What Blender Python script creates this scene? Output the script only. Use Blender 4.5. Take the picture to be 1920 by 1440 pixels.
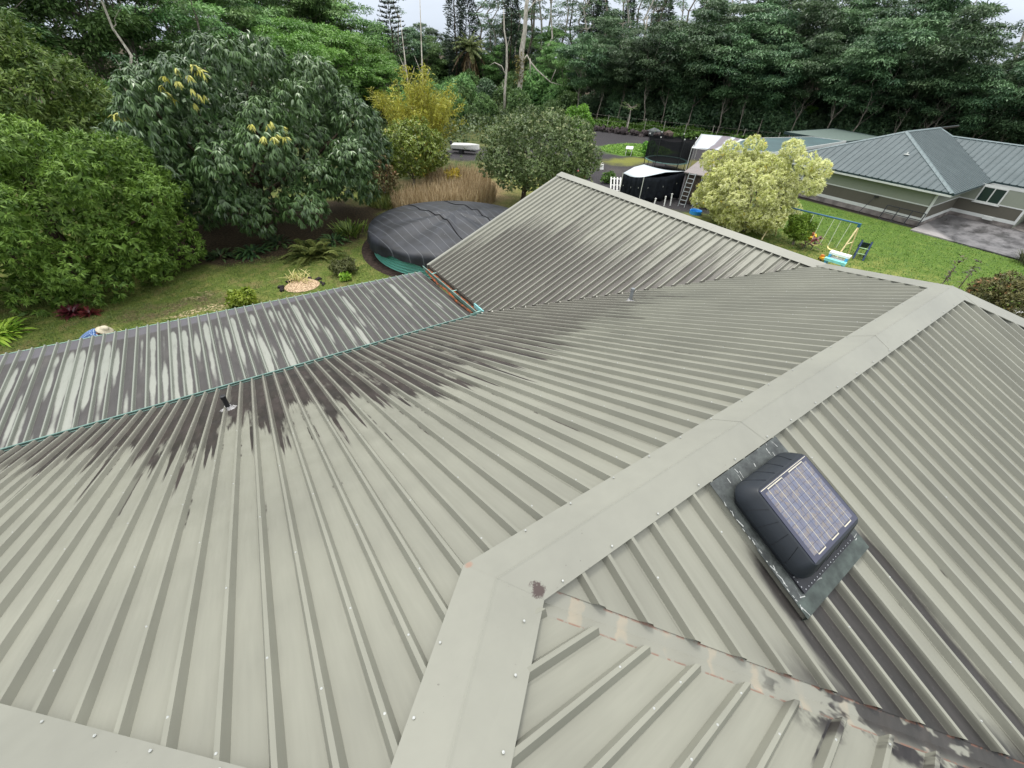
import bpy, math, random
import numpy as np
from mathutils import Matrix, Vector

for o in list(bpy.data.objects):
    bpy.data.objects.remove(o)
scene = bpy.context.scene
COL = scene.collection

# ------------------------------------------------------------------ camera
def rot_x(a):
    return Matrix.Rotation(a, 4, 'X')
def rot_z(a):
    return Matrix.Rotation(a, 4, 'Z')
cam_data = bpy.data.cameras.new('camera')
cam = bpy.data.objects.new('camera', cam_data)
COL.objects.link(cam)
cam_data.sensor_width = 36.0
cam_data.lens = 36.0 * 772.32 / 1920.0
cam_data.clip_start = 0.05
cam_data.clip_end = 2000
cam.matrix_world = (Matrix.Translation((-0.6819, -0.9811, 8.7723)) @ rot_z(math.radians(-36.167))
                    @ rot_x(math.radians(90 - 39.120)) @ rot_z(math.radians(3.306)))
scene.camera = cam

# ------------------------------------------------------------------ sky and sun
SUN_EL, SUN_AZ = math.radians(70), math.radians(10)
world = bpy.data.worlds.new('World')
scene.world = world
world.use_nodes = True
wn = world.node_tree
wn.nodes.clear()
w_out = wn.nodes.new('ShaderNodeOutputWorld')
w_bg = wn.nodes.new('ShaderNodeBackground')
w_sky = wn.nodes.new('ShaderNodeTexSky')
w_sky.sky_type = 'NISHITA'
w_sky.sun_disc = False
w_sky.sun_elevation = SUN_EL
w_sky.sun_rotation = SUN_AZ
w_sky.air_density = 1.0
w_sky.dust_density = 3.0
w_hsv = wn.nodes.new('ShaderNodeHueSaturation')
w_hsv.inputs['Saturation'].default_value = 0.45
w_hsv.inputs['Value'].default_value = 1.0
w_tc = wn.nodes.new('ShaderNodeTexCoord')
w_map = wn.nodes.new('ShaderNodeMapping')
w_map.inputs['Scale'].default_value = (1.0, 1.0, 3.0)
w_noise = wn.nodes.new('ShaderNodeTexNoise')
w_noise.inputs['Scale'].default_value = 2.2
w_noise.inputs['Detail'].default_value = 5
w_noise.inputs['Roughness'].default_value = 0.55
w_rng = wn.nodes.new('ShaderNodeMapRange')
w_rng.inputs['From Min'].default_value = 0.36
w_rng.inputs['From Max'].default_value = 0.62
w_rng.inputs['To Min'].default_value = 0.7
w_rng.inputs['To Max'].default_value = 0.97
w_mix = wn.nodes.new('ShaderNodeMix')
w_mix.data_type = 'RGBA'
# cloud deck: overcast luminance rises from the horizon to overhead
w_sep = wn.nodes.new('ShaderNodeSeparateXYZ')
w_grad = wn.nodes.new('ShaderNodeMapRange')
w_grad.inputs['From Min'].default_value = 0.0
w_grad.inputs['From Max'].default_value = 1.0
w_cloud = wn.nodes.new('ShaderNodeMix')
w_cloud.data_type = 'RGBA'
w_cloud.inputs['A'].default_value = (5.7, 6.4, 7.4, 1)
w_cloud.inputs['B'].default_value = (24.0, 24.0, 23.6, 1)
wn.links.new(w_tc.outputs['Generated'], w_sep.inputs[0])
wn.links.new(w_sep.outputs[2], w_grad.inputs['Value'])
w_pow = wn.nodes.new('ShaderNodeMath'); w_pow.operation = 'POWER'; w_pow.inputs[1].default_value = 1.35
wn.links.new(w_grad.outputs[0], w_pow.inputs[0])
wn.links.new(w_pow.outputs[0], w_cloud.inputs['Factor'])
wn.links.new(w_cloud.outputs['Result'], w_mix.inputs['B'])
wn.links.new(w_sky.outputs[0], w_hsv.inputs['Color'])
wn.links.new(w_tc.outputs['Generated'], w_map.inputs[0])
wn.links.new(w_map.outputs[0], w_noise.inputs['Vector'])
wn.links.new(w_noise.outputs[0], w_rng.inputs['Value'])
wn.links.new(w_rng.outputs[0], w_mix.inputs['Factor'])
wn.links.new(w_hsv.outputs[0], w_mix.inputs['A'])
wn.links.new(w_mix.outputs['Result'], w_bg.inputs['Color'])
w_bg.inputs['Strength'].default_value = 0.10
wn.links.new(w_bg.outputs[0], w_out.inputs[0])

sun_data = bpy.data.lights.new('sun', 'SUN')
sun_data.energy = 1.5
sun_data.angle = math.radians(14)
sun_data.color = (1.0, 0.96, 0.9)
sun = bpy.data.objects.new('sun', sun_data)
COL.objects.link(sun)
sd = Vector((math.sin(SUN_AZ) * math.cos(SUN_EL), math.cos(SUN_AZ) * math.cos(SUN_EL), math.sin(SUN_EL)))
sun.rotation_euler = sd.to_track_quat('Z', 'Y').to_euler()
sun.location = (0, 0, 60)

vs = scene.view_settings
vs.view_transform = 'Standard'
vs.look = 'None'
vs.exposure = 0.50
vs.gamma = 1.0
vs.use_curve_mapping = False
scene.cycles.max_bounces = 6
scene.cycles.diffuse_bounces = 3
scene.cycles.transparent_max_bounces = 12

# ------------------------------------------------------------------ node helper
def srgb(r, g, b):
    f = lambda c: (c / 255 / 12.92) if c / 255 <= 0.04045 else ((c / 255 + 0.055) / 1.055) ** 2.4
    return (f(r), f(g), f(b), 1.0)

class G:
    def __init__(s, name, rough=0.6, spec=0.5, metal=0.0):
        s.mat = bpy.data.materials.new(name)
        s.mat.use_nodes = True
        s.nt = s.mat.node_tree
        s.bsdf = s.nt.nodes['Principled BSDF']
        s.out = s.nt.nodes['Material Output']
        s.set('Roughness', rough)
        s.set('Specular IOR Level', spec)
        s.set('Metallic', metal)
    def new(s, t):
        return s.nt.nodes.new(t)
    def put(s, sock, v):
        if isinstance(v, bpy.types.NodeSocket):
            s.nt.links.new(v, sock)
        elif isinstance(v, (int, float)) and sock.type in ('VECTOR',):
            sock.default_value = (v, v, v)
        else:
            sock.default_value = v
    def set(s, k, v):
        s.put(s.bsdf.inputs[k], v)
        return s
    def m(s, op, a, b=0.0, c=0.0):
        n = s.new('ShaderNodeMath'); n.operation = op
        s.put(n.inputs[0], a); s.put(n.inputs[1], b); s.put(n.inputs[2], c)
        return n.outputs[0]
    def add(s, a, b): return s.m('ADD', a, b)
    def sub(s, a, b): return s.m('SUBTRACT', a, b)
    def mul(s, a, b): return s.m('MULTIPLY', a, b)
    def mx(s, a, b): return s.m('MAXIMUM', a, b)
    def mn(s, a, b): return s.m('MINIMUM', a, b)
    def inv(s, a): return s.m('SUBTRACT', 1.0, a)
    def step(s, x, a, b, lo=0.0, hi=1.0):
        n = s.new('ShaderNodeMapRange'); n.interpolation_type = 'SMOOTHSTEP'
        s.put(n.inputs['Value'], x); s.put(n.inputs['From Min'], a); s.put(n.inputs['From Max'], b)
        s.put(n.inputs['To Min'], lo); s.put(n.inputs['To Max'], hi)
        return n.outputs[0]
    def vec(s, x, y, z=0.0):
        n = s.new('ShaderNodeCombineXYZ')
        s.put(n.inputs[0], x); s.put(n.inputs[1], y); s.put(n.inputs[2], z)
        return n.outputs[0]
    def sep(s, v):
        n = s.new('ShaderNodeSeparateXYZ'); s.put(n.inputs[0], v)
        return n.outputs
    def coord(s, k='Object'):
        return s.new('ShaderNodeTexCoord').outputs[k]
    def pos(s):
        return s.new('ShaderNodeNewGeometry').outputs['Position']
    def noise(s, v, scale, detail=3.0, rough=0.55):
        n = s.new('ShaderNodeTexNoise')
        s.put(n.inputs['Vector'], v); n.inputs['Scale'].default_value = scale
        n.inputs['Detail'].default_value = detail; n.inputs['Roughness'].default_value = rough
        return n.outputs[0]
    def wn(s, x):
        n = s.new('ShaderNodeTexWhiteNoise'); n.noise_dimensions = '1D'
        s.put(n.inputs['W'], x)
        return n.outputs['Value']
    def vor(s, v, scale, feat='F1'):
        n = s.new('ShaderNodeTexVoronoi'); n.feature = feat
        s.put(n.inputs['Vector'], v); n.inputs['Scale'].default_value = scale
        return n.outputs['Distance']
    def mix(s, f, a, b):
        n = s.new('ShaderNodeMix'); n.data_type = 'RGBA'
        s.put(n.inputs['Factor'], f); s.put(n.inputs['A'], a); s.put(n.inputs['B'], b)
        return n.outputs['Result']
    def hsv(s, col, v=1.0, sat=1.0, h=0.5):
        n = s.new('ShaderNodeHueSaturation')
        s.put(n.inputs['Color'], col); s.put(n.inputs['Value'], v); s.put(n.inputs['Saturation'], sat); s.put(n.inputs['Hue'], h)
        return n.outputs[0]
    def table(s, x, pts):
        """piecewise linear y(x) through pts"""
        x0, x1 = pts[0][0], pts[-1][0]
        ys = [p[1] for p in pts]; lo, hi = min(ys), max(ys)
        t = s.step(x, x0, x1); t.node.interpolation_type = 'LINEAR'
        r = s.new('ShaderNodeValToRGB'); s.put(r.inputs[0], t)
        el = r.color_ramp.elements
        while len(el) < len(pts):
            el.new(0.5)
        for i, p in enumerate(pts):
            el[i].position = (p[0] - x0) / (x1 - x0)
        for i, p in enumerate(pts):
            g = (p[1] - lo) / max(hi - lo, 1e-6)
            el[i].color = (g, g, g, 1)
        return s.add(s.mul(r.outputs[0], hi - lo), lo)
    def attr(s, name):
        n = s.new('ShaderNodeAttribute'); n.attribute_name = name
        return n.outputs['Fac']
    def bump(s, h, strength=0.3, dist=0.01):
        n = s.new('ShaderNodeBump'); n.inputs['Strength'].default_value = strength; n.inputs['Distance'].default_value = dist
        s.put(n.inputs['Height'], h)
        s.put(s.bsdf.inputs['Normal'], n.outputs[0])
    def col(s, c):
        s.put(s.bsdf.inputs['Base Color'], c)
        return s

def plain(name, c, rough=0.55, spec=0.4, var=0.12, scale=6.0, metal=0.0):
    """a single paint or plastic with slight wear"""
    g = G(name, rough, spec, metal)
    n = g.noise(g.coord(), scale, 4)
    g.col(g.mix(g.step(n, 0.3, 0.7), tuple(x * (1 - var) for x in c[:3]) + (1,), tuple(min(1, x * (1 + var)) for x in c[:3]) + (1,)))
    return g.mat

# ------------------------------------------------------------------ object helpers
def tag(o, label=None, cat=None, group=None, kind=None):
    if label: o['label'] = label
    if cat: o['category'] = cat
    if group: o['group'] = group
    if kind: o['kind'] = kind
    return o

def thing(name, label, cat, loc=(0, 0, 0), rotz=0.0, group=None):
    o = bpy.data.objects.new(name, None)
    COL.objects.link(o)
    o.empty_display_size = 0.3
    o.location = loc
    o.rotation_euler = (0, 0, rotz)
    return tag(o, label, cat, group)

def link(name, me, mat=None, parent=None):
    o = bpy.data.objects.new(name, me)
    COL.objects.link(o)
    if mat is not None and not me.materials:
        me.materials.append(mat)
    if parent is not None:
        o.parent = parent
    return o

def copy_tree(o, parent=None):
    c = o.copy(); COL.objects.link(c)
    if parent is not None:
        c.parent = parent
    for ch in list(o.children):
        copy_tree(ch, c)
    return c

class MB:
    def __init__(s):
        s.v, s.f, s.uv = [], [], []
    def face(s, pts, uv=None):
        i = len(s.v)
        s.v += [tuple(p) for p in pts]
        s.f.append(tuple(range(i, i + len(pts))))
        s.uv += list(uv) if uv else [(0, 0)] * len(pts)
        return s
    def box(s, c, d, m=None):
        x, y, z = d[0] / 2, d[1] / 2, d[2] / 2
        P = [Vector((a * x, b * y, e * z)) for e in (-1, 1) for b in (-1, 1) for a in (-1, 1)]
        if m is not None:
            P = [m @ p for p in P]
        P = [p + Vector(c) for p in P]
        for q in ((0, 2, 3, 1), (4, 5, 7, 6), (0, 1, 5, 4), (2, 6, 7, 3), (0, 4, 6, 2), (1, 3, 7, 5)):
            s.face([P[k] for k in q])
        return s
    def boxp(s, a, b):
        return s.box([(a[i] + b[i]) / 2 for i in range(3)], [abs(b[i] - a[i]) for i in range(3)])
    def prism(s, poly, z0, z1):
        n = len(poly)
        s.face([(p[0], p[1], z1) for p in poly])
        s.face([(p[0], p[1], z0) for p in reversed(poly)])
        for i in range(n):
            a, b = poly[i], poly[(i + 1) % n]
            s.face([(a[0], a[1], z0), (b[0], b[1], z0), (b[0], b[1], z1), (a[0], a[1], z1)])
        return s
    def slab(s, pts, off):
        """polygon of 3-d points thickened by the vector off"""
        off = Vector(off); P = [Vector(p) for p in pts]; Q = [p + off for p in P]; n = len(P)
        s.face(P); s.face(list(reversed(Q)))
        for i in range(n):
            j = (i + 1) % n
            s.face([P[j], P[i], Q[i], Q[j]])
        return s
    def tube(s, pts, rad, n=8, cap=True):
        P = [Vector(p) for p in pts]
        if not hasattr(rad, '__len__'):
            rad = [rad] * len(P)
        rings = []
        up = Vector((0, 0, 1))
        for i, p in enumerate(P):
            t = (P[min(i + 1, len(P) - 1)] - P[max(i - 1, 0)]).normalized()
            a = t.cross(up if abs(t.z) < 0.9 else Vector((1, 0, 0))).normalized()
            if rings and a.dot(s._a) < 0:
                a = -a
            s._a = a
            if not rings: s._a = a
            b = t.cross(a)
            rings.append([p + (a * math.cos(6.2832 * k / n) + b * math.sin(6.2832 * k / n)) * rad[i] for k in range(n)])
        for i in range(len(P) - 1):
            for k in range(n):
                l = (k + 1) % n
                s.face([rings[i][k], rings[i][l], rings[i + 1][l], rings[i + 1][k]])
        if cap:
            s.face(list(reversed(rings[0]))); s.face(rings[-1])
        return s
    _a = Vector((1, 0, 0))
    def lathe(s, prof, n=24, c=(0, 0, 0), a0=0.0, a1=2 * math.pi):
        full = abs(a1 - a0 - 2 * math.pi) < 1e-6
        for k in range(n):
            t0, t1 = a0 + (a1 - a0) * k / n, a0 + (a1 - a0) * (k + 1) / n
            for i in range(len(prof) - 1):
                (r0, z0), (r1, z1) = prof[i], prof[i + 1]
                q = [(c[0] + r * math.cos(t), c[1] + r * math.sin(t), c[2] + z) for r, z, t in ((r0, z0, t0), (r0, z0, t1), (r1, z1, t1), (r1, z1, t0))]
                if r0 < 1e-6: q = [q[0], q[2], q[3]]
                elif r1 < 1e-6: q = [q[0], q[1], q[2]]
                s.face(q)
        return s
    def build(s, name, mat, parent=None, smooth=False, merge=False):
        me = bpy.data.meshes.new(name)
        me.from_pydata([tuple(v) for v in s.v], [], s.f)
        uvl = me.uv_layers.new(name='UVMap')
        uvl.data.foreach_set('uv', np.array(s.uv, dtype=np.float32).ravel())
        if merge or smooth:
            import bmesh
            bm = bmesh.new(); bm.from_mesh(me)
            bmesh.ops.remove_doubles(bm, verts=bm.verts, dist=1e-4)
            bm.to_mesh(me); bm.free()
        if smooth:
            me.polygons.foreach_set('use_smooth', [True] * len(me.polygons))
        me.update()
        return link(name, me, mat, parent)

def bevel(o, w=0.01, seg=2):
    b = o.modifiers.new('bevel', 'BEVEL'); b.width = w; b.segments = seg; b.limit_method = 'ANGLE'
    return o

def quad_mesh(name, V, nper, tint=None):
    """numpy vertices, consecutive groups of nper make one face"""
    n = len(V) // nper
    me = bpy.data.meshes.new(name)
    me.vertices.add(len(V)); me.vertices.foreach_set('co', np.ascontiguousarray(V, dtype=np.float32).ravel())
    me.loops.add(n * nper); me.loops.foreach_set('vertex_index', np.arange(n * nper, dtype=np.int32))
    me.polygons.add(n)
    me.polygons.foreach_set('loop_start', np.arange(0, n * nper, nper, dtype=np.int32))
    me.polygons.foreach_set('loop_total', np.full(n, nper, dtype=np.int32))
    me.update(calc_edges=True)
    if tint is not None:
        a = me.attributes.new('tint', 'FLOAT', 'FACE')
        a.data.foreach_set('value', np.ascontiguousarray(tint, dtype=np.float32))
    return me
# ================================================================== ground
def ground_material():
    g = G('ground', 0.95, 0.15)
    p = g.pos(); x, y, z = g.sep(p)
    wob = g.sub(g.noise(p, 0.35, 4), 0.5)
    wob2 = g.sub(g.noise(g.vec(g.add(x, 31.0), y, 5.0), 0.9, 4), 0.5)
    xx = g.add(x, g.mul(wob, 4.0)); yy = g.add(y, g.mul(wob2, 3.0))
    def ell(cx, cy, rx, ry, soft=0.25, px=None, py=None):
        a = g.m('DIVIDE', g.sub(px or xx, cx), rx); b = g.m('DIVIDE', g.sub(py or yy, cy), ry)
        d = g.m('SQRT', g.add(g.mul(a, a), g.mul(b, b)))
        return g.inv(g.step(d, 1 - soft, 1 + soft))
    fine = g.noise(p, 9.0, 6, 0.7)
    mid = g.noise(p, 1.6, 5, 0.6)
    big = g.noise(p, 0.22, 3)
    # mown lawn: three greens, yellowed patches
    lawn = g.mix(g.step(fine, 0.3, 0.7), (0.055, 0.085, 0.016, 1), (0.125, 0.165, 0.035, 1))
    lawn = g.mix(g.mul(g.step(mid, 0.42, 0.7), 0.65), lawn, (0.22, 0.20, 0.07, 1))
    lawn = g.mix(g.mul(g.step(g.noise(p, 0.8, 5, .6), 0.52, 0.68), 0.5), lawn, (0.13, 0.10, 0.05, 1))
    lush = g.mix(g.step(fine, 0.3, 0.7), (0.045, 0.09, 0.012, 1), (0.10, 0.165, 0.028, 1))
    lush = g.mix(g.mul(g.step(mid, 0.45, 0.75), 0.55), lush, (0.16, 0.20, 0.045, 1))
    lush = g.mix(g.mul(g.step(g.noise(g.vec(g.mul(x, .5), g.mul(y, 1.6)), 1.1, 5, .6), 0.52, 0.66), 0.5), lush, (0.07, 0.12, 0.02, 1))
    lush = g.mix(g.mul(g.step(x, 34.0, 25.0), g.step(g.add(mid, g.mul(fine, .5)), 0.55, 0.9, 0, 0.9)), lush, (0.27, 0.25, 0.08, 1))
    c = g.mix(g.step(x, 16.0, 23.0), lawn, lush)
    # bare soil and dry clippings in the old bed behind the porch roof
    soil = g.mix(g.step(fine, 0.35, 0.7), (0.05, 0.035, 0.022, 1), (0.15, 0.115, 0.07, 1))
    c = g.mix(g.mul(ell(-3.0, 19.0, 2.3, 0.75, 0.5), g.step(mid, 0.38, 0.6, 0.25, 0.85)), c, soil)
    straw = g.mix(g.step(fine, 0.4, 0.62), (0.16, 0.11, 0.06, 1), (0.48, 0.38, 0.24, 1))
    c = g.mix(g.mul(ell(-2.7, 18.15, 1.3, 0.3, 0.5), g.step(fine, 0.4, 0.6)), c, straw)
    c = g.mix(g.mul(ell(-2.2, 19.5, 1.0, 0.18, 0.6), g.step(fine, 0.45, 0.6)), c, straw)
    # leaf litter under the big tree and the thicket behind it
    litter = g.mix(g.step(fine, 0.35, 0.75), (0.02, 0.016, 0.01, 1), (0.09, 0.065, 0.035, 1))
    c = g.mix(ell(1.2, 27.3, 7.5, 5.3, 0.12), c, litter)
    wild = g.mix(g.step(mid, 0.35, 0.7), (0.03, 0.05, 0.012, 1), (0.12, 0.12, 0.045, 1))
    c = g.mix(g.step(g.add(yy, g.mul(xx, 0.15)), 33.0, 36.0), c, wild)
    c = g.mix(g.inv(g.step(g.add(yy, xx), -2.0, 4.0)), c, g.mix(fine, (0.05, 0.085, 0.016, 1), (0.12, 0.15, 0.035, 1)))
    dry = g.mix(g.step(fine, 0.35, 0.7), (0.12, 0.085, 0.045, 1), (0.32, 0.24, 0.13, 1))
    c = g.mix(ell(14.5, 29.5, 5.5, 4.5, 0.3), c, dry)
    # black lava cinder lot
    cin = g.mix(g.step(g.noise(p, 14.0, 5, 0.75), 0.35, 0.75), (0.018, 0.017, 0.019, 1), (0.085, 0.08, 0.085, 1))
    cin = g.mix(g.step(big, 0.5, 0.8, 0, 0.5), cin, (0.10, 0.09, 0.08, 1))
    lot = g.mx(ell(31.5, 25.0, 7.5, 9.0, 0.12), ell(44.0, 38.0, 16.0, 13.0, 0.1))
    lot = g.mx(lot, ell(24.5, 41.5, 5.0, 3.2, 0.25))
    c = g.mix(lot, c, cin)
    weeds = g.mix(g.step(mid, 0.3, 0.7), (0.045, 0.12, 0.008, 1), (0.16, 0.30, 0.03, 1))
    c = g.mix(ell(43.5, 37.0, 4.8, 3.6, 0.25), c, weeds)
    c = g.mix(g.mul(ell(37.5, 32.5, 3.0, 1.5, 0.5), 0.8), c, (0.17, 0.18, 0.035, 1))
    c = g.mix(g.mul(ell(44.0, 27.0, 4.0, 3.0, 0.3), 0.9), c, g.mix(fine, (0.12, 0.13, 0.03, 1), (0.22, 0.2, 0.08, 1)))
    # soil edges along the neighbour's wall
    c = g.mix(g.mul(g.mul(g.step(x, 40.2, 40.9), g.step(y, 6.8, 7.3)), g.inv(g.step(y, 20, 21))), c, (0.028, 0.022, 0.02, 1))
    far = g.mx(g.step(g.add(x, g.mul(wob, 6)), 58.0, 62.0), g.step(g.add(yy, g.mul(x, -0.45)), 50.0, 56.0))
    far = g.mul(far, g.inv(g.mul(g.inv(g.step(y, 20.0, 22.0)), g.inv(g.step(x, 64.0, 68.0)))))
    c = g.mix(far, c, litter)
    g.col(c)
    g.bump(g.add(g.mul(fine, 0.6), g.mul(g.noise(p, 30, 3), 0.5)), 0.9, 0.06)
    return g.mat

n = 60
gm = MB()
xs = np.concatenate([np.linspace(-420, -60, 7), np.linspace(-50, 110, 33), np.linspace(130, 520, 8)])
ys = np.concatenate([np.linspace(-420, -60, 7), np.linspace(-50, 150, 41), np.linspace(170, 520, 8)])
gv = [(x, y, 0.0) for y in ys for x in xs]
gf = [(j * len(xs) + i, j * len(xs) + i + 1, (j + 1) * len(xs) + i + 1, (j + 1) * len(xs) + i) for j in range(len(ys) - 1) for i in range(len(xs) - 1)]
me = bpy.data.meshes.new('ground'); me.from_pydata(gv, [], gf)
tag(link('ground', me, ground_material()), 'lawn and black cinder ground around the houses', kind='structure')

# ================================================================== roof sheets
S = 0.430
SL = math.sqrt(1 + S * S)
A0 = Vector((0, 0, 6.2))
C0 = Vector((-0.905, -0.905, 6.2 + 0.905 * S))
B0 = Vector((8.25, 0, 6.2))
P0 = Vector((10.71, 2.46, 6.2 - 2.46 * S))
G0 = Vector((10.71, 12.2, 6.2 - 2.46 * S))
EAVE = 8.25
ZE = 6.2 - EAVE * S

class Plane:
    """roof plane: u along the eave, v the plan run down the slope, h above the sheet"""
    def __init__(s, o, ud, vd, slope):
        s.o, s.ud, s.slope = Vector(o), Vector(ud), slope
        s.vd = Vector((vd[0], vd[1], -slope))
        s.n = Vector((vd[0] * slope, vd[1] * slope, 1)).normalized()
        s.flip = s.ud.cross(s.vd).z < 0
    def __call__(s, u, v, h=0.0):
        return s.o + s.ud * u + s.vd * v + s.n * h

def slope_panels(deck, pl, corners, u0, pitch, mat, vtop, vbot, cut=0.0, per=4, lift=0.0, rib=(0.036, 0.0125, 0.055), name='roof_panel'):
    """ribbed sheets, each one part; corners in (u, v) give the extent and the break points"""
    us = [c[0] for c in corners]; lo, hi = min(us), max(us)
    w, t, hh = rib
    k = math.floor((lo - u0) / pitch / per) * per
    while u0 + k * pitch < hi:
        pts = []
        st = u0 + k * pitch
        pts.append((st - w - 0.012, 0.0022))
        for r in range(per + 1):
            c = st + r * pitch
            up = 0.0022 if r == 0 else 0.0
            if r < per:
                pts += [(c - w, up), (c - t, hh + up), (c + t, hh + up), (c + w, up if r else 0.0011)]
            else:
                pts += [(c - w - 0.002, 0.0)]
        br = sorted(set([u for u, _ in pts if lo < u < hi] + [c for c in us if pts[0][0] < c < pts[-1][0]] + [u for u in (max(lo, pts[0][0]), min(hi, pts[-1][0]))]))
        br = [u for u in br if pts[0][0] - 1e-9 <= u <= pts[-1][0] + 1e-9]
        H = lambda u: float(np.interp(u, [p[0] for p in pts], [p[1] for p in pts]))
        mb = MB()
        for a, b in zip(br[:-1], br[1:]):
            if b - a < 1e-5:
                continue
            e = 1e-6
            ta, tb, ba, bb = vtop(a + e), vtop(b - e), vbot(a + e) - cut, vbot(b - e) - cut
            if ba <= ta and bb <= tb:
                continue
            ba, bb = max(ba, ta), max(bb, tb)
            q = [(a, ta), (a, ba), (b, bb), (b, tb)]
            if pl.flip: q.reverse()
            q = q[::-1]
            mb.face([pl(u, v, H(u) + lift) for u, v in q], q)
        if mb.f:
            mb.build(name, mat, deck)
        k += per

def deck_slab(parent, pl, corners, mat, top=-0.012, thick=0.10, name='roof_deck'):
    pts = [pl(u, v, top) for u, v in corners]
    mb = MB()
    n = Vector((0, 0, 0))
    for i in range(len(pts)):
        a, b = pts[i], pts[(i + 1) % len(pts)]
        n += a.cross(b)
    if n.z < 0: pts.reverse()
    mb.slab(pts, (0, 0, -thick))
    return mb.build(name, mat, parent)

# --- paint shared by the sheets
PAINT_A, PAINT_B = srgb(118, 118, 108), srgb(127, 127, 116)
U_L, P_L = -0.795, 0.2272

def roof_base(g, u, v):
    n1 = g.noise(g.vec(g.mul(u, 0.7), g.mul(v, 0.5)), 1.5, 3)
    c = g.mix(g.step(n1, 0.3, 0.7), PAINT_A, PAINT_B)
    n2 = g.noise(g.vec(g.mul(u, 40), g.mul(v, 3)), 1.0, 2)
    c = g.hsv(c, g.step(n2, 0.2, 0.8, 0.965, 1.03))
    oi = g.new('ShaderNodeObjectInfo')
    c = g.hsv(c, g.step(oi.outputs['Random'], 0, 1, 0.965, 1.035))
    n3 = g.noise(g.vec(g.mul(u, 16), g.mul(v, 0.7)), 1.0, 5, 0.7)
    c = g.mix(g.step(n3, 0.56, 0.85, 0, 0.22), c, srgb(96, 92, 82))
    sp = g.mul(g.step(g.noise(g.vec(u, v), 48, 3, 0.7), 0.71, 0.75), g.step(g.noise(g.vec(u, v), 1.7, 2), 0.5, 0.62))
    return g.mix(g.mul(sp, 0.55), c, srgb(70, 64, 58))

def roof_mat(name, u0, pitch, stain, rough=0.42):
    g = G(name, rough, 0.3)
    uv = g.coord('UV'); u, v, _ = g.sep(uv)
    q = g.m('DIVIDE', g.sub(u, u0), pitch)
    pid = g.m('FLOOR', q); t = g.m('FRACT', q)
    dr = g.mul(g.mn(t, g.inv(t)), pitch)
    pan = g.step(dr, 0.036, 0.044)
    side = g.step(dr, 0.0135, 0.025)
    rid = g.m('FLOOR', g.add(q, 0.5))
    base = roof_base(g, u, v)
    c = stain(g, u, v, pid, t, dr, pan, rid, base, side)
    g.col(c)
    f = g.noise(g.vec(u, v), 260, 2)
    wv = g.noise(g.vec(g.mul(u, 5), g.mul(v, 1.2)), 1.0, 2)
    g.bump(g.add(g.mul(f, 0.06), g.mul(wv, 2.0)), 0.5, 0.007)
    g.set('Roughness', g.step(g.noise(g.vec(u, v), 3, 3), 0.3, 0.7, rough - 0.05, rough + 0.1))
    return g.mat

MILDEW_A, MILDEW_B = srgb(24, 18, 18), srgb(52, 43, 42)
def mildew(g, u, v):
    n = g.noise(g.vec(g.mul(u, 6), g.mul(v, 1.1)), 1.0, 5, 0.65)
    c = g.mix(g.step(n, 0.3, 0.72), MILDEW_A, MILDEW_B)
    return g.mix(g.step(g.noise(g.vec(u, v), 26, 3), 0.6, 0.8, 0, 0.35), c, srgb(84, 76, 73))

def streak_lines(g, u, v, rid, t, dr, y0, reach, pitch_side=1.0):
    """thin dark runs of dirt against the foot of a rib; reach = how far above y0"""
    sgn = g.m('GREATER_THAN', t, 0.5)
    rr = g.wn(g.add(g.mul(rid, 2.17), g.mul(sgn, 7.31)))
    start = g.sub(y0, g.mul(g.mul(rr, rr), reach))
    wob = g.mul(g.noise(g.vec(g.mul(rid, 9.1), g.mul(v, 5.0)), 1.0, 4, 0.7), 0.035)
    line = g.mul(g.step(dr, 0.034, 0.038), g.inv(g.step(dr, g.add(0.036, g.mul(wob, 0.6)), g.add(0.042, g.mul(wob, 0.6)))))
    br = g.step(g.noise(g.vec(g.mul(rid, 3.7), g.mul(v, 0.9)), 1.0, 4, 0.7), 0.53, 0.60)
    return g.mul(g.mul(line, g.step(v, start, g.add(start, 0.15))), br)

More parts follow.
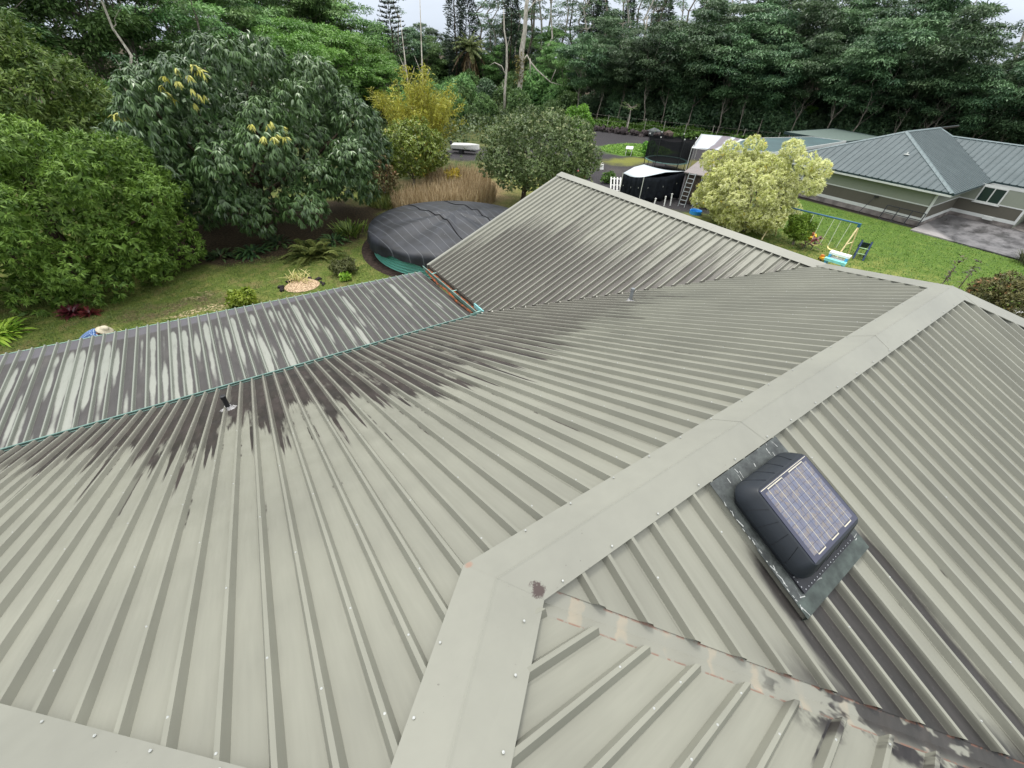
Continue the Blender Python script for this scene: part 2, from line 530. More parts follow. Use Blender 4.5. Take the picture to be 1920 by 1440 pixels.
def stain_L(g, u, v, pid, t, dr, pan, rid, base, side):
    y0 = g.table(u, [(-10.5, 6.9), (-5.5, 6.25), (-4.5, 5.95), (-3.6, 5.5), (-3, 5.0), (-2, 4.85), (-1, 4.5), (0, 4.1), (1.5, 3.55), (3, 3.75), (5, 4.15), (6.5, 4.35), (7.6, 4.6), (8.6, 9.0)])
    r = g.wn(g.add(pid, 3.3)); r2 = g.wn(g.add(g.mul(pid, 1.7), 11.0))
    edge = g.mul(g.sub(g.noise(g.vec(g.mul(u, 15), g.mul(v, 0.55)), 1.0, 3, 0.55), 0.5), 2.6)
    lim = g.add(g.add(y0, g.mul(g.sub(r, 0.5), 1.7)), edge)
    # long drips down one side of a few pans
    drip = g.mul(g.m('GREATER_THAN', r2, 0.6), g.step(g.m('ABSOLUTE', g.sub(t, g.add(0.22, g.mul(r, 0.55)))), 0.16, 0.03))
    lim = g.sub(lim, g.mul(drip, g.add(0.5, g.mul(r, 1.0))))
    mk = g.step(v, g.sub(lim, 0.10), g.add(lim, 0.22))
    thin = g.mul(g.step(g.noise(g.vec(g.mul(u, 5), g.mul(v, 0.8)), 1.0, 4, 0.6), 0.56, 0.68), g.step(v, 7.6, 6.2))
    mk = g.mul(mk, g.inv(g.mul(thin, 0.75)))
    mk = g.mul(mk, g.add(g.mul(pan, 0.94), g.mul(g.mul(side, g.inv(pan)), 0.4)))
    mk = g.mul(mk, g.step(g.sub(9.0, u), 0.2, 1.4))
    ln = streak_lines(g, u, v, rid, t, dr, y0, 5.2)
    ln = g.mul(ln, g.inv(g.step(u, 6.0, 7.5)))
    mk = g.mx(mk, g.mul(ln, 0.85))
    c = g.mix(mk, base, mildew(g, u, v))
    ribtop = g.mul(g.inv(pan), g.step(v, g.sub(y0, 0.3), g.add(y0, 0.8), 0, 0.25))
    return g.mix(ribtop, c, srgb(112, 107, 101))

def stain_W(g, u, v, pid, t, dr, pan, rid, base, side):
    # u runs 2.46..12.2 along the ridge, v 0..5.8 down to the gutter
    y0 = g.table(u, [(2.4, 0.7), (3.5, 0.8), (4.6, 0.9), (6, 1.2), (8, 1.5), (10, 1.9), (11, 2.7), (11.7, 3.8), (12.2, 5.5)])
    r = g.wn(g.add(pid, 9.7))
    edge = g.mul(g.sub(g.noise(g.vec(g.mul(u, 26), g.mul(v, 0.75)), 1.0, 5, 0.7), 0.5), 3.6)
    lim = g.add(g.add(y0, g.mul(g.sub(r, 0.4), 1.1)), edge)
    mk = g.step(v, g.sub(lim, 0.4), g.add(lim, 0.9), 0, 0.93)
    mk = g.mul(mk, g.add(g.mul(pan, 0.9), g.mul(g.mul(side, g.inv(pan)), 0.45)))
    ln = streak_lines(g, u, v, rid, t, dr, g.add(y0, 0.8), 3.6)
    fs = g.mul(g.step(g.noise(g.vec(g.mul(u, 44), g.mul(v, 0.55)), 1.0, 3, 0.6), 0.53, 0.60), g.mul(g.step(v, g.sub(lim, 1.0), lim), pan))
    mk = g.mx(mk, g.mul(fs, 0.9))
    c = g.mix(mk, base, g.mix(g.noise(g.vec(g.mul(u, 10), g.mul(v, 1)), 1.0, 4), srgb(26, 22, 21), srgb(62, 55, 52)))
    return g.mix(g.mul(ln, 0.95), c, srgb(34, 29, 28))

def stain_R(g, u, v, pid, t, dr, pan, rid, base, side):
    wob = g.mul(g.sub(g.noise(g.vec(g.mul(u, 9), g.mul(v, 1.6)), 1.0, 4, 0.6), 0.5), 0.14)
    uu = g.add(u, wob)
    band = g.mul(g.step(uu, 1.72, 1.80), g.inv(g.step(uu, 2.56, 2.64)))
    band = g.mx(band, g.mul(g.step(uu, 2.80, 2.83), g.inv(g.step(uu, 2.97, 3.03))))
    start = g.add(0.62, g.mul(g.step(uu, 1.9, 2.1), 0.35))
    band = g.mul(band, g.step(g.add(v, g.mul(wob, 2)), start, g.add(start, 0.25)))
    # everything darkens where the runs reach the valley
    low = g.mul(g.step(g.add(g.sub(v, u), g.mul(wob, 3)), -0.42, -0.12), g.mul(g.step(u, 1.25, 1.75), g.inv(g.step(u, 5.0, 7.0))))
    mk = g.mx(band, low)
    mk = g.mul(mk, g.add(g.mul(pan, 0.95), g.mul(g.mul(side, g.inv(pan)), 0.5)))
    ln = streak_lines(g, u, v, rid, t, dr, 2.6, 2.0)
    ln = g.mul(ln, g.mul(g.step(u, 1.0, 1.3), g.inv(g.step(u, 3.6, 4.2))))
    c = g.mix(mk, base, g.hsv(mildew(g, u, v), 0.85, 0.4))
    return g.mix(g.mul(ln, 0.85), c, srgb(40, 37, 36))

def stain_F(g, u, v, pid, t, dr, pan, rid, base, side):
    d = g.add(g.add(u, v), 0.0)          # distance from the valley line (0 there, negative inside)
    n = g.noise(g.vec(g.mul(u, 3.5), g.mul(v, 3.5)), 1.0, 4, 0.6)
    mk = g.mul(g.step(g.add(d, g.mul(g.sub(n, 0.5), 0.5)), -0.34, -0.22), g.step(v, 1.1, 1.5))
    mk = g.mul(mk, g.step(n, 0.4, 0.5))
    ln = streak_lines(g, u, v, rid, t, dr, 2.0, 2.0)
    c = g.mix(mk, base, g.hsv(mildew(g, u, v), 0.9, 0.5))
    return g.mix(g.mul(ln, g.step(u, -0.9, -1.0)), c, srgb(36, 34, 34))

def stain_M(g, u, v, pid, t, dr, pan, rid, base, side):
    r = g.wn(g.add(pid, 21.3)); r2 = g.wn(g.add(g.mul(pid, 1.9), 4.4))
    w = g.mul(g.sub(g.noise(g.vec(g.mul(u, 7), g.mul(v, 2.2)), 1.0, 4, 0.6), 0.5), 0.5)
    cx = g.add(0.42, g.mul(g.sub(r2, 0.5), 0.26))
    across = g.m('DIVIDE', g.add(g.sub(t, cx), g.mul(w, 0.35)), g.add(0.2, g.mul(r, 0.08)))
    along = g.noise(g.vec(g.mul(pid, 17.7), g.mul(v, 0.55)), 1.0, 1, 0.4)
    thr = g.table(u, [(-9, 0.40), (-4, 0.43), (-2, 0.46), (0, 0.50), (1.5, 0.545), (3, 0.62), (5, 0.68)])
    fld = g.sub(g.add(along, g.mul(g.sub(r, 0.5), 0.24)), g.mul(g.mul(across, across), 0.17))
    fld = g.add(fld, g.mul(g.sub(g.noise(g.vec(g.mul(u, 9), g.mul(v, 2.5)), 1.0, 3), 0.5), 0.12))
    fld = g.sub(fld, g.add(g.step(v, 3.4, 3.95, 0, 0.3), g.step(v, 0.35, 0.0, 0, 0.2)))
    blob = g.mul(g.step(fld, g.sub(thr, 0.10), g.add(thr, 0.07)), g.step(g.noise(g.vec(g.mul(u, 12), g.mul(v, 2.0)), 1.0, 4, .6), 0.2, 0.5, 0.72, 1.0))
    soft = g.mul(g.step(g.noise(g.vec(g.mul(u, 3.1), g.mul(v, 0.9)), 1.0, 4, 0.6), 0.48, 0.75), 0.45)
    dark = g.mix(g.noise(g.vec(g.mul(u, 9), g.mul(v, 1.2)), 1.0, 4), srgb(30, 26, 26), srgb(58, 52, 52))
    light = g.mix(g.step(v, 0, 4), srgb(134, 136, 128), srgb(124, 127, 119))
    c = g.mix(soft, dark, srgb(80, 75, 73))
    c = g.mix(blob, c, light)
    lip = g.mul(g.step(g.add(v, g.mul(w, 0.2)), 3.88, 3.95), 0.75)
    c = g.mix(lip, c, srgb(82, 79, 87))
    return g.mix(g.add(g.mul(pan, 0.92), g.mul(g.mul(side, g.inv(pan)), 0.3)), srgb(117, 121, 112), c)

def stain_none(g, u, v, pid, t, dr, pan, rid, base, side):
    return base

mat_deck = plain('roof_underlay', srgb(70, 66, 60), 0.9, 0.1)
mat_wall_main = plain('sage_wall', srgb(150, 152, 138), 0.8, 0.2)
mat_teal = plain('teal_gutter_paint', srgb(88, 118, 110), 0.45, 0.5, 0.2, 3)

house = thing('house', 'near house with large hipped roof of ribbed pale sage metal, mildew stained', 'house', (0, 0, 0))

def plan_wall(poly, z1, parent, mat, name='wall', t=0.15):
    for i in range(len(poly)):
        a, b = Vector(poly[i] + (0,)), Vector(poly[(i + 1) % len(poly)] + (0,))
        d = (b - a).normalized(); nn = Vector((-d.y, d.x, 0)) * t
        mb = MB(); mb.prism([(p.x, p.y) for p in (a, b - d * t, b - d * t + nn, a + nn)], 0.0, z1)
        mb.build(name, mat, parent)
plan_wall([(-9.5, -9.5), (7.7, -9.5), (7.7, -7.7), (15.9, -7.7), (15.9, 11.6), (5.5, 11.6), (5.5, 7.7), (-9.5, 7.7)], 2.45, house, mat_wall_main)

PL_L = Plane(A0, (1, 0, 0), (0, 1, 0), S)
PL_R = Plane(A0, (1, 0, 0), (0, -1, 0), S)
PL_F = Plane(A0, (0, 1, 0), (1, 0, 0), S)
PL_E = Plane(B0, (0, 1, 0), (1, 0, 0), S)
PL_W = Plane(P0 - Vector((0, 2.46, 0)), (0, 1, 0), (-1, 0, 0), S)
PL_G = Plane(C0, (0, 1, 0), (-1, 0, 0), S)
PL_S = Plane(C0, (1, 0, 0), (0, -1, 0), S)
VX = 10.71 - 5.79           # gutter line of the wing
cuv = -0.905
RUN = 0.905 + EAVE          # apex C down to the eaves = 9.155

# L : falls +y
Lc = [(cuv, cuv), (0, 0), (8.25, 0), (10.71, 2.46), (VX, EAVE), (-1.81 - EAVE, EAVE)]
def L_top(u): return -1.81 - u if u < cuv else (u if u < 0 else (0.0 if u < 8.25 else u - 8.25))
def L_bot(u): return EAVE if u < VX else EAVE - (u - VX)
dk = deck_slab(house, PL_L, Lc, mat_deck); dk.name = 'roof_deck'
mL = roof_mat('roof_sheet_left', U_L, P_L, stain_L)
slope_panels(dk, PL_L, Lc, U_L, P_L, mL, L_top, L_bot, cut=0.012)
# R : falls -y
Rc = [(0, 0), (8.25, 0), (16.5, 8.25), (8.25, 8.25)]
dk = deck_slab(house, PL_R, Rc, mat_deck)
U_R, P_R = 0.983, 0.2286
slope_panels(dk, PL_R, Rc, U_R, P_R, roof_mat('roof_sheet_right', U_R, P_R, stain_R), lambda u: 0.0 if u < 8.25 else u - 8.25, lambda u: min(u, EAVE), cut=0.115)
# F : falls +x
Fc = [(cuv, cuv), (0, 0), (-8.25, 8.25), (-10.06, 8.25)]
dk = deck_slab(house, PL_F, Fc, mat_deck)
U_F, P_F = -0.502, 0.2345
slope_panels(dk, PL_F, Fc, U_F, P_F, roof_mat('roof_sheet_front', U_F, P_F, stain_F), lambda u: u if u > cuv else -(u + 1.81), lambda u: -u if u > -8.25 else 8.25, cut=0.125)
# W : wing, falls -x ; u = y
Wc = [(2.46, 0), (12.2, 0), (12.2, 5.79), (8.25, 5.79)]
dk = deck_slab(house, PL_W, Wc, mat_deck)
U_W, P_W = 12.06, 0.2286
slope_panels(dk, PL_W, Wc, U_W, P_W, roof_mat('roof_sheet_wing', U_W, P_W, stain_W), lambda u: 0.0, lambda u: (u - 2.46) if u < 8.25 else 5.79, cut=0.03)
# E : far side, falls +x
Ec = [(0, 0), (2.46, 2.46), (12.2, 2.46), (12.2, 8.25), (-8.25, 8.25)]
dk = deck_slab(house, PL_E, Ec, mat_deck)
m_none = roof_mat('roof_sheet_clean', 0.0, 0.2286, stain_none)
slope_panels(dk, PL_E, Ec, 0.0, 0.2286, m_none, lambda u: -u if u < 0 else min(u, 2.46), lambda u: 8.25)
Gc = [(0, 0), (RUN, RUN), (-RUN, RUN)]
for pl in (PL_G, PL_S):
    dk = deck_slab(house, pl, Gc, mat_deck)
    slope_panels(dk, pl, Gc, 0.0, 0.2286, m_none, lambda u: abs(u), lambda u: RUN)

# --- caps over ridges and hips
def cap_material():
    g = G('ridge_cap_paint', 0.42, 0.45)
    uv = g.coord('UV'); u, v, _ = g.sep(uv)
    p = g.pos()
    n = g.noise(p, 0.9, 4)
    c = g.mix(g.step(n, 0.3, 0.7), srgb(119, 119, 110), srgb(127, 127, 117))
    c = g.hsv(c, g.step(g.noise(p, 9, 3), 0.2, 0.8, 0.97, 1.02))
    fl = g.mul(g.step(g.noise(p, 38, 3, 0.7), 0.70, 0.74), g.step(g.noise(p, 3, 2), 0.5, 0.65))
    c = g.mix(g.mul(fl, 0.8), c, srgb(70, 62, 58))
    px, py, pz = g.sep(p)
    dx = g.sub(px, 0.20); dy = g.add(py, 0.17)
    dd = g.m('SQRT', g.add(g.mul(dx, dx), g.mul(dy, dy)))
    blot = g.step(g.add(dd, g.mul(g.sub(g.noise(p, 30, 4, 0.7), 0.5), 0.11)), 0.052, 0.03)
    c = g.mix(blot, c, srgb(62, 50, 46))
    ax = g.add(px, 0.075); ay = g.sub(py, 0.21)
    rr = g.m('SQRT', g.add(g.mul(ax, ax), g.mul(ay, ay)))
    c = g.mix(g.mul(g.step(g.add(rr, g.mul(g.sub(g.noise(p, 40, 3), .5), .03)), 0.035, 0.012), 0.5), c, srgb(140, 96, 74))
    g.col(c)
    g.bump(g.add(g.noise(p, 2.2, 2), g.mul(g.noise(p, 240, 2), 0.03)), 0.35, 0.008)
    return g.mat
mat_cap = cap_material()
mat_seam = plain('cap_shadow_gap', srgb(58, 54, 48), 0.9, 0.1)
CAPW, CAPH = 0.226, 0.0585

def edge_line(pl, a, b, inside):
    """line on plane pl parallel to a-b, offset CAPW to the side of the point inside"""
    t = (b - a).normalized(); l = pl.n.cross(t)
    if l.dot(inside - a) < 0: l = -l
    return a + l * CAPW + pl.n * CAPH, t
def meet(l1, l2):
    (p, t), (q, s2) = l1, l2
    m = np.array([[t.dot(t), -t.dot(s2)], [t.dot(s2), -s2.dot(s2)]]); r = np.array([(q - p).dot(t), (q - p).dot(s2)])
    a, b = np.linalg.solve(m, r)
    return p + t * float(a)

up = Vector((0, 0, 1))
cin = {'L': PL_L(0, 5), 'R': PL_R(6, 5), 'F': PL_F(-4, 3.1), 'E': PL_E(0, 5), 'W': PL_W(9, 3), 'G': PL_G(0, 4), 'S': PL_S(0, 4)}
PLS = {'L': PL_L, 'R': PL_R, 'F': PL_F, 'E': PL_E, 'W': PL_W, 'G': PL_G, 'S': PL_S}
G1 = G0
Bp, Br = P0, PL_R(16.5, 8.25)
Cd, Cf, Cs = PL_L(-1.81 - EAVE, EAVE), PL_F(-10.06, 8.25), PL_S(-RUN, RUN)
H = {'AB': (A0, B0, 'L', 'R'), 'CA': (C0, A0, 'L', 'F'), 'BP': (B0, P0, 'L', 'E'), 'PG': (P0, G1, 'W', 'E'), 'BR': (B0, Br, 'E', 'R'),
     'CD': (C0, Cd, 'G', 'L'), 'CF': (C0, Cf, 'F', 'S'), 'CS': (C0, Cs, 'S', 'G')}
EL = {k: {w: edge_line(PLS[w], a, b, cin[w]) for w in (l, r)} for k, (a, b, l, r) in H.items()}
capz = up * 0.068
def on_cap(k, w, s):            # edge point of cap k on plane w, s metres from its start
    p, t = EL[k][w]; return p + t * s
J = {}
J['A_L'] = meet(EL['AB']['L'], EL['CA']['L'])
pR, tR = EL['AB']['R']; J['A_R'] = pR + tR * 0.205
J['B_L'] = meet(EL['AB']['L'], EL['BP']['L']); J['B_R'] = meet(EL['AB']['R'], EL['BR']['R']); J['B_E'] = meet(EL['BP']['E'], EL['BR']['E'])
J['C_L'] = meet(EL['CA']['L'], EL['CD']['L']); J['C_F'] = meet(EL['CA']['F'], EL['CF']['F'])
J['C_S'] = meet(EL['CF']['S'], EL['CS']['S']); J['C_G'] = meet(EL['CS']['G'], EL['CD']['G'])
J['P_E'] = meet(EL['BP']['E'], EL['PG']['E'])
pB, tB = EL['BP']['L']; J['P_L'] = pB + tB * ((P0 - B0).length - 0.12)

def cap(k, e0, e1, lift=0.0, cuts=(0.0, 1.0), lab=None):
    """e0, e1 = (left edge, right edge) at the two ends; cuts split the run into lapped lengths"""
    a, b, l, r = H[k]
    n0, n1 = PLS[l].n, PLS[r].n
    L0, R0 = e0; L1, R1 = e1
    out = []
    for ci in range(len(cuts) - 1):
        f0, f1 = cuts[ci], cuts[ci + 1]
        ex = 0.0016 * ci + lift
        sec = []
        for f in (f0, f1):
            Lp = L0.lerp(L1, f); Rp = R0.lerp(R1, f); Cp = (a + capz).lerp(b + capz, f)
            if f == 0.0: Cp = a + capz
            e = up * ex
            sec.append([Lp - n0 * 0.012 + e, Lp + e, Cp.lerp(Lp, 0.05) + e, Cp + up * 0.0015 + e, Cp.lerp(Rp, 0.05) + e, Rp + e, Rp - n1 * 0.012 + e])
        mb = MB()
        s0, s1 = sec
        for i in range(6):
            ln = (s1[i] - s0[i]).length
            mb.face([s0[i], s0[i + 1], s1[i + 1], s1[i]], [(0, i / 6), (0, (i + 1) / 6), (ln, (i + 1) / 6), (ln, i / 6)])
        out.append(mb.build('ridge_cap' if k in ('AB', 'PG') else 'hip_cap', mat_cap, house))
    return out

def J_end(k, w, back=0.0):
    a, b = H[k][0], H[k][1]
    p, t = EL[k][w]; return p + t * ((b - a).length - back)
caps = {}
caps['AB'] = cap('AB', (J['A_L'], J['A_R']), (J['B_L'], J['B_R']), 0.0, (0.0, 0.315, 0.66, 1.0))
caps['CA'] = cap('CA', (J['C_L'], J['C_F']), (J['A_L'], J['A_R']), 0.005)
caps['BP'] = cap('BP', (J['B_L'], J['B_E']), (J['P_L'], J['P_E']), -0.004)
caps['PG'] = cap('PG', (EL['PG']['W'][0] + EL['PG']['W'][1] * 0.1, J['P_E']), (J_end('PG', 'W', -0.03), J_end('PG', 'E', -0.03)), 0.003, (0.0, 0.3, 0.62, 1.0))
caps['BR'] = cap('BR', (J['B_E'], J['B_R']), (J_end('BR', 'E', 0.2), J_end('BR', 'R', 0.2)), -0.004, (0, 0.35, 0.7, 1.0))
caps['CD'] = cap('CD', (J['C_G'], J['C_L']), (J_end('CD', 'G', 0.2), J_end('CD', 'L', 0.2)), 0.003, (0, 0.3, 0.65, 1.0))
caps['CF'] = cap('CF', (J['C_F'], J['C_S']), (J_end('CF', 'F', 0.2), J_end('CF', 'S', 0.2)), 0.003)
caps['CS'] = cap('CS', (J['C_S'], J['C_G']), (J_end('CS', 'S', 0.2), J_end('CS', 'G', 0.2)), 0.003)

# --- screws : hex head on a rubber washer
mat_screw = G('zinc_screw', 0.35, 0.6, 0.35).col(srgb(176, 178, 175)).mat
mat_washer = G('rubber_washer', 0.8, 0.2).col(srgb(70, 70, 66)).mat
def screw_mesh():
    mb = MB()
    mb.lathe([(0.0072, 0.0), (0.0072, 0.0015), (0.0066, 0.003), (0.004, 0.0035), (0.004, 0.007), (0.0, 0.0078)], 8)
    o = mb.build('screw', mat_screw); me = o.data
    bpy.data.objects.remove(o)
    return me
SCREW = screw_mesh()
def screw(p, n, parent):
    o = bpy.data.objects.new('screw', SCREW); COL.objects.link(o)
    o.matrix_world = Matrix.Translation(p) @ Vector(n).to_track_quat('Z', 'Y').to_matrix().to_4x4()
    o.parent = parent
    return o
rs = random.Random(4)
def cap_screws(k, s0, s1, step, only=None):
    a, b, l, r = H[k]; Ltot = (b - a).length
    for w in (l, r):
        if only and w not in only: continue
        s = s0 + rs.random() * 0.1
        while s < s1:
            p, t = EL[k][w]; inn = PLS[w].n.cross(t)
            if inn.dot(cin[w] - a) > 0: inn = -inn
            q = p + t * s + inn * 0.028 + PLS[w].n * 0.002
            pc = caps[k][0]
            screw(q + up * 0.008, PLS[w].n, pc)
            s += step * (0.88 + 0.24 * rs.random())
cap_screws('AB', 0.35, 8.1, 0.455)
cap_screws('CA', 0.12, 1.2, 0.33)
cap_screws('CD', 0.2, 6.0, 0.42, 'L')
cap_screws('PG', 0.4, 9.0, 0.9, 'W')

def field_screws(deck_pl, u0, pitch, rows, vtop, vbot, every, parent, jig, name='roofing_screws', rmax=1e9):
    """the small fixings out on the sheets: one part"""
    base = [v.co.copy() for v in SCREW.vertices]; polys = [tuple(p.vertices) for p in SCREW.polygons]
    V, Fc2 = [], []
    q = deck_pl.n.to_track_quat('Z', 'Y').to_matrix()
    for row, v in enumerate(rows):
        k = -60
        while k < 90:
            u = u0 + k * pitch
            if (k + row * jig) % every == 0 and vtop(u) + 0.25 < v < vbot(u) - 0.15:
                o = deck_pl(u + rs.uniform(-0.004, 0.004), v + rs.uniform(-0.03, 0.03), 0.0552)
                i0 = len(V)
                V += [o + q @ b for b in base]
                Fc2 += [tuple(i0 + i for i in p) for p in polys]
            k += 1
    me = bpy.data.meshes.new(name); me.from_pydata([tuple(v) for v in V], [], Fc2)
    o = link(name, me, mat_screw, parent); o['kind'] = 'stuff'
    return o
field_screws(PL_L, U_L, P_L, [0.35, 1.15, 1.95, 2.85, 3.75, 4.7, 5.7, 6.7, 7.6], lambda u: max(L_top(u), -9), L_bot, 2, house, 1)
field_screws(PL_L, U_L, P_L, [-0.3, 0.0], L_top, L_bot, 2, house, 1)
field_screws(PL_R, U_R, P_R, [0.5, 1.4, 2.3, 3.2, 4.1, 5.0, 6.0], lambda u: max(0, u - 8.25), lambda u: min(u, EAVE), 3, house, 1)
field_screws(PL_F, U_F, P_F, [0.33, 0.62, 0.95, 1.3, 1.7, 2.2, 2.8, 3.5], lambda u: u if u > cuv else -(u + 1.81), lambda u: -u - 0.05, 1, house, 1)
field_screws(PL_W, U_W, P_W, [0.5, 1.5, 2.5, 3.5, 4.5], lambda u: 0.0, lambda u: min(u - 2.46, 5.79), 3, house, 1)

# --- valley flashings
def valley_mat():
    g = G('valley_flashing', 0.5, 0.4)
    uv = g.coord('UV'); u, v, _ = g.sep(uv)      # u metres down the valley, v metres across (+ to the right slope)
    p = g.pos()
    c = g.mix(g.noise(p, 2, 3), srgb(119, 119, 110), srgb(127, 127, 117))
    n = g.noise(p, 7, 4, 0.65)
    w = g.mul(g.m('SINE', g.add(g.mul(u, 19.4), g.mul(n, 3))), 0.5)
    peach = g.mul(g.step(w, 0.30, 0.44), g.step(g.noise(p, 4, 2), 0.40, 0.52))
    c = g.mix(g.mul(peach, g.mul(g.noise(p, 11, 3), 0.36)), c, srgb(176, 154, 126))
    pink = g.mul(g.mul(g.step(n, 0.56, 0.7), g.step(w, 0.1, 0.3)), g.mul(g.step(u, 0.7, 1.1), g.step(v, -0.02, -0.06)))
    c = g.mix(g.mul(pink, 0.45), c, srgb(186, 146, 130))
    fth = g.step(u, 1.5, 3.4, 0.56, 0.34)
    fl = g.mul(g.step(g.noise(g.vec(g.mul(u, 0.6), v, 0.0), 5.5, 3, 0.5), fth, g.add(fth, 0.05)), g.step(u, 1.5, 1.9))
    fl = g.mul(fl, g.step(v, -0.10, -0.02, 0.55, 1.0))
    c = g.mix(g.mul(fl, 0.92), c, g.hsv(mildew(g, u, v), 0.9, 0.5))
    ed = g.mul(g.step(g.m('ABSOLUTE', v), 0.070, 0.082), g.mul(g.step(g.noise(p, 16, 3), 0.46, 0.58), g.inv(g.step(g.m('ABSOLUTE', v), 0.092, 0.1))))
    c = g.mix(g.mul(ed, 0.7), c, srgb(116, 78, 62))
    g.col(c)
    g.bump(g.noise(p, 5, 3), 0.3, 0.01)
    return g.mat
mat_valley = valley_mat()
def valley(a, b, pls, w, mat, h=-0.007):
    t = (b - a).normalized()
    mb = MB(); ln = (b - a).length
    N = max(4, int(ln / 0.22))
    for (pl, sg, ins) in pls:
        l = pl.n.cross(t)
        if l.dot(ins - a) < 0: l = -l
        for i in range(N):
            s0, s1 = ln * i / N, ln * (i + 1) / N
            hz = up * (h * 1.1); q = [a + t * s0 + hz, a + t * s0 + l * w + hz, a + t * s1 + l * w + hz, a + t * s1 + hz]
            uvq = [(s0, 0), (s0, sg * w), (s1, sg * w), (s1, 0)]
            if (q[1] - q[0]).cross(q[2] - q[0]).z < 0:
                q.reverse(); uvq.reverse()
            mb.face(q, uvq)
    return mb.build('valley_flashing', mat, house)
valley(PL_R(0.14, 0.14), PL_R(8.25, 8.25), [(PL_R, 1, cin['R']), (PL_F, -1, cin['F'])], 0.24, mat_valley)
mat_valley2 = plain('dirty_valley_metal', srgb(96, 92, 86), 0.6, 0.3, 0.4, 4)
valley(P0, PL_L(VX, EAVE), [(PL_W, 1, cin['W']), (PL_L, -1, cin['L'])], 0.16, mat_valley2, -0.006)
# bent, lifted sheet ends along the wing valley
mb = MB()
rv = random.Random(8)
for i in range(26):
    s = 0.35 + i * 0.2286
    c0 = P0 + Vector((-s, s, -s * S)) + Vector((0, 0, 0.03))
    wdt = rv.uniform(0.05, 0.11)
    d = Vector((-0.7, 0.7, -0.43)).normalized()
    mb.box(c0, (wdt, 0.06, 0.012), Matrix.Rotation(rv.uniform(2.0, 2.6), 3, 'Z') @ Matrix.Rotation(rv.uniform(-.5, .3), 3, 'X'))
o = mb.build('rib_end_closures', plain('closure_metal', srgb(150, 148, 138), 0.5), house); o['kind'] = 'stuff'

# --- gutters
def gutter(pts, w, d, side, mat, parent, name='gutter'):
    """open box gutter along the polyline pts; side = horizontal unit vector outwards"""
    sv = Vector(side); mb = MB(); t = 0.012
    for a, b in zip(pts[:-1], pts[1:]):
        a, b = Vector(a), Vector(b)
        for (o1, z1, o2, z2) in ((0, 0, t, -d), (w - t, 0, w, -d), (t, -d + t, w - t, -d), (w, 0.0, w + 0.016, -0.014)):
            q = [a + sv * o1 + up * z1, a + sv * o2 + up * z1, a + sv * o2 + up * z2, a + sv * o1 + up * z2]
            mb.slab(q, b - a)
    return mb.build(name, mat, parent)
gutter([(-9.9, EAVE - 0.005, ZE + 0.015), (VX - 0.02, EAVE - 0.005, ZE + 0.015)], 0.10, 0.11, (0, 1, 0), mat_teal, house)
MB().boxp((-9.9, EAVE + 0.010, ZE - 0.09), (VX - 0.05, EAVE + 0.082, ZE - 0.012)).build('gutter_fill', plain('dark_gutter_fill', srgb(46, 50, 46), .9, .1, .3, 9), house)  # dark strip added between the lips so the gutter's inside reads dark
def rust_mat():
    g = G('rusty_gutter', 0.7, 0.2); p = g.pos()
    n = g.noise(p, 7, 4, 0.7)
    g.col(g.mix(g.step(n, 0.42, 0.6), srgb(74, 62, 52), srgb(150, 76, 36)))
    return g.mat
mat_rust = rust_mat()
gw = gutter([(VX + 0.03, 12.28, ZE - 0.02), (VX + 0.03, EAVE - 0.02, ZE - 0.02)], 0.17, 0.13, (-1, 0, 0), mat_teal, house)
MB().boxp((VX - 0.13, EAVE + 0.1, ZE - 0.128), (VX + 0.008, 12.2, ZE - 0.10)).build('gutter_fill', mat_rust, gw)
mb = MB()
mb.tube([(VX - 0.15, 12.0, ZE - 0.10), (VX - 0.20, 11.0, ZE - 0.16), (VX - 0.17, 10.4, ZE - 0.15), (VX - 0.22, 9.6, ZE - 0.17), (VX - 0.18, 8.7, ZE - 0.15)], 0.035, 6)
mb.build('rusty_lip', mat_rust, gw)
for yy in (8.45, 10.0, 11.5):
    MB().boxp((VX - 0.15, yy, ZE - 0.02), (VX + 0.03, yy + 0.03, ZE - 0.008)).build('gutter_bracket', plain('gutter_strap', srgb(150, 190, 180), 0.4), gw)
MB().boxp((VX - 0.42, EAVE + 0.105, ZE - 0.11), (VX - 0.02, EAVE + 0.135, ZE + 0.04)).build('gutter_end', mat_teal, house)
MB().boxp((VX - 0.02, EAVE + 0.08, ZE - 0.11), (VX + 0.02, EAVE + 0.62, ZE + 0.05)).build('gutter_end', plain('pale_teal_plate', srgb(120, 176, 176), 0.4), house)
# rake trim of the wing gable
for pl, ex in ((PL_W, 5.79), (PL_E, 8.25)):
    v0 = 0.0 if pl is PL_W else 2.46
    mb = MB()
    a, b = pl(12.2, v0, 0.03), pl(12.2, ex, 0.03)
    mb.slab([a, b, b + Vector((0, 0.02, 0)), a + Vector((0, 0.02, 0))], (0, 0, -0.16))
    mb.slab([a + Vector((0, -0.07, 0)), b + Vector((0, -0.07, 0)), b, a], (0, 0, -0.004))
    mb.build('rake_trim', mat_cap, house)
mb = MB()
mb.face([(5.5, 11.6, 2.45), (15.9, 11.6, 2.45), (10.71, 11.6, 4.9)]); mb.face([(5.5, 11.75, 2.45), (10.71, 11.75, 4.9), (15.9, 11.75, 2.45)])
mb.build('gable_wall', mat_wall_main, house)

